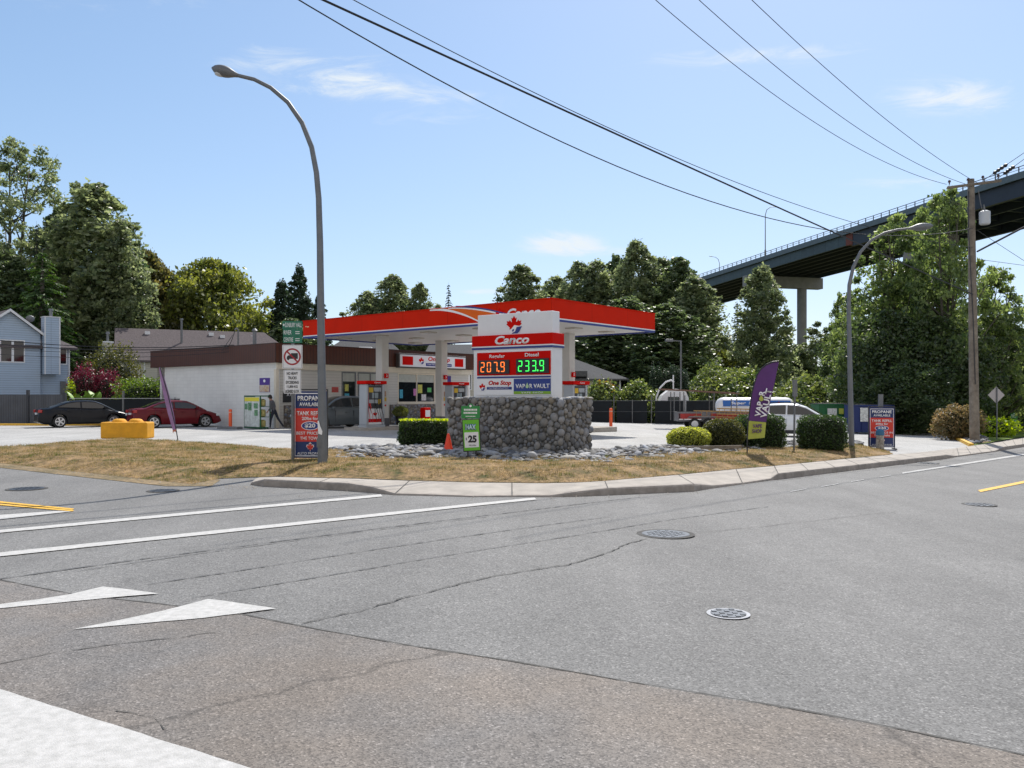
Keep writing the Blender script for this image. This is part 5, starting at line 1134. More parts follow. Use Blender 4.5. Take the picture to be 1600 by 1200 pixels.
# work trailer with ladder rack
D = 50; e = empty('utility_trailer', (P(1056, 0, D).x, D, gz(10.5)), R(-4), 'red and grey work trailer with a rusty ladder rack behind the clipped shrubs', 'trailer')
M_tr = mat('trailer_red', (.42, .03, .025), .5, noise=.15); M_tg = mat('trailer_grey', (.20, .20, .21), .5, .3, noise=.2)
c_ = MB(); c_.box(.0, 4.7, -.9, .9, .48, .58).box(.0, .06, -.9, .9, .58, 1.02).box(4.6, 4.7, -.9, .9, .58, 1.02); c_.build('deck', M_tg, e)
c_ = MB()
for s in (-1, 1): c_.box(.15, 1.35, s*.92, s*.88, .62, .93).box(1.9, 4.5, s*.92, s*.88, .62, .93)
c_.build('side_panel', M_tr, e)
c_ = MB()
for s in (-1, 1): c_.box(0, 4.7, s*.90, s*.94, .94, 1.02).box(1.36, 1.89, s*.93, s*.89, .5, .93)
c_.build('side_rail', M_tg, e)
for x in (.95, 1.75):
    for s in (-1, 1):
        t = MB(); t.tube([(x, s*.95, .33), (x, s*1.15, .33)], [.33, .33], 20); wh = t.build('wheel', M_tyre, e, smooth=True); r_ = MB(); r_.tube([(x, s*1.151, .33), (x, s*1.16, .33)], [.2, .12], 16); r_.build('rim', M_rim, wh)
c_ = MB()
for s in (-1, 1): c_.plate([(.5, .68), (.65, .78), (2.05, .78), (2.2, .68), (2.05, .72), (.65, .72)], (0, s*1.1, 0), AX, AZ, -.12, .12)
c_.build('fender', M_tg, e)
M_rust = mat('rusty_steel', (.12, .06, .04), .8, noise=.3, nscale=7, col2=(.26, .17, .12))
c_ = MB()
for x in (-.2, .35, 2.1, 3.4):
    for s in (-1, 1): c_ = MB(); c_.tube([(x, s*.85, .5), (x, s*.85, 2.2)], .03, 6); c_.build('rack_post', M_steeld, e)
c_ = MB()
for s in (-1, -.5, 0, .5, 1): c_.tube([(-.9, s*.85, 2.34), (.6, s*.85, 2.28), (2.3, s*.85, 2.16), (3.6, s*.85, 2.10)], .035, 6)
for i in range(14): x = -.8+i*.33; c_.tube([(x, -.9, 2.34-(x+.9)*.053), (x, .9, 2.34-(x+.9)*.053)], .022, 5)
c_.add([(-.9, -.8, 2.35), (-.9, .8, 2.35), (3.3, .8, 2.13), (3.3, -.8, 2.13), (-.9, -.8, 2.40), (-.9, .8, 2.40), (3.3, .8, 2.18), (3.3, -.8, 2.18)], [(0, 1, 2, 3), (7, 6, 5, 4), (0, 4, 5, 1), (1, 5, 6, 2), (2, 6, 7, 3), (3, 7, 4, 0)])
c_.build('rack_top', M_rust, e)
M_lad = mat('ladder_wood', (.42, .25, .09), .6, noise=.2)
for i, (z, y, x0, x1, lab) in enumerate(((1.08, -1.0, .9, 5.4, 'yellow wooden ladder leaning along the near side of the work trailer'), (1.22, -1.16, 2.2, 6.2, 'second ladder hung outside the first on the work trailer'))):
    q = empty('ladder', Vector((P(1056, 0, D).x, D, gz(10.5)+z)), R(-4), lab, 'ladder'); c_ = MB()
    c_.tube([(x0, y, .02), (x1, y, -.08)], .035, 6).tube([(x0, y-.02, -.30), (x1, y-.02, -.40)], .035, 6); c_.build('rail', M_lad, q); c_ = MB()
    for j in range(int((x1-x0)/.3)): x = x0+.15+j*.3; zz = -.02*(x-x0); c_.tube([(x, y, zz+.02), (x, y-.02, zz-.32)], .016, 5)
    c_.build('rung', M_lad, q)
# camper with curved pipe
D = 60.4; e = empty('camper_trailer', (P(1024, 0, D).x, D, gz(11)), 0, 'white rounded camper trailer with a curved pipe behind the black screened fence', 'trailer')
hgt = lambda y: P(0, y, D).z-gz(11)
c_ = MB(); c_.plate([(0, .5), (2.4, .5), (2.4, hgt(622)), (2.2, hgt(612)), (1.6, hgt(607.5)), (1.0, hgt(609)), (.5, hgt(618)), (.1, hgt(634))], (0, 0, 0), AX, AZ, -1.1, 0); c_.build('body', M_white, e)
c_ = MB(); c_.plate(rect(.9, 1.7, hgt(632), hgt(620)), (0, 0, 0), AX, AZ, .001, .02); c_.build('window', M_glass, e)
c_ = MB(); c_.tube([(.0, -.2, 1.2), (.05, -.2, hgt(620)), (.3, -.2, hgt(606)), (.7, -.2, hgt(597)), (1.1, -.2, hgt(594)), (1.3, -.2, hgt(597))], .06, 8).tube([(1.25, -.2, hgt(609)), (1.25, -.2, hgt(586))], .05, 6); c_.build('pipe', M_white, e)
c_ = MB(); c_.tube([(1.2, -.3, .33), (1.2, .0, .33)], .33, 16); c_.build('wheel', M_tyre, e)
# propane tank
D = 55; e = empty('propane_tank', (P(1118, 0, D).x, D, gz(15.5)), 0, 'long white propane tank with a blue band and white lettering behind the trailer', 'tank')
zc = P(0, 634.5, D).z-gz(15.5); M_tank = mat('tank_white', (.74, .75, .76), .3, noise=.05); Lk = 5.1; r = .57
prof = [(0, .12), (.05, .3), (.16, .45), (.32, .54), (.5, r), (Lk-.5, r), (Lk-.32, .54), (Lk-.16, .45), (Lk-.05, .3), (Lk, .12)]
c_ = MB(); c_.tube([(x, 0, zc) for x, _ in prof], [q for _, q in prof], 28); c_.build('vessel', M_tank, e, smooth=True)
c_ = MB(); n = 8; V = []
for i in range(n+1):
    a = R(-2+42*i/n); V += [(.35, -(r+.006)*math.cos(a), zc+(r+.006)*math.sin(a)), (Lk-.35, -(r+.006)*math.cos(a), zc+(r+.006)*math.sin(a))]
c_.add(V, [(2*i, 2*i+1, 2*i+3, 2*i+2) for i in range(n)]); c_.build('blue_band', mat('tank_blue', (.015, .12, .42), .35), e)
text('Super  Save', .85, 2.75, zc+.06, zc+.30, (0, -.60, 0), AX, AZ, M_let, e, bold=.04, shear=.1)
c_ = MB(); c_.plate(rect(.8, 2.6, zc-.01, zc+.015), (0, -.60, 0), AX, AZ, 0, .003); c_.build('underline', M_let, e)
c_ = MB(); c_.plate(drop(3.95, zc+.14, .11), (0, -.60, 0), AX, AZ, 0, .003); c_.build('flame_emblem', M_red, e)
for x in (1.0, 4.1): c_ = MB(); c_.box(x-.3, x+.3, -.35, .35, 0, zc-.42); c_.build('saddle', mat('saddle_yellow', (.65, .30, .02), .6), e)
# dumpsters
def dumpster(px0, px1, D, h, m, lab, notice):
    x0, x1 = (px0-800)/F*D, (px1-800)/F*D; w = x1-x0; e = empty('dumpster', (x0, D, gz((x0+x1)/2)), 0, lab, 'dumpster')
    c_ = MB(); c_.plate([(0, .12), (w, .12), (w, h-.05), (0, h-.05)], (0, 0, 0), AX, AZ, -1.4, 0); 
    k = int(w/.45)
    for i in range(k+1): c_.box(w*i/k-.03*(i > 0), w*i/k+.03*(i < k), -.05, -.001, .12, h-.1)
    c_.box(0, w, -.06, -.001, h-.12, h-.05); c_.build('bin', m, e)
    c_ = MB(); c_.box(-.02, w+.02, -.04, 1.45, h-.049, h); c_.build('lid', mat('dark_lid', (.02, .03, .035), .6), e)
    for (a, b, c, d, mm) in notice: c_ = MB(); c_.box(a*w, b*w, -.08, -.055, c*h, d*h); c_.build('notice', mm, e)
    c_ = MB()
    for x in (.2, w-.2): c_.tube([(x-.05, .1, .07), (x+.05, .1, .07)], .07, 10)
    c_.build('caster', M_black, e)
M_not = mat('notice_print', (.62, .64, .62), .6, noise=.35, nscale=9)
dumpster(1279, 1327, 52, 1.75, mat('dumpster_green', (.015, .12, .04), .5, noise=.15), 'green dumpster behind the dark clipped hedge', [(.28, .58, .35, .82, M_not), (.65, .8, .62, .82, mat('label_lime', (.45, .5, .08), .6))])
dumpster(1334, 1397, 49, 1.75, mat('dumpster_blue', (.012, .03, .14), .5, noise=.15), 'dark blue dumpster behind the right propane board', [(.15, .48, .42, .88, M_not)])
# propane exchange cabinet beside the store
e = empty('propane_cabinet', (-12.75, 42.6, 0), A_L, 'green framed propane exchange cabinet with posters against the white store corner', 'cabinet')
M_cg = mat('cabinet_green', (.02, .11, .05), .5)
c_ = MB(); U, V_ = .62, 1.45
c_.box(0, U, 0, V_, .04, .10).box(0, U, 0, V_, 1.66, 1.72)
for x in (0, U-.05):
    for y in (0, V_-.05): c_.box(x, x+.05, y, y+.05, .10, 1.66)
c_.box(.03, U-.03, V_-.04, V_-.02, .1, 1.66); c_.box(.055, U-.055, .06, V_-.06, .6, .63).box(.055, U-.055, .06, V_-.06, 1.13, 1.16); c_.build('frame', M_cg, e)
c_ = MB(); c_.box(-.012, -.002, .06, V_-.06, .12, 1.64); pn2 = c_.build('poster_panel', mat('poster_pale', (.55, .60, .58), .5, noise=.25, nscale=6), e)
c_ = MB(); c_.box(-.018, -.013, .08, V_-.08, 1.42, 1.62); c_.build('yellow_header', mat('header_yellow', (.70, .62, .04), .5), pn2)
c_ = MB()
for (a, b, z0, z1) in ((.2, .55, 1.05, 1.32), (.75, 1.05, .95, 1.35), (.2, .5, .68, .98), (1.1, 1.35, 1.0, 1.3)): c_.box(-.018, -.013, a, b, z0, z1)
c_.build('poster_picture', mat('poster_dark', (.10, .25, .12), .5, noise=.8, nscale=8), pn2)
for z in (.10, .63, 1.16):
    for y in (.25, .62, .99): c_ = MB(); c_.tube([(.31, y, z), (.31, y, z+.04), (.31, y, z+.32), (.31, y, z+.38)], [.1, .15, .15, .07], 12); tag(c_.build('propane_bottle', mat('bottle_yellow', (.45, .40, .14), .5, noise=.4, nscale=5), None, smooth=True), None)
for o in [o for o in bpy.data.objects if o.name.startswith('propane_bottle')]:
    p = Matrix.Translation((-12.75, 42.6, 0)) @ Matrix.Rotation(A_L, 4, 'Z'); o.matrix_world = p
    z = min(v.co.z for v in o.data.vertices); y = sum(v.co.y for v in o.data.vertices)/len(o.data.vertices); k = ('bottom', 'middle', 'top')[int((z-.05)/.5)]; j = ('nearest the corner post', 'in the centre', 'at the far end')[int((y-.1)/.37)]
    tag(o, 'yellowish gas bottle on the %s shelf of the green cabinet, %s' % (k, j), 'gas bottle', 'gas bottles in the green cabinet')
c_ = MB(); c_.box(-.8, .55, -.2, .2, -.02, .13, bev=.02); o = c_.build('parking_kerb', M_steeld, None); o.location = (-14.3, 42.9, 0); o.rotation_euler = (0, 0, R(-25)); tag(o, 'dark concrete wheel stop beside the green propane cabinet', 'wheel stop')
o = None
e = empty('vending_cooler', (-11.6, 45.05, 0), A_L, 'small pale ice chest against the store front by the corner', 'ice chest'); c_ = MB(); c_.box(.0, .9, -.35, .25, .1, 1.5, bev=.03); 
e.location = Vector((-12.4, 44.2, 0))+ul*1.75-vl*.38
c_.build('body', M_white, e); c_ = MB(); c_.box(.08, .82, -.365, -.351, 1.1, 1.42); c_.build('header', mat('header_blue', (.2, .3, .4), .5), e)
def by_store(x, y=-.5): p = Vector((-12.4, 44.2, 0))+ul*x+vl*y; return p
e = empty('fire_extinguisher_stand', by_store(9.6, -1.4), A_L, 'red cabinet standing under the shop window beside a canopy column', 'red cabinet'); c_ = MB(); c_.box(-.25, .25, -.2, .2, 0, 1.0, bev=.03); c_.build('body', M_red, e); c_ = MB(); c_.box(-.2, .2, -.21, -.201, .45, .85); c_.build('label', M_whitem, e)
e = empty('waste_bin', by_store(11.2, -1.2), A_L, 'dark green waste bin below the shop window', 'bin'); c_ = MB(); c_.box(-.3, .3, -.3, .3, 0, .8, bev=.04); c_.build('body', mat('bin_green', (.02, .08, .05), .6), e); c_ = MB(); c_.box(-.32, .32, -.32, .32, .8, .95, bev=.05); c_.build('lid', M_black, e)
# ------------------------------------------------------------------ person
def person():
    D = 43.1; b = Vector(((427-800)/F*D, D, 0)); e = empty('person', b, 0, 'person in a grey shirt and dark trousers striding left past the propane cabinet, head down', 'person')
    J = {'hip': (.05, 0, .93), 'belly': (0.0, 0, 1.08), 'chest': (-.07, 0, 1.32), 'neck': (-.12, 0, 1.49), 'head': (-.17, 0, 1.60), 'top': (-.19, 0, 1.71),
         'hL': (.03, -.09, .90), 'kL': (-.10, -.10, .50), 'aL': (-.13, -.10, .09), 'tL': (-.30, -.10, .04),
         'hR': (.07, .09, .90), 'kR': (.22, .10, .52), 'aR': (.46, .10, .18), 'tR': (.50, .10, .04),
         'sL': (-.08, -.19, 1.40), 'eL': (-.04, -.25, 1.12), 'wL': (-.20, -.24, .93), 'pL': (-.25, -.235, .87),
         'sR': (-.06, .19, 1.40), 'eR': (.03, .24, 1.12), 'wR': (-.12, .24, .92), 'pR': (-.17, .235, .86)}
    Rd = {'hip': .135, 'belly': .13, 'chest': .145, 'neck': .055, 'head': .088, 'top': .075, 'hL': .09, 'kL': .062, 'aL': .045, 'tL': .035, 'hR': .09, 'kR': .062, 'aR': .045, 'tR': .035,
          'sL': .062, 'eL': .045, 'wL': .028, 'pL': .035, 'sR': .062, 'eR': .045, 'wR': .028, 'pR': .035}
    Ed = [('hip', 'belly'), ('belly', 'chest'), ('chest', 'neck'), ('neck', 'head'), ('head', 'top'), ('hip', 'hL'), ('hL', 'kL'), ('kL', 'aL'), ('aL', 'tL'), ('hip', 'hR'), ('hR', 'kR'), ('kR', 'aR'), ('aR', 'tR'),
          ('chest', 'sL'), ('sL', 'eL'), ('eL', 'wL'), ('wL', 'pL'), ('chest', 'sR'), ('sR', 'eR'), ('eR', 'wR'), ('wR', 'pR')]
    for s in 'LR':
        px_, py_, pz_ = J['p'+s]
        for i in range(5):
            dy = (i-1.8)*.018; ln = (.07, .08, .075, .06, .05)[i]; a = 'f%d%s' % (i, s); c = 'g%d%s' % (i, s)
            dx = -.02 if i < 4 else -.05
            J[a] = (px_+dx*.7, py_+dy, pz_-ln*.55); J[c] = (px_+dx*.4, py_+dy, pz_-ln); Rd[a] = .010; Rd[c] = .008; Ed += [('p'+s, a), (a, c)]
    names = list(J); me = bpy.data.meshes.new('body'); me.from_pydata([J[k] for k in names], [(names.index(a), names.index(b_)) for a, b_ in Ed], []); me.update()
    ob = bpy.data.objects.new('body', me); COL.objects.link(ob); md = ob.modifiers.new('s', 'SKIN'); 
    for i, k in enumerate(names): me.skin_vertices[0].data[i].radius = (Rd[k], Rd[k]); me.skin_vertices[0].data[i].use_root = (k == 'hip')
    sb_ = ob.modifiers.new('u', 'SUBSURF'); sb_.levels = 1; sb_.render_levels = 1
    bpy.context.view_layer.update(); m2 = bpy.data.meshes.new_from_object(ob.evaluated_get(bpy.context.evaluated_depsgraph_get())); bpy.data.objects.remove(ob)
    for m in (mat('skin', (.40, .22, .15), .55), mat('shirt_grey', (.10, .10, .11), .9, noise=.2), mat('trousers_navy', (.018, .022, .035), .9, noise=.2), mat('shoe', (.30, .30, .32), .7)): m2.materials.append(m)
    for p in m2.polygons:
        x, y, z = p.center; p.use_smooth = True
        p.material_index = 3 if z < .10 and abs(y) < .2 else 2 if z < .98 and abs(y) < .19 else 1 if z < 1.46 and z > .95 else 0 if z > 1.4 or abs(y) > .19 else 1
    o = bpy.data.objects.new('body', m2); COL.objects.link(o); o.parent = e
    c_ = MB(); c_.ell((-.17, 0, 1.67), (.108, .10, .10)); c_.ell((-.13, 0, 1.61), (.08, .095, .09)); c_.build('hair', mat('hair_dark', (.02, .014, .01), .7), e, smooth='all')
    c_ = MB(); c_.ell((-.275, 0, 1.60), (.02, .015, .02), sub=1); c_.build('nose', MATS['skin'], e, smooth='all')
    for s in (-1, 1): c_ = MB(); c_.ell((-.262, s*.03, 1.63), (.008, .012, .008), sub=1); c_.build('eye', M_black, e)
person()

# ================================================================== HOUSES
M_bsid = gridmat('blue_grey_siding', (.42, .53, .66), (.22, .28, .36), 40, .15, rough=.6, bump=.5, msize=.012, noise=.04)
M_csid = gridmat('pale_siding', (.55, .53, .46), (.34, .33, .29), 40, .15, rough=.6, bump=.5, msize=.012, noise=.04)
M_shin = mat('roof_shingle', (.125, .108, .110), .95, noise=.3, nscale=9, bump=.5, bscale=25, spec=.1)
M_shin2 = mat('roof_shingle_grey', (.11, .112, .115), .95, noise=.25, nscale=9, bump=.5, bscale=25, spec=.1)
M_trim = mat('house_trim', (.72, .74, .76), .5)
def roof_part(parent, x0, x1, y0, y1, ze, zr, m, hip0=0., hip1=0., ov=.4, name='roof', ridge='x', th=.14):
    """gable or hip roof over a rectangle; ridge along x or y; hip insets at each ridge end"""
    a0, a1, b0, b1 = (x0-ov*(hip0 > 0 or 1), x1+ov, y0-ov, y1+ov) if ridge == 'x' else (y0-ov, y1+ov, x0-ov, x1+ov)
    c = (b0+b1)/2; sl_ = (zr-ze)/((b1-b0)/2-ov); zE = ze-ov*sl_
    R0, R1 = a0+hip0, a1-hip1
    top = [(a0, b0, zE), (a1, b0, zE), (a1, b1, zE), (a0, b1, zE), (R0, c, zr), (R1, c, zr)]
    v = top+[(p, q, z-th) for p, q, z in top]
    if ridge == 'y': v = [(q, p, z) for p, q, z in v]
    f = [(0, 1, 5, 4), (2, 3, 4, 5), (3, 0, 4), (1, 2, 5)]; f += [tuple(6+i for i in reversed(q)) for q in f]
    if hip0 == 0: f = [q for q in f if set(q) not in ({3, 0, 4}, {9, 6, 10})]+[(3, 4, 10, 9), (4, 0, 6, 10)]
    if hip1 == 0: f = [q for q in f if set(q) not in ({1, 2, 5}, {7, 8, 11})]+[(1, 5, 11, 7), (5, 2, 8, 11)]
    f += [(0, 1, 7, 6), (2, 3, 9, 8)]
    if hip0: f.append((3, 0, 6, 9))
    if hip1: f.append((1, 2, 8, 7))
    mb = MB(); mb.v = v; mb.f = f; mb.mi = [0]*len(f); return mb.build(name, m, parent)
def wall_part(parent, x0, x1, y0, y1, ze, zr, m, gable='x', z0=-.3, name='wall', g0=True, g1=True):
    mb = MB(); mb.box(x0, x1, y0, y1, z0, ze)
    if gable == 'x':
        if g0: mb.plate([(-y1, ze+.001), (-y0, ze+.001), (-(y0+y1)/2, zr-.12)], (x0, 0, 0), (0, -1, 0), AZ, -.1, 0)
        if g1: mb.plate([(y0, ze+.001), (y1, ze+.001), ((y0+y1)/2, zr-.12)], (x1, 0, 0), (0, 1, 0), AZ, -.1, 0)
    elif gable == 'y': mb.plate([(x0, ze+.001), (x1, ze+.001), ((x0+x1)/2, zr-.12)], (0, y0, 0), AX, AZ, -.1, 0)
    return mb.build(name, m, parent)
def win(parent, x0, x1, z0, z1, O, a, mull=1, name='window'):
    t = .07; m = MB()
    for r_ in (rect(x0-t, x1+t, z1, z1+t), rect(x0-t, x1+t, z0-t, z0), rect(x0-t, x0, z0, z1), rect(x1, x1+t, z0, z1)): m.plate(r_, O, a, AZ, 0, .05)
    for i in range(1, mull+1): x = x0+(x1-x0)*i/(mull+1); m.plate(rect(x-.03, x+.03, z0, z1), O, a, AZ, .021, .045)
    fr = m.build(name, M_trim, parent); m = MB(); m.plate(rect(x0, x1, z0, z1), O, a, AZ, .005, .02); m.build('pane', M_glass, fr); return fr
# blue-grey house at the left edge
h = empty('house', (-31.4, 56, 0), R(45), 'blue grey sided house with a boxed chimney at the left edge', 'house')
wall_part(h, -10, 1.85, .3, 8, 5.2, 7.4, M_bsid, None, name='wall'); roof_part(h, -10, 1.85, .3, 8, 5.25, 7.5, M_shin, 0, 4.0, .45)
wall_part(h, -3.7, .0, 0, 4.5, 5.95, 7.4, M_bsid, 'y', name='gable_wing'); roof_part(h, -3.7, .0, 0, 4.2, 5.95, 7.35, M_shin, 0, 0, .3, name='gable_roof', ridge='y')

m = MB()
for s in (-1, 1):
    m.plate([(-1.85+s*2.16, 5.72), (-1.85+s*2.16, 5.54), (-1.85, 7.19), (-1.85, 7.37)], (0, -.31, 0), AX, AZ, 0, .03)
m.build('barge_board', M_trim, h)
win(h, -2.32, -1.72, 3.95, 5.3, (0, 0, 0), AX, 0); win(h, -1.58, -1.0, 3.95, 5.3, (0, 0, 0), AX, 0); win(h, 1.22, 1.66, 3.9, 5.05, (0, .3, 0), AX, 0)
m = MB(); m.box(.12, 1.05, -.5, .295, 3.15, 6.95); ch = m.build('chimney_chase', M_bsid, h)
m = MB()
for x in (.10, 1.0): m.box(x, x+.07, -.52, -.501, 3.15, 6.95)
m.box(.08, 1.09, -.53, .3, 6.951, 7.0); m.build('corner_board', M_trim, ch)
m = MB(); m.tube([(.6, -.1, 6.9), (.6, -.1, 7.4), (.6, -.1, 7.41), (.6, -.1, 7.55)], [.1, .1, .15, .13], 10); m.build('flue', M_steel, ch)
m = MB(); m.box(1.80, 1.88, .2, .29, -.2, 5.2); m.build('corner_board', M_trim, h)
m = MB(); m.box(1.3, 1.65, .2, .29, .9, 2.7); m.build('meter_box', M_steeld, h)
m = MB(); m.tube([(-.3, 1.4, 6.2), (-.3, 1.2, 6.8)], .03, 6); m.ell((-.3, 1.15, 6.9), (.28, .08, .24)); m.build('satellite_dish', M_steeld, h)
# house behind the store
h = empty('house', (-31.6, 66.6, 0), R(25), 'grey shingled house with pale siding, rising behind the brown store roof', 'house')
wall_part(h, .6, 14.4, 0, 9, 5.0, 7.4, M_csid, 'x', g1=False); rf = roof_part(h, .6, 14.4, 0, 9, 5.0, 7.45, M_shin, 0, 2.6, .5)
roof_part(h, -.2, 3.2, -1.2, 3, 4.7, 5.9, M_shin, 0, 0, .3, name='lower_roof')
wall_part(h, -.2, 3.2, -1.2, -.02, 4.7, 5.0, M_csid, None, name='front_bay')
m = MB(); m.box(-.75, .0, -.6, .5, 0, 5.9); ch = m.build('chimney', M_csid, h); m = MB(); m.box(-.80, .05, -.65, .55, 5.9, 6.0); m.build('chimney_cap', M_trim, ch); m = MB(); m.tube([(-.38, 0, 6.0), (-.38, 0, 6.6), (-.38, 0, 6.61), (-.38, 0, 6.8)], [.1, .1, .16, .12], 10); m.build('flue', M_steel, ch)
for x, y, zz in ((2.6, 3.6, 7.0), (7.7, 3.7, 7.05), (8.6, 3.4, 6.85), (11.2, 3.9, 6.9)): m = MB(); m.box(x-.2, x+.2, y-.15, y+.15, zz-.1, zz+.18); m.build('roof_vent', M_trim, rf)
m = MB(); m.tube([(5.2, 2.2, 6.0), (5.2, 2.2, 8.1), (5.2, 2.2, 8.12), (5.2, 2.2, 8.25)], [.09, .09, .15, .12], 10); m.build('flue', M_steel, rf)
for x in (.2, 1.2, 2.2): m = MB(); m.box(x, x+.12, -1.23, -1.205, 0, 4.6); m.build('downpipe', M_trim, h)
win(h, .7, 1.1, 2.6, 4.0, (0, -1.2, 0), AX, 0)
# houses seen under the canopy
h = empty('house', (-16.5, 68, 0), R(3), 'grey roofed house seen under the left end of the canopy', 'house')
wall_part(h, 0, 8.2, 0, 8, 4.4, 6.3, M_csid, None); rf = roof_part(h, 0, 8.2, 0, 8, 4.4, 6.5, M_shin2, 2.6, 2.6, .5); win(h, 2.5, 4, 2.3, 3.6, (0, 0, 0), AX)
m = MB(); m.box(3.9, 4.9, 1.5, 2.4, 5.2, 5.8); m.build('skylight', M_white, rf)
h = empty('house', (-7.4, 71, 0), R(-6), 'grey gabled house seen between the canopy columns above the one stop sign', 'house')
wall_part(h, 0, 7.2, 0, 8, 4.6, 6.2, M_csid, 'x'); rf = roof_part(h, 0, 7.2, 0, 8, 4.6, 6.3, M_shin2, 0, 2.2, .4); win(h, 2.5, 4, 2.3, 3.6, (0, 0, 0), AX)
m = MB(); m.box(4.2, 4.9, 1.2, 2.0, 5.2, 5.6); m.build('skylight', M_white, rf)
h = empty('house', (2.2, 74, -.2), R(-3), 'grey hipped house with a corner porch right of the price sign', 'house')
wall_part(h, 0, 6.6, 0, 8, 3.55, 5.0, M_csid, None); rf = roof_part(h, 0, 7.6, 0, 8, 3.6, 5.35, M_shin2, 3.2, 4.6, .4); win(h, 5.0, 5.7, 2.3, 3.3, (0, 0, 0), AX)
m = MB(); m.box(7.2, 7.35, .1, .25, 0, 3.4).box(7.2, 7.35, 4, 4.15, 0, 3.4); m.build('porch_post', M_trim, h); m = MB(); m.box(6.65, 7.3, 0, .08, .9, 2.2).box(4.9, 6.6, -.35, -.25, 1.2, 2.3); m.build('porch_rail', mat('rail_blue', (.40, .46, .52), .6), h)
m = MB(); m.tube([(.9, 1.5, 4.2), (.9, 1.5, 5.9), (.9, 1.5, 5.91), (.9, 1.5, 6.1)], [.1, .1, .16, .12], 10); m.build('flue', M_steel, rf)
m = MB(); m.box(2.6, 4.4, -.6, 2, 3.62, 4.1); m.build('porch_roof', M_shin2, rf)
h = empty('house', (45.2, 104, -1), R(-20), 'distant pinkish roofed house glimpsed between the trees at right', 'house')
wall_part(h, 0, 7, 0, 7, 4.2, 6.2, M_cream, 'x'); roof_part(h, 0, 7, 0, 7, 4.2, 6.6, mat('pale_roof', (.55, .50, .53), .8, noise=.1), 0, 0, .5); win(h, 2.5, 4, 2.3, 3.6, (0, 0, 0), AX)

# ================================================================== FENCES
M_gf = gridmat('grey_fence_boards', (.085, .095, .115), (.03, .035, .04), .14, 20, rough=.7, bump=.5, msize=.01, noise=.15)
e = empty('wooden_fence', (-40, 50.2, 0), 0, 'dark blue grey board fence behind the black sedan', 'fence')
m = MB(); m.box(0, 13.3, 0, .05, .05, 1.78); m.build('board_panel', M_gf, e)
for x in (.4, 4.2, 7.6, 11.1, 13.3): m = MB(); m.box(x-.07, x+.07, -.06, .10, 0, 2.05 if x == 11.1 else 1.9); m.build('post', mat('fence_post_dark', (.035, .04, .05), .7), e)
M_scr = mat('privacy_screen', (.008, .012, .016), .9, noise=.3, nscale=2)
e = empty('screened_fence', (-26.6, 50.6, 0), 0, 'black screened chain link fence between the grey fence and the store', 'fence')
m = MB(); m.box(0, 7.6, 0, .02, .05, 1.5); m.build('screen', M_scr, e)
for x in (0, 3.2, 6.3): m = MB(); m.tube([(x, .05, 0), (x, .05, 2.0 if x == 3.2 else 1.6)], .05 if x != 3.2 else .08, 8); m.build('post', M_steeld, e)
m = MB(); m.tube([(0, -.03, 1.55), (7.6, -.03, 1.55)], .022, 6); m.build('top_rail', mat('rail_pale', (.45, .45, .46), .5), e)
e = empty('screened_fence', (5.0, 59.5, -.15), R(-1), 'black screened chain link fence with grey posts behind the orange bollard', 'fence')
for a, b in ((-3, 2.05), (2.4, 4.55), (5.1, 7.1), (7.3, 11.5)): m = MB(); m.box(a, b, 0, .02, -.1, 1.5); m.build('screen', M_scr, e)
for x in (-.5, 2.2, 4.85, 3.5, 7.2, 9.2): m = MB(); m.tube([(x, -.04, -.2), (x, -.04, 1.9 if x in (2.2, 4.85, 7.2) else 1.6)], .035, 8); m.build('post', M_steeld, e)
m = MB(); m.tube([(-3, -.05, 1.52), (11.5, -.05, 1.52)], .02, 6).tube([(-3, -.05, .75), (11.5, -.05, .75)], .012, 6); m.build('rail', M_steeld, e)
e = empty('guard_rail', (P(1530, 0, 62).x, 60, gz(33)), R(12), 'pale metal guard rail beyond the green meadow at the right edge', 'guard rail')
m = MB(); m.box(0, 16, 0, .06, .45, .75); m.build('rail', mat('rail_white', (.6, .62, .62), .5), e)
for x in range(0, 17, 2): m = MB(); m.box(x-.06, x+.06, .07, .2, -.2, .7); m.build('post', M_wood, e)

# ================================================================== BRIDGE
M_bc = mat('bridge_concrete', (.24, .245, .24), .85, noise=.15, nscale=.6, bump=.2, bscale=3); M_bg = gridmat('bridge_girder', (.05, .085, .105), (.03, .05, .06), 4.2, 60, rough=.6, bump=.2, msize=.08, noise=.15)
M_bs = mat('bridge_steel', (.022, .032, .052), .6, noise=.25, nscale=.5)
bA = math.atan2(-62, 16.3); br = empty('bridge', (67, 166, 0), bA, 'long high grey bridge climbing across the sky at right on concrete piers', 'bridge')
# local x runs towards the camera, local +y to the right side (far edge): slope .024
def zt(x): return 34.9+.016*x-.00004*min(0, x)**2
def strip(mb, x0, x1, y0, y1, za, zb, st=10):
    x = x0
    while x < x1-.01:
        x2 = min(x1, x+st); V = []
        for xx in (x, x2):
            for y in (y0, y1):
                for z in (za, zb): V.append((xx, y, zt(xx)+z))
        mb.add(V, [(0, 1, 3, 2), (4, 6, 7, 5), (0, 4, 5, 1), (2, 3, 7, 6), (0, 2, 6, 4), (1, 5, 7, 3)]); x = x2
sgn = 1.0
c = math.cos(bA); s = math.sin(bA)
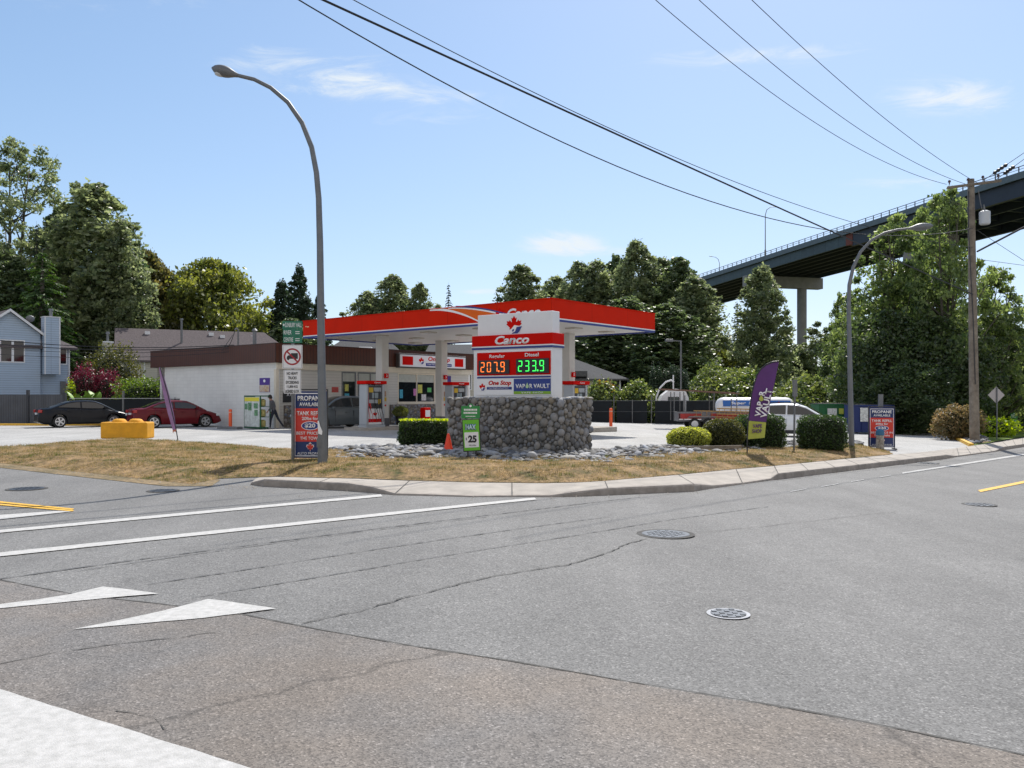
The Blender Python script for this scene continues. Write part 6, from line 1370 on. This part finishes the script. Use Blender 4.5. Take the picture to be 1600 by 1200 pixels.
# which local y side lies to the right (far edge)
ysgn = 1 if (-s) > 0 and False else (1 if (Matrix.Rotation(bA, 4, 'Z') @ Vector((0, 1, 0))).x > 0 else -1)
BW = 20.7
def Yb(a, b): return (min(a*ysgn, b*ysgn), max(a*ysgn, b*ysgn))
m = MB(); strip(m, -240, 130, *Yb(0, BW), -.35, 0); m.build('deck', M_bc, br)
for y in (-.3, BW): m = MB(); strip(m, -240, 130, *Yb(y, y+.3), -.9, .15); m.build('edge_beam', mat('edge_beam', (.11, .15, .18), .7, noise=.12, nscale=.5), br)
m = MB(); 
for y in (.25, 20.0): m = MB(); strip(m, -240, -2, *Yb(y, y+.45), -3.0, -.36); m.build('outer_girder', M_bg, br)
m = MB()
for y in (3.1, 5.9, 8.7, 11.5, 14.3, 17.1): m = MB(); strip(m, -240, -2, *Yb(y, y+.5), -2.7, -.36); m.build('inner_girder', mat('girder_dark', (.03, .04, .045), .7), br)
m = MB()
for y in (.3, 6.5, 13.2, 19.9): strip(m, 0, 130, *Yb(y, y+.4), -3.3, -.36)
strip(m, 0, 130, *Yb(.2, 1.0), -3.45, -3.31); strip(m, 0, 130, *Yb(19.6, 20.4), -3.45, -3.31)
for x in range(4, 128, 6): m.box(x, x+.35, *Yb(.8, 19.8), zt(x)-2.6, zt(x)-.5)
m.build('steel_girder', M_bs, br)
for y in (.0, BW):
    m = MB(); strip(m, -240, 130, *Yb(y-.05, y+.05), 1.0, 1.1); strip(m, -240, 130, *Yb(y-.03, y+.03), .6, .66)
    x = -240
    while x < 130: m.box(x, x+.14, *Yb(y-.06, y+.06), zt(x)+.15, zt(x)+1.05); x += 2.2
    m.build('railing', mat('railing_grey', (.09, .11, .13), .6), br)
m = MB(); m.box(-2, 0, *Yb(.2, 2.2), zt(0)-3.1, zt(0)-.9); m.build('hinge_box', mat('primer_red', (.16, .05, .04), .8), br)
for xp in (-92, -40, 12, -145):
    zc = zt(xp)-3.05; m = MB(); m.box(xp-1.1, xp+1.1, *(Yb(-.2, BW+.2) if xp < 0 else Yb(1.5, 13.5)), zc-2.7, zc, bev=.1); cp = m.build('pier_cap', M_bc, br)
    for yc in ((5.2, 15.6) if xp < 0 else (3.5, 11.5)): m = MB(); m.tube([(xp, yc*ysgn, -1), (xp, yc*ysgn, zc-2.7)], 1.15, 20); m.build('pier_column', M_bc, cp, smooth=True)
def blamp(xp, y, sy, lab):
    p = Matrix.Translation((67, 166, 0)) @ Matrix.Rotation(bA, 4, 'Z') @ Vector((xp, y*ysgn, zt(xp)+.1)); e = empty('bridge_lamp', p, bA, lab, 'street lamp', 'lamps on the bridge')
    m = MB(); m.tube([(0, 0, 0), (0, 0, 1.4), (0, 0, 1.5), (0, 0, 9.5), (0, sy*.4*ysgn, 10.8), (0, sy*1.3*ysgn, 11.4), (0, sy*2.6*ysgn, 11.6)], [.22, .2, .12, .09, .08, .07, .06], 8); m.build('pole', M_steeld, e); m = MB(); m.ell((0, sy*3.0*ysgn, 11.6), (.18, .55, .12)); m.build('lamp_head', M_steeld, e)
blamp(-31, -.1, 1, 'larger curved lamp standing on the near edge of the bridge'); blamp(-91, BW+.1, -1, 'smaller curved lamp on the far edge of the bridge, above the trees')

# ================================================================== TREES AND BUSHES
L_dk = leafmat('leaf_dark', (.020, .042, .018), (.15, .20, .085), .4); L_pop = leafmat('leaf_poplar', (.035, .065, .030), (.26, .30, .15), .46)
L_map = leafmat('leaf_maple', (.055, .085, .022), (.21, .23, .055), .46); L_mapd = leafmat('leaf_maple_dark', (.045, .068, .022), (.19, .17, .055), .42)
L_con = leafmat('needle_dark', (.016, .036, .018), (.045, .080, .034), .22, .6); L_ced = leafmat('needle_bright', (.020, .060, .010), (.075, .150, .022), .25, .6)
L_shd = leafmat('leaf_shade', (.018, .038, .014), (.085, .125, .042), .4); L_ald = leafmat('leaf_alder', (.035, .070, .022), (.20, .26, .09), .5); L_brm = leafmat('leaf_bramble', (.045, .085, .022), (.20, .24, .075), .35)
M_bark = mat('bark_grey', (.10, .09, .075), .95, noise=.3, nscale=6, bump=.5, bscale=20)
SZ = {}
def broadleaf(seed, H, Wd, cb, prof, nc, lp, lf, m, sparse=0., lean=0., multi=1, rc=.10, name='tree'):
    """a prototype broadleaf tree: returns (trunk mesh, crown mesh)"""
    r = np.random.default_rng(seed); rr = random.Random(seed)
    def R_(t): 
        for (a, b), (c, d) in zip(prof, prof[1:]):
            if t <= c: return b+(d-b)*(t-a)/(c-a)
        return prof[-1][1]
    ph = r.uniform(0, 6.28, 6); C = []; rad = []
    while len(C) < nc:
        t = r.random(); R0 = R_(t)
        if r.random() > (.25+R0): continue
        a = r.uniform(0, 6.28); lump = 1+.20*math.sin(3*a+ph[0]+5*t)+.16*math.sin(5*a+ph[1]-9*t)+.10*math.sin(2*a+17*t+ph[2])
        rd = R0*lump*Wd/2*(r.random()**.42); C.append((rd*math.cos(a)+lean*t, rd*math.sin(a), H*(cb+(1-cb)*t)-rd*.05)); rad.append(Wd*rc*r.uniform(.5, 1.3)*(.62+.38*R0))
    C = np.array(C); rad = np.array(rad); n = int(nc*lp); id_ = r.integers(0, nc, n)
    d = r.normal(size=(n, 3)); d /= np.linalg.norm(d, axis=1)[:, None]; q = d*(r.random(n)**.45)[:, None]*rad[id_][:, None]*np.array([1.1, 1.1, .75]); pts = C[id_]+q*(1+.5*r.random((n, 1))**4)
    if not sparse:                         # loose leaves between the clumps
        k = int(n*.38); t = r.random(k); t = t[r.random(k) < .15+np.interp(t, [p[0] for p in prof], [p[1] for p in prof])]; k = len(t); R0 = np.interp(t, [p[0] for p in prof], [p[1] for p in prof]); a = r.uniform(0, 6.28, k)
        rd = R0*Wd/2*r.random(k)**.4*(1+.20*np.sin(3*a+ph[0]+5*t)+.16*np.sin(5*a+ph[1]-9*t)); ex = np.stack([rd*np.cos(a)+lean*t, rd*np.sin(a), H*(cb+(1-cb)*t)+r.normal(0, .2, k)], 1)
        pts = np.concatenate([pts, ex]); id_ = np.concatenate([id_, r.integers(0, nc, k)]); n = len(pts)
    V, Fq = leaves(pts, lf, .45, r=r); ct = r.random(nc); tint = np.clip(.55*ct[id_]+.6*r.random(n)-.1, 0, 1)
    crown = fast('crown', V, Fq, m, tint=tint); lo, hi = np.percentile(pts[:, 0], [1.5, 98.5]); SZ[crown.name] = (np.percentile(pts[:, 2], 99.6), hi-lo)
    tb = MB(); tr = Wd*.028+H*.006; stems = []
    for k in range(multi):
        ox, oy = (0, 0) if multi == 1 else (rr.uniform(-.06, .06)*Wd, rr.uniform(-.05, .05)*Wd); ex, ey = (lean, 0) if multi == 1 else (rr.uniform(-.3, .3)*Wd, rr.uniform(-.2, .2)*Wd)
        P0 = [Vector((ox+(ex-ox)*t**1.5+rr.uniform(-.02, .02)*Wd*.4, oy+(ey-oy)*t**1.5, H*.93*t)) for t in (0, .15, .3, .5, .7, .85, 1.)]; P0[0] = Vector((ox, oy, -.3))
        tb.tube(P0, [tr*1.25/multi**.4, tr/multi**.4, tr*.85/multi**.4, tr*.6/multi**.4, tr*.38/multi**.4, tr*.22/multi**.4, tr*.08/multi**.4], 8); stems.append(P0)
    sel = r.choice(nc, min(nc, int(26+40*sparse)), replace=False)
    for i in sel:
        c = Vector(C[i]); S_ = stems[rr.randrange(multi)]; zt_ = max(H*cb*.75, c.z-.55*math.hypot(c.x, c.y)-.12*H*rr.random()); 
        for p, q2 in zip(S_, S_[1:]):
            if q2.z >= zt_: a0 = p.lerp(q2, (zt_-p.z)/max(.01, q2.z-p.z)); break
        else: a0 = S_[-2]
        mid = a0.lerp(c, .5)+Vector((0, 0, -.05*(c-a0).length)); w = tr*.32*(1-a0.z/H*.7); tb.tube([a0, mid, c, c+(c-mid)*.4], [w, w*.6, w*.25, w*.08], 5)
    trunk = tb.build('trunk', M_bark, None, smooth='all'); return trunk, crown
def conifer(seed, H, Wd, m, dens=1., droop=.35, leafs=.32, top=0.02):
    r = np.random.default_rng(seed); rr = random.Random(seed); P_ = []; T = []; tb = MB(); tb.tube([(0, 0, -.3), (0, 0, H*.3), (0, 0, H*.7), (0, 0, H)], [Wd*.045, Wd*.035, Wd*.018, .01], 8); z = H*.04; VV = []; FF = []; tt = []; o = 0
    while z < H*.985:
        t = z/H; L0 = Wd/2*((1-t)**.75)*(.9 if t > .12 else .75); nb = max(5, int((11-6*t)*dens))
        for k in range(nb):
            a = rr.uniform(0, 6.28); L = L0*rr.uniform(.55, 1.15)+.12; n = max(4, int(L/.10)); up_ = rr.uniform(-.05, .25)
            s = (np.arange(n)+r.random(n))/n; s3 = np.repeat(s, 3); m3 = len(s3)
            w = (.12+.28*L0*.4)*(1-s3*.7); off = r.normal(0, 1, m3)*w*.38; x = L*s3; zz = z+L*(up_*s3-droop*s3**2)-np.abs(r.normal(0, 1, m3))*.10*w*2
            X = math.cos(a)*x-math.sin(a)*off; Y = math.sin(a)*x+math.cos(a)*off; c = np.stack([X, Y, zz], 1); ln = leafs*r.uniform(.6, 1.2, m3); dx = np.stack([math.cos(a)*.6+r.normal(0, .35, m3), math.sin(a)*.6+r.normal(0, .35, m3), -.45+r.normal(0, .3, m3)], 1); dx /= np.linalg.norm(dx, axis=1)[:, None]
            sd_ = np.cross(dx, r.normal(size=(m3, 3))); sd_ /= np.linalg.norm(sd_, axis=1)[:, None]
            VV.append(np.stack([c-dx*ln[:, None]*.5, c+sd_*ln[:, None]*.16, c+dx*ln[:, None]*.5, c-sd_*ln[:, None]*.16], 1).reshape(-1, 3)); tt.append(np.clip(s3*.8+r.normal(0, .2, m3), 0, 1))
            if rr.random() < .3: tb.tube([(0, 0, z), (math.cos(a)*L*.5, math.sin(a)*L*.5, z+L*(up_*.5-droop*.25)), (math.cos(a)*L*.9, math.sin(a)*L*.9, z+L*(up_*.9-droop*.8))], [.05, .03, .01], 4)
        z += H*.018+.12*(1-t)
    V = np.concatenate(VV); crown = fast('crown', V, np.arange(len(V)).reshape(-1, 4), m, tint=np.concatenate(tt)); return tb.build('trunk', M_bark, None), crown
PROTO = {}
def plant(kind, px, D, ytop, wpx, lab, rz=None, name='tree', cat='tree', grp=None):
    (trunk, crown), H, Wd = PROTO[kind]; H, Wd = SZ.get(crown.name, (H, Wd*.9)); b = B(px, D); h = (HZ-ytop)*D/F+EYE-b.z; w = wpx*D/F
    e = empty(name, b, random.uniform(0, 6.28) if rz is None else rz, lab, cat, grp); e.scale = (w/Wd, w/Wd, h/H)
    for s in (trunk, crown):
        if s.parent is None and not s.get('used'): c = s; c['used'] = 1
        else: c = s.copy(); COL.objects.link(c)
        c.parent = e
    return e
egg = [(0, .35), (.2, .85), (.45, 1.), (.7, .8), (.9, .42), (1, .1)]; pop = [(0, .55), (.2, .97), (.4, 1.), (.6, .86), (.8, .62), (.93, .36), (1, .10)]; rnd = [(0, .45), (.25, .92), (.5, 1.), (.75, .88), (.92, .55), (1, .15)]; spr = [(0, .3), (.3, .75), (.6, 1.), (.85, .8), (1, .2)]
PROTO['popA'] = (broadleaf(11, 18, 7, .03, pop, 260, 100, .33, L_pop, rc=.085), 18, 7); PROTO['popB'] = (broadleaf(12, 18, 7, .05, [(0, .55), (.3, .95), (.5, .85), (.65, .92), (.82, .64), (.94, .34), (1, .10)], 260, 100, .33, L_pop, lean=.3, rc=.085), 18, 7)
PROTO['popC'] = (broadleaf(19, 18, 7, .05, [(0, .6), (.3, 1.), (.55, .95), (.75, .72), (.92, .38), (1, .10)], 260, 100, .33, L_dk, rc=.085), 18, 7)
PROTO['cot'] = (broadleaf(13, 24, 11, .18, spr, 230, 90, .30, L_pop, sparse=1, rc=.075, multi=2), 24, 11)
PROTO['mapA'] = (broadleaf(14, 14, 12, .08, rnd, 230, 100, .42, L_map), 14, 12); PROTO['mapD'] = (broadleaf(15, 14, 11, .06, egg, 210, 100, .42, L_mapd), 14, 11)
PROTO['ald'] = (broadleaf(16, 14, 8, .10, [(0, .6), (.2, .95), (.45, 1.), (.65, .75), (.85, .42), (.95, .25), (1, .1)], 210, 85, .27, L_ald, sparse=1, rc=.085, multi=3), 14, 8)
PROTO['aldD'] = (broadleaf(17, 10, 8, .03, rnd, 190, 110, .27, L_shd, multi=2), 10, 8)
PROTO['conA'] = (conifer(21, 18, 6.5, L_con), 18, 6.5); PROTO['ced'] = (conifer(22, 16, 9.5, L_ced, 1.1, .48, .34), 16, 9.5); PROTO['conB'] = (broadleaf(24, 18, 6, .03, [(0, .85), (.3, .95), (.55, .7), (.75, .5), (.9, .3), (1, .12)], 260, 90, .32, L_con, rc=.075), 18, 6)
PROTO['bir'] = (broadleaf(18, 14, 5, .08, [(0, .4), (.3, .9), (.5, 1.), (.75, .65), (1, .1)], 150, 90, .28, L_pop, sparse=.5, rc=.11), 14, 5)
T = plant
T('cot', 22, 78, 228, 165, 'tallest sparse cottonwood with bare limbs at the left edge', 0.5)
T('popA', 146, 76, 294, 165, 'broad dense poplar with a rounded top behind the droopy cedar'); T('popB', 188, 74, 350, 84, 'narrower poplar on the right shoulder of the broad dense poplar')
T('popC', 92, 82, 330, 105, 'dark leafy tree filling the gap between cottonwood and dense poplar'); T('ced', 66, 67, 388, 200, 'dark cedar with drooping bright green fringes behind the blue grey house', 2.)
T('mapD', 236, 84, 398, 110, 'brownish green maple on the slope right of the poplars'); T('mapA', 330, 84, 412, 150, 'yellow green round maple behind the brown store roof')
T('mapD', 276, 82, 462, 70, 'short dark maple between the two larger maples'); T('mapA', 390, 92, 480, 60, 'small yellowish maple at the right foot of the round maple')
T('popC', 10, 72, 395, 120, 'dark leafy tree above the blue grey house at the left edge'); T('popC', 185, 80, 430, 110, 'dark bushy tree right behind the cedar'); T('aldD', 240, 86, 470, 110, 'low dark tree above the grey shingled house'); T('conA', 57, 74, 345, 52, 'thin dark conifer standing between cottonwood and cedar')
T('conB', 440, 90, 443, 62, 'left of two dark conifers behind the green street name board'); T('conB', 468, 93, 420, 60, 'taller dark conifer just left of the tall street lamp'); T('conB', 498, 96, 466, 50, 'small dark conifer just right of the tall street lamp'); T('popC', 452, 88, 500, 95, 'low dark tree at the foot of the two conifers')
T('popB', 568, 96, 458, 70, 'small pale poplar above the left end of the red canopy'); T('popA', 614, 98, 434, 92, 'rounded poplar above the left half of the red canopy'); T('popA', 656, 98, 446, 56, 'slim poplar right of the rounded one above the canopy'); T('conA', 701, 95, 441, 44, 'lone spiky conifer poking above the red canopy'); T('popB', 682, 100, 478, 46, 'low poplar behind the lone spiky conifer')
T('popA', 815, 100, 418, 96, 'feathery poplar left of the big poplar row'); T('popB', 862, 103, 436, 95, 'lower poplar behind the price sign corner of the canopy')
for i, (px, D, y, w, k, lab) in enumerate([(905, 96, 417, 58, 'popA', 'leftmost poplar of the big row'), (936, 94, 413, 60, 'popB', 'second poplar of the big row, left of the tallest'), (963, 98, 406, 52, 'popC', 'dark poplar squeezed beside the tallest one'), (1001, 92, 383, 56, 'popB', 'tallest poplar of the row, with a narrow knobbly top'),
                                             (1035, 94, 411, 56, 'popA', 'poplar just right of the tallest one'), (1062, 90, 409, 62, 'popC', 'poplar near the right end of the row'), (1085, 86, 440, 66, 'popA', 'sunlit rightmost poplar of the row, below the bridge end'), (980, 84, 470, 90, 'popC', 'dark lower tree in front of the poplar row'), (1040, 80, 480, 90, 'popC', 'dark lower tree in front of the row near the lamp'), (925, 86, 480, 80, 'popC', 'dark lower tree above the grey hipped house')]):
    T(k, px, D, y-3, w*1.55, lab, grp='trees of the big poplar row')
T('bir', 1117, 100, 484, 40, 'thin see-through birch under the bridge end'); T('conA', 1152, 88, 470, 60, 'dark conifer left of the sunlit poplar under the bridge'); T('popA', 1191, 80, 419, 84, 'sunlit pointed poplar in front of the bridge'); T('bir', 1275, 84, 505, 62, 'small loose birch at the foot of the bridge column'); T('mapA', 1120, 82, 545, 70, 'low yellow green tree behind the ladder rack', grp=None)
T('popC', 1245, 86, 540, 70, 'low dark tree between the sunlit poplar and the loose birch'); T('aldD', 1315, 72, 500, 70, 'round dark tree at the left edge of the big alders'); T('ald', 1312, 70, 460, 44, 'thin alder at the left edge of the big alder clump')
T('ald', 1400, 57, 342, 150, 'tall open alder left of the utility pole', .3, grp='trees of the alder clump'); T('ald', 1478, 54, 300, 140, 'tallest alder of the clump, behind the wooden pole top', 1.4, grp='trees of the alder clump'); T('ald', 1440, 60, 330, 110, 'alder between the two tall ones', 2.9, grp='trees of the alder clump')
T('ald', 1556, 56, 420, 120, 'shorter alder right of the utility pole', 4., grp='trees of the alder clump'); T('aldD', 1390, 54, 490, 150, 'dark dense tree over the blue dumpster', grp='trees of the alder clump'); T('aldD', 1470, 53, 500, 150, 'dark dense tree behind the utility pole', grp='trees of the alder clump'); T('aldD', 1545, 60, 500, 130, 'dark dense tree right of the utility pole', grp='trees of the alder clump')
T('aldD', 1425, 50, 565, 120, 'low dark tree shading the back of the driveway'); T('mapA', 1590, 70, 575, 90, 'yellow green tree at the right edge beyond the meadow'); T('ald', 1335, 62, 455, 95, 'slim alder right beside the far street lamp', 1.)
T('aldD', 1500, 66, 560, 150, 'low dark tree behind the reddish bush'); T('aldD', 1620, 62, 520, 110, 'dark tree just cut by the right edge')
# bushes
def leafmass(name, parent, pts, size, m, lab=None, cat=None, kind=None, tint=None, loc=None):
    V, Fq = leaves(pts, size, .5); o = fast(name, V, Fq, m, parent, tint=np.clip(rng.random(len(pts))*.9+(0 if tint is None else tint), 0, 1), loc=loc)
    if lab: tag(o, lab, cat, kind=kind)
    return o
def shrub(px0, px1, ytop, D, depth, m, lab, shape='box', leaf=.045, n=9000, coreM=None, zb=None, hz=.1, topm=None, name='clipped_shrub', up=0):
    x0, x1 = (px0-800)/F*D, (px1-800)/F*D; xc = (x0+x1)/2; z0 = gz(xc)+hz if zb is None else zb; h = EYE-(ytop-HZ)/F*D-z0; w = (x1-x0)/2
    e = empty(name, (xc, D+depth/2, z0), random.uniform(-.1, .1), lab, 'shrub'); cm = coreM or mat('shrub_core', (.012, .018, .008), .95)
    d = rng.normal(size=(n, 3)); d /= np.linalg.norm(d, axis=1)[:, None]
    ex = 5. if shape == 'box' else 2.3
    nr = (np.abs(d)**ex).sum(1)**(1/ex); s = d/nr[:, None]; wild = name != 'clipped_shrub'; la = .16 if wild else .04; lump = 1+la*np.sin(s[:, 0]*7+s[:, 2]*5)*np.sin(s[:, 1]*6+2)+la*.8*np.sin(s[:, 0]*15+3)*np.sin(s[:, 2]*12)
    s = s*np.array([w, depth/2, h/2])*(lump*(rng.uniform(.80, 1.16, n) if wild else rng.uniform(.93, 1.03, n)+(rng.random(n) < .04)*rng.uniform(0, .07, n)))[:, None]; s[:, 2] += h/2
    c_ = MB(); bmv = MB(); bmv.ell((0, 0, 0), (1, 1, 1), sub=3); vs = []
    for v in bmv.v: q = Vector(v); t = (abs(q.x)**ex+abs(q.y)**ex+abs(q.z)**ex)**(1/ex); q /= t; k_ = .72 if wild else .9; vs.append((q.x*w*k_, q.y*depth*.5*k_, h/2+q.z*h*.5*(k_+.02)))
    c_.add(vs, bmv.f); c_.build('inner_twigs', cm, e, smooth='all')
    tt = np.clip(rng.random(n)*.8+(s[:, 2] > h*.88)*.0, 0, 1)
    V, Fq = leaves(s, leaf, .5); fast('foliage', V, Fq, m, e, tint=tt)
    if topm:
        k = int(n*.16); t = rng.random((k, 3)); p = np.stack([(t[:, 0]*2-1)*w*.97, (t[:, 1]-.5)*depth*.97, h*(.985+.05*t[:, 2])], 1); V, Fq = leaves(p, leaf*1.1, .5); fast('fresh_tips', V, Fq, topm, e, tint=rng.random(k))
    return e
L_box = leafmat('leaf_box', (.020, .050, .012), (.060, .110, .020), .3); L_tip = leafmat('leaf_tip', (.16, .26, .02), (.42, .48, .05), .5); L_var = leafmat('leaf_variegated', (.16, .20, .03), (.52, .55, .14), .45); L_olv = leafmat('leaf_olive', (.04, .055, .014), (.13, .13, .03), .35)
shrub(622, 704, 657, 25.0, 1.0, L_box, 'box clipped hedge with bright tips left of the cobblestone planter', leaf=.05, n=12000, topm=L_tip)
shrub(1048, 1116, 668.5, 26.2, 1.1, L_var, 'low variegated yellow green shrub, leftmost of the clipped shrubs', 'round', .05, 8000)
shrub(1104, 1170, 655, 26.6, 1.2, L_olv, 'rounded olive brown shrub between the variegated one and the flag', 'round', .045, 11000)
shrub(1160, 1232, 649, 27.5, 1.4, L_box, 'dark clipped shrub with rounded corners behind the purple flag', 'box', .05, 12000)
shrub(1262, 1329, 650, 27.4, 1.3, L_box, 'dark square clipped hedge left of the far street lamp', 'box', .05, 12000)
L_red = leafmat('leaf_crimson', (.06, .008, .012), (.20, .035, .05), .35); L_ban = leafmat('leaf_lime', (.12, .22, .01), (.45, .55, .04), .5); L_rst = leafmat('leaf_russet', (.10, .10, .03), (.28, .20, .10), .35)
shrub(100, 143, 576, 53.5, 1.5, L_red, 'left crimson maple shrub beside the blue grey house', 'round', .11, 5000, name='japanese_maple', zb=0.); shrub(136, 180, 583, 53.8, 1.5, L_red, 'right crimson maple shrub above the black fence', 'round', .11, 5000, name='japanese_maple', zb=0.)
shrub(122, 200, 545, 58, 3., L_olv, 'big olive green shrub behind the crimson maples', 'round', .15, 9000, name='garden_shrub', zb=0.); shrub(178, 264, 597, 52.5, 1.2, leafmat('leaf_hedge', (.05, .10, .015), (.16, .24, .04), .4), 'long green hedge above the black fence', 'box', .12, 8000, name='garden_hedge', zb=0.)
shrub(98, 112, 598, 52.6, .8, L_ban, 'small lime bush at the corner of the blue grey house', 'round', .09, 1500, name='garden_shrub', zb=0.)
e = empty('banana_plant', (P(138, 0, 52).x, 51.8, 0), 0, 'bright lime big leaved plant above the black fence', 'plant')
for i in range(13):
    a = random.uniform(0, 6.28); L = random.uniform(.7, 1.3); bx = random.uniform(-.9, .9); z0 = 1.2; m = MB(); pts = [Vector((bx+math.cos(a)*L*t*.5, math.sin(a)*L*t*.4, z0+L*(1.1*t-.45*t*t))) for t in (0, .2, .4, .6, .8, 1)]; ws = (.02, .14, .19, .17, .11, .01); V = []
    for p, w in zip(pts, ws): V += [(p.x-math.sin(a)*w, p.y+math.cos(a)*w, p.z), (p.x, p.y, p.z-.02), (p.x+math.sin(a)*w, p.y-math.cos(a)*w, p.z)]
    m.add(V, [(3*j+k, 3*j+k+1, 3*j+k+4, 3*j+k+3) for j in range(5) for k in (0, 1)]); m.build('leaf', mat('big_leaf', (.16, .30, .02), .5, noise=.2), e)
m = MB(); m.tube([(0, 0, 0), (0, 0, 1.4)], [.12, .06], 8).tube([(-.9, 0, 0), (-.85, 0, 1.3)], [.05, .05], 6).tube([(.9, 0, 0), (.85, 0, 1.3)], [.05, .05], 6); m.build('stem', M_olv if False else mat('stem_green', (.08, .12, .03), .7), e)
shrub(1480, 1546, 637, 42, 1.8, L_rst, 'reddish green bush behind the foot of the utility pole', 'round', .11, 7000, name='bush'); shrub(1538, 1600, 655, 47, 1.5, L_ban, 'bright green weeds behind the diamond sign', 'round', .12, 2500, name='weed_clump')
shrub(927, 962, 600, 61.5, 1.5, leafmat('leaf_orange', (.14, .14, .03), (.42, .25, .06), .4), 'orange tinged bush in front of the grey hipped house', 'round', .14, 3500, name='garden_shrub')
for i, px in enumerate((1022, 1032, 1041, 1051, 1061, 1071)): shrub(px-6, px+6, 578+(i % 3)*4, 63, .8, L_con, ('first', 'second', 'third', 'fourth', 'fifth', 'sixth')[i]+' narrow dark cedar from the left in the row behind the camper', 'round', .14, 2600, name='hedge_cedar', zb=-.3)
e = empty('flower_planter', by_store(7.95, -1.0), 0, 'round dark planter with yellow flowers beside the left pump', 'planter'); m = MB(); m.tube([(0, 0, 0), (0, 0, .5)], [.25, .33], 14); m.build('pot', M_black, e)
d = rng.normal(size=(1500, 3)); d /= np.linalg.norm(d, axis=1)[:, None]; leafmass('foliage', e, d*np.array([.5, .5, .35])*rng.uniform(.6, 1, (1500, 1))+np.array([0, 0, .75]), .09, L_map)
# bramble bank and the far woods: nobody could count these
def bank(name, f, n, size, m, lab, core=None):
    """f(u, v) -> surface point; u along, v from foot to top"""
    nu, nv = 60, 12; mb = MB()
    for i in range(nu+1):
        for j in range(nv+1): p = f(i/nu, j/nv); mb.v.append((p[0], p[1]+.25, p[2]-.25))
    for i in range(nu):
        for j in range(nv): mb.f.append((i*(nv+1)+j, (i+1)*(nv+1)+j, (i+1)*(nv+1)+j+1, i*(nv+1)+j+1)); mb.mi.append(0)
    U = rng.random(n); Vv = rng.random(n)**.8; pts = np.array([f(u, v) for u, v in zip(U, Vv)])+rng.normal(0, .28, (n, 3))
    lum = np.array([.35*math.sin(u*40+v*9)*math.sin(v*14+u*23) for u, v in zip(U, Vv)])
    Lv, Lf = leaves(pts, size, .5); nb = len(mb.v)
    V = np.concatenate([np.array(mb.v), Lv]); Fq = np.concatenate([np.array(mb.f), Lf+nb]); tint = np.concatenate([np.zeros(len(mb.f)), np.clip(rng.random(n)*.8+lum, 0, 1)])
    return tag(fast(name, V, Fq, m, tint=tint), lab, 'thicket', kind='stuff')
def f_br(u, v):
    px = 1075+u*290; D = 63-5*u+v*6+1.2*math.sin(u*19)+.6*math.sin(u*47); x = (px-800)/F*D; top = 3.6+.9*math.sin(u*7+1)+.45*math.sin(u*23)+.2*math.sin(u*61); top *= min(1, .45+u*4); return (x, D, gz(x)-.1+top*math.sin(v*math.pi/2*1.0)**.8)
bank('bramble_thicket', f_br, 46000, .24, L_brm, 'sunlit bramble thicket on the bank behind the propane tank and dumpsters')
def f_vi(u, v):
    px = 925+u*98; D = 60.6+v*1.6+.3*math.sin(u*33); x = (px-800)/F*D; top = 2.0+.45*math.sin(u*11)+.25*math.sin(u*37); return (x, D, gz(x)+top*math.sin(v*math.pi/2)**.7)
bank('vine_thicket', f_vi, 12000, .22, L_brm, 'vines tumbling over the black screened fence behind the orange bollard')
def f_wd(u, v):
    a = R(-52+104*u); Rd = 118+9*math.sin(u*31); x = Rd*math.sin(a); y = Rd*math.cos(a)+v*8; top = 9+2.2*math.sin(u*23)+1.6*math.sin(u*57+1)+1.1*math.sin(u*131); return (x, y, gz(x)-1+top*math.sin(v*math.pi/2)**.6)
bank('far_woods', f_wd, 60000, .75, L_dk, 'dark belt of distant woods closing the horizon behind everything')
def f_ln(u, v):
    px = -60+u*500; D = 82+4*math.sin(u*17)+v*5; x = (px-800)/F*D; top = 5.6+1.4*math.sin(u*19)+.8*math.sin(u*43); return (x, D, -.2+top*math.sin(v*math.pi/2)**.7)
bank('garden_undergrowth', f_ln, 22000, .26, L_dk, 'dark undergrowth between the houses behind the fences')
def f_rt(u, v):
    px = 1375+u*330; D = 50+14*u+v*5+.8*math.sin(u*27); x = (px-800)/F*D; top = 3.4+.8*math.sin(u*13)+.5*math.sin(u*41); return (x, D, gz(x)-.2+top*math.sin(v*math.pi/2)**.7)
bank('driveway_undergrowth', f_rt, 26000, .22, L_shd, 'dark undergrowth under the alders behind the driveway')
for o in list(bpy.data.objects):
    if o.get('used'): del o['used']
for k_, (tc_, H_, W2_) in PROTO.items():
    for o in tc_:
        if o.parent is None: bpy.data.objects.remove(o)
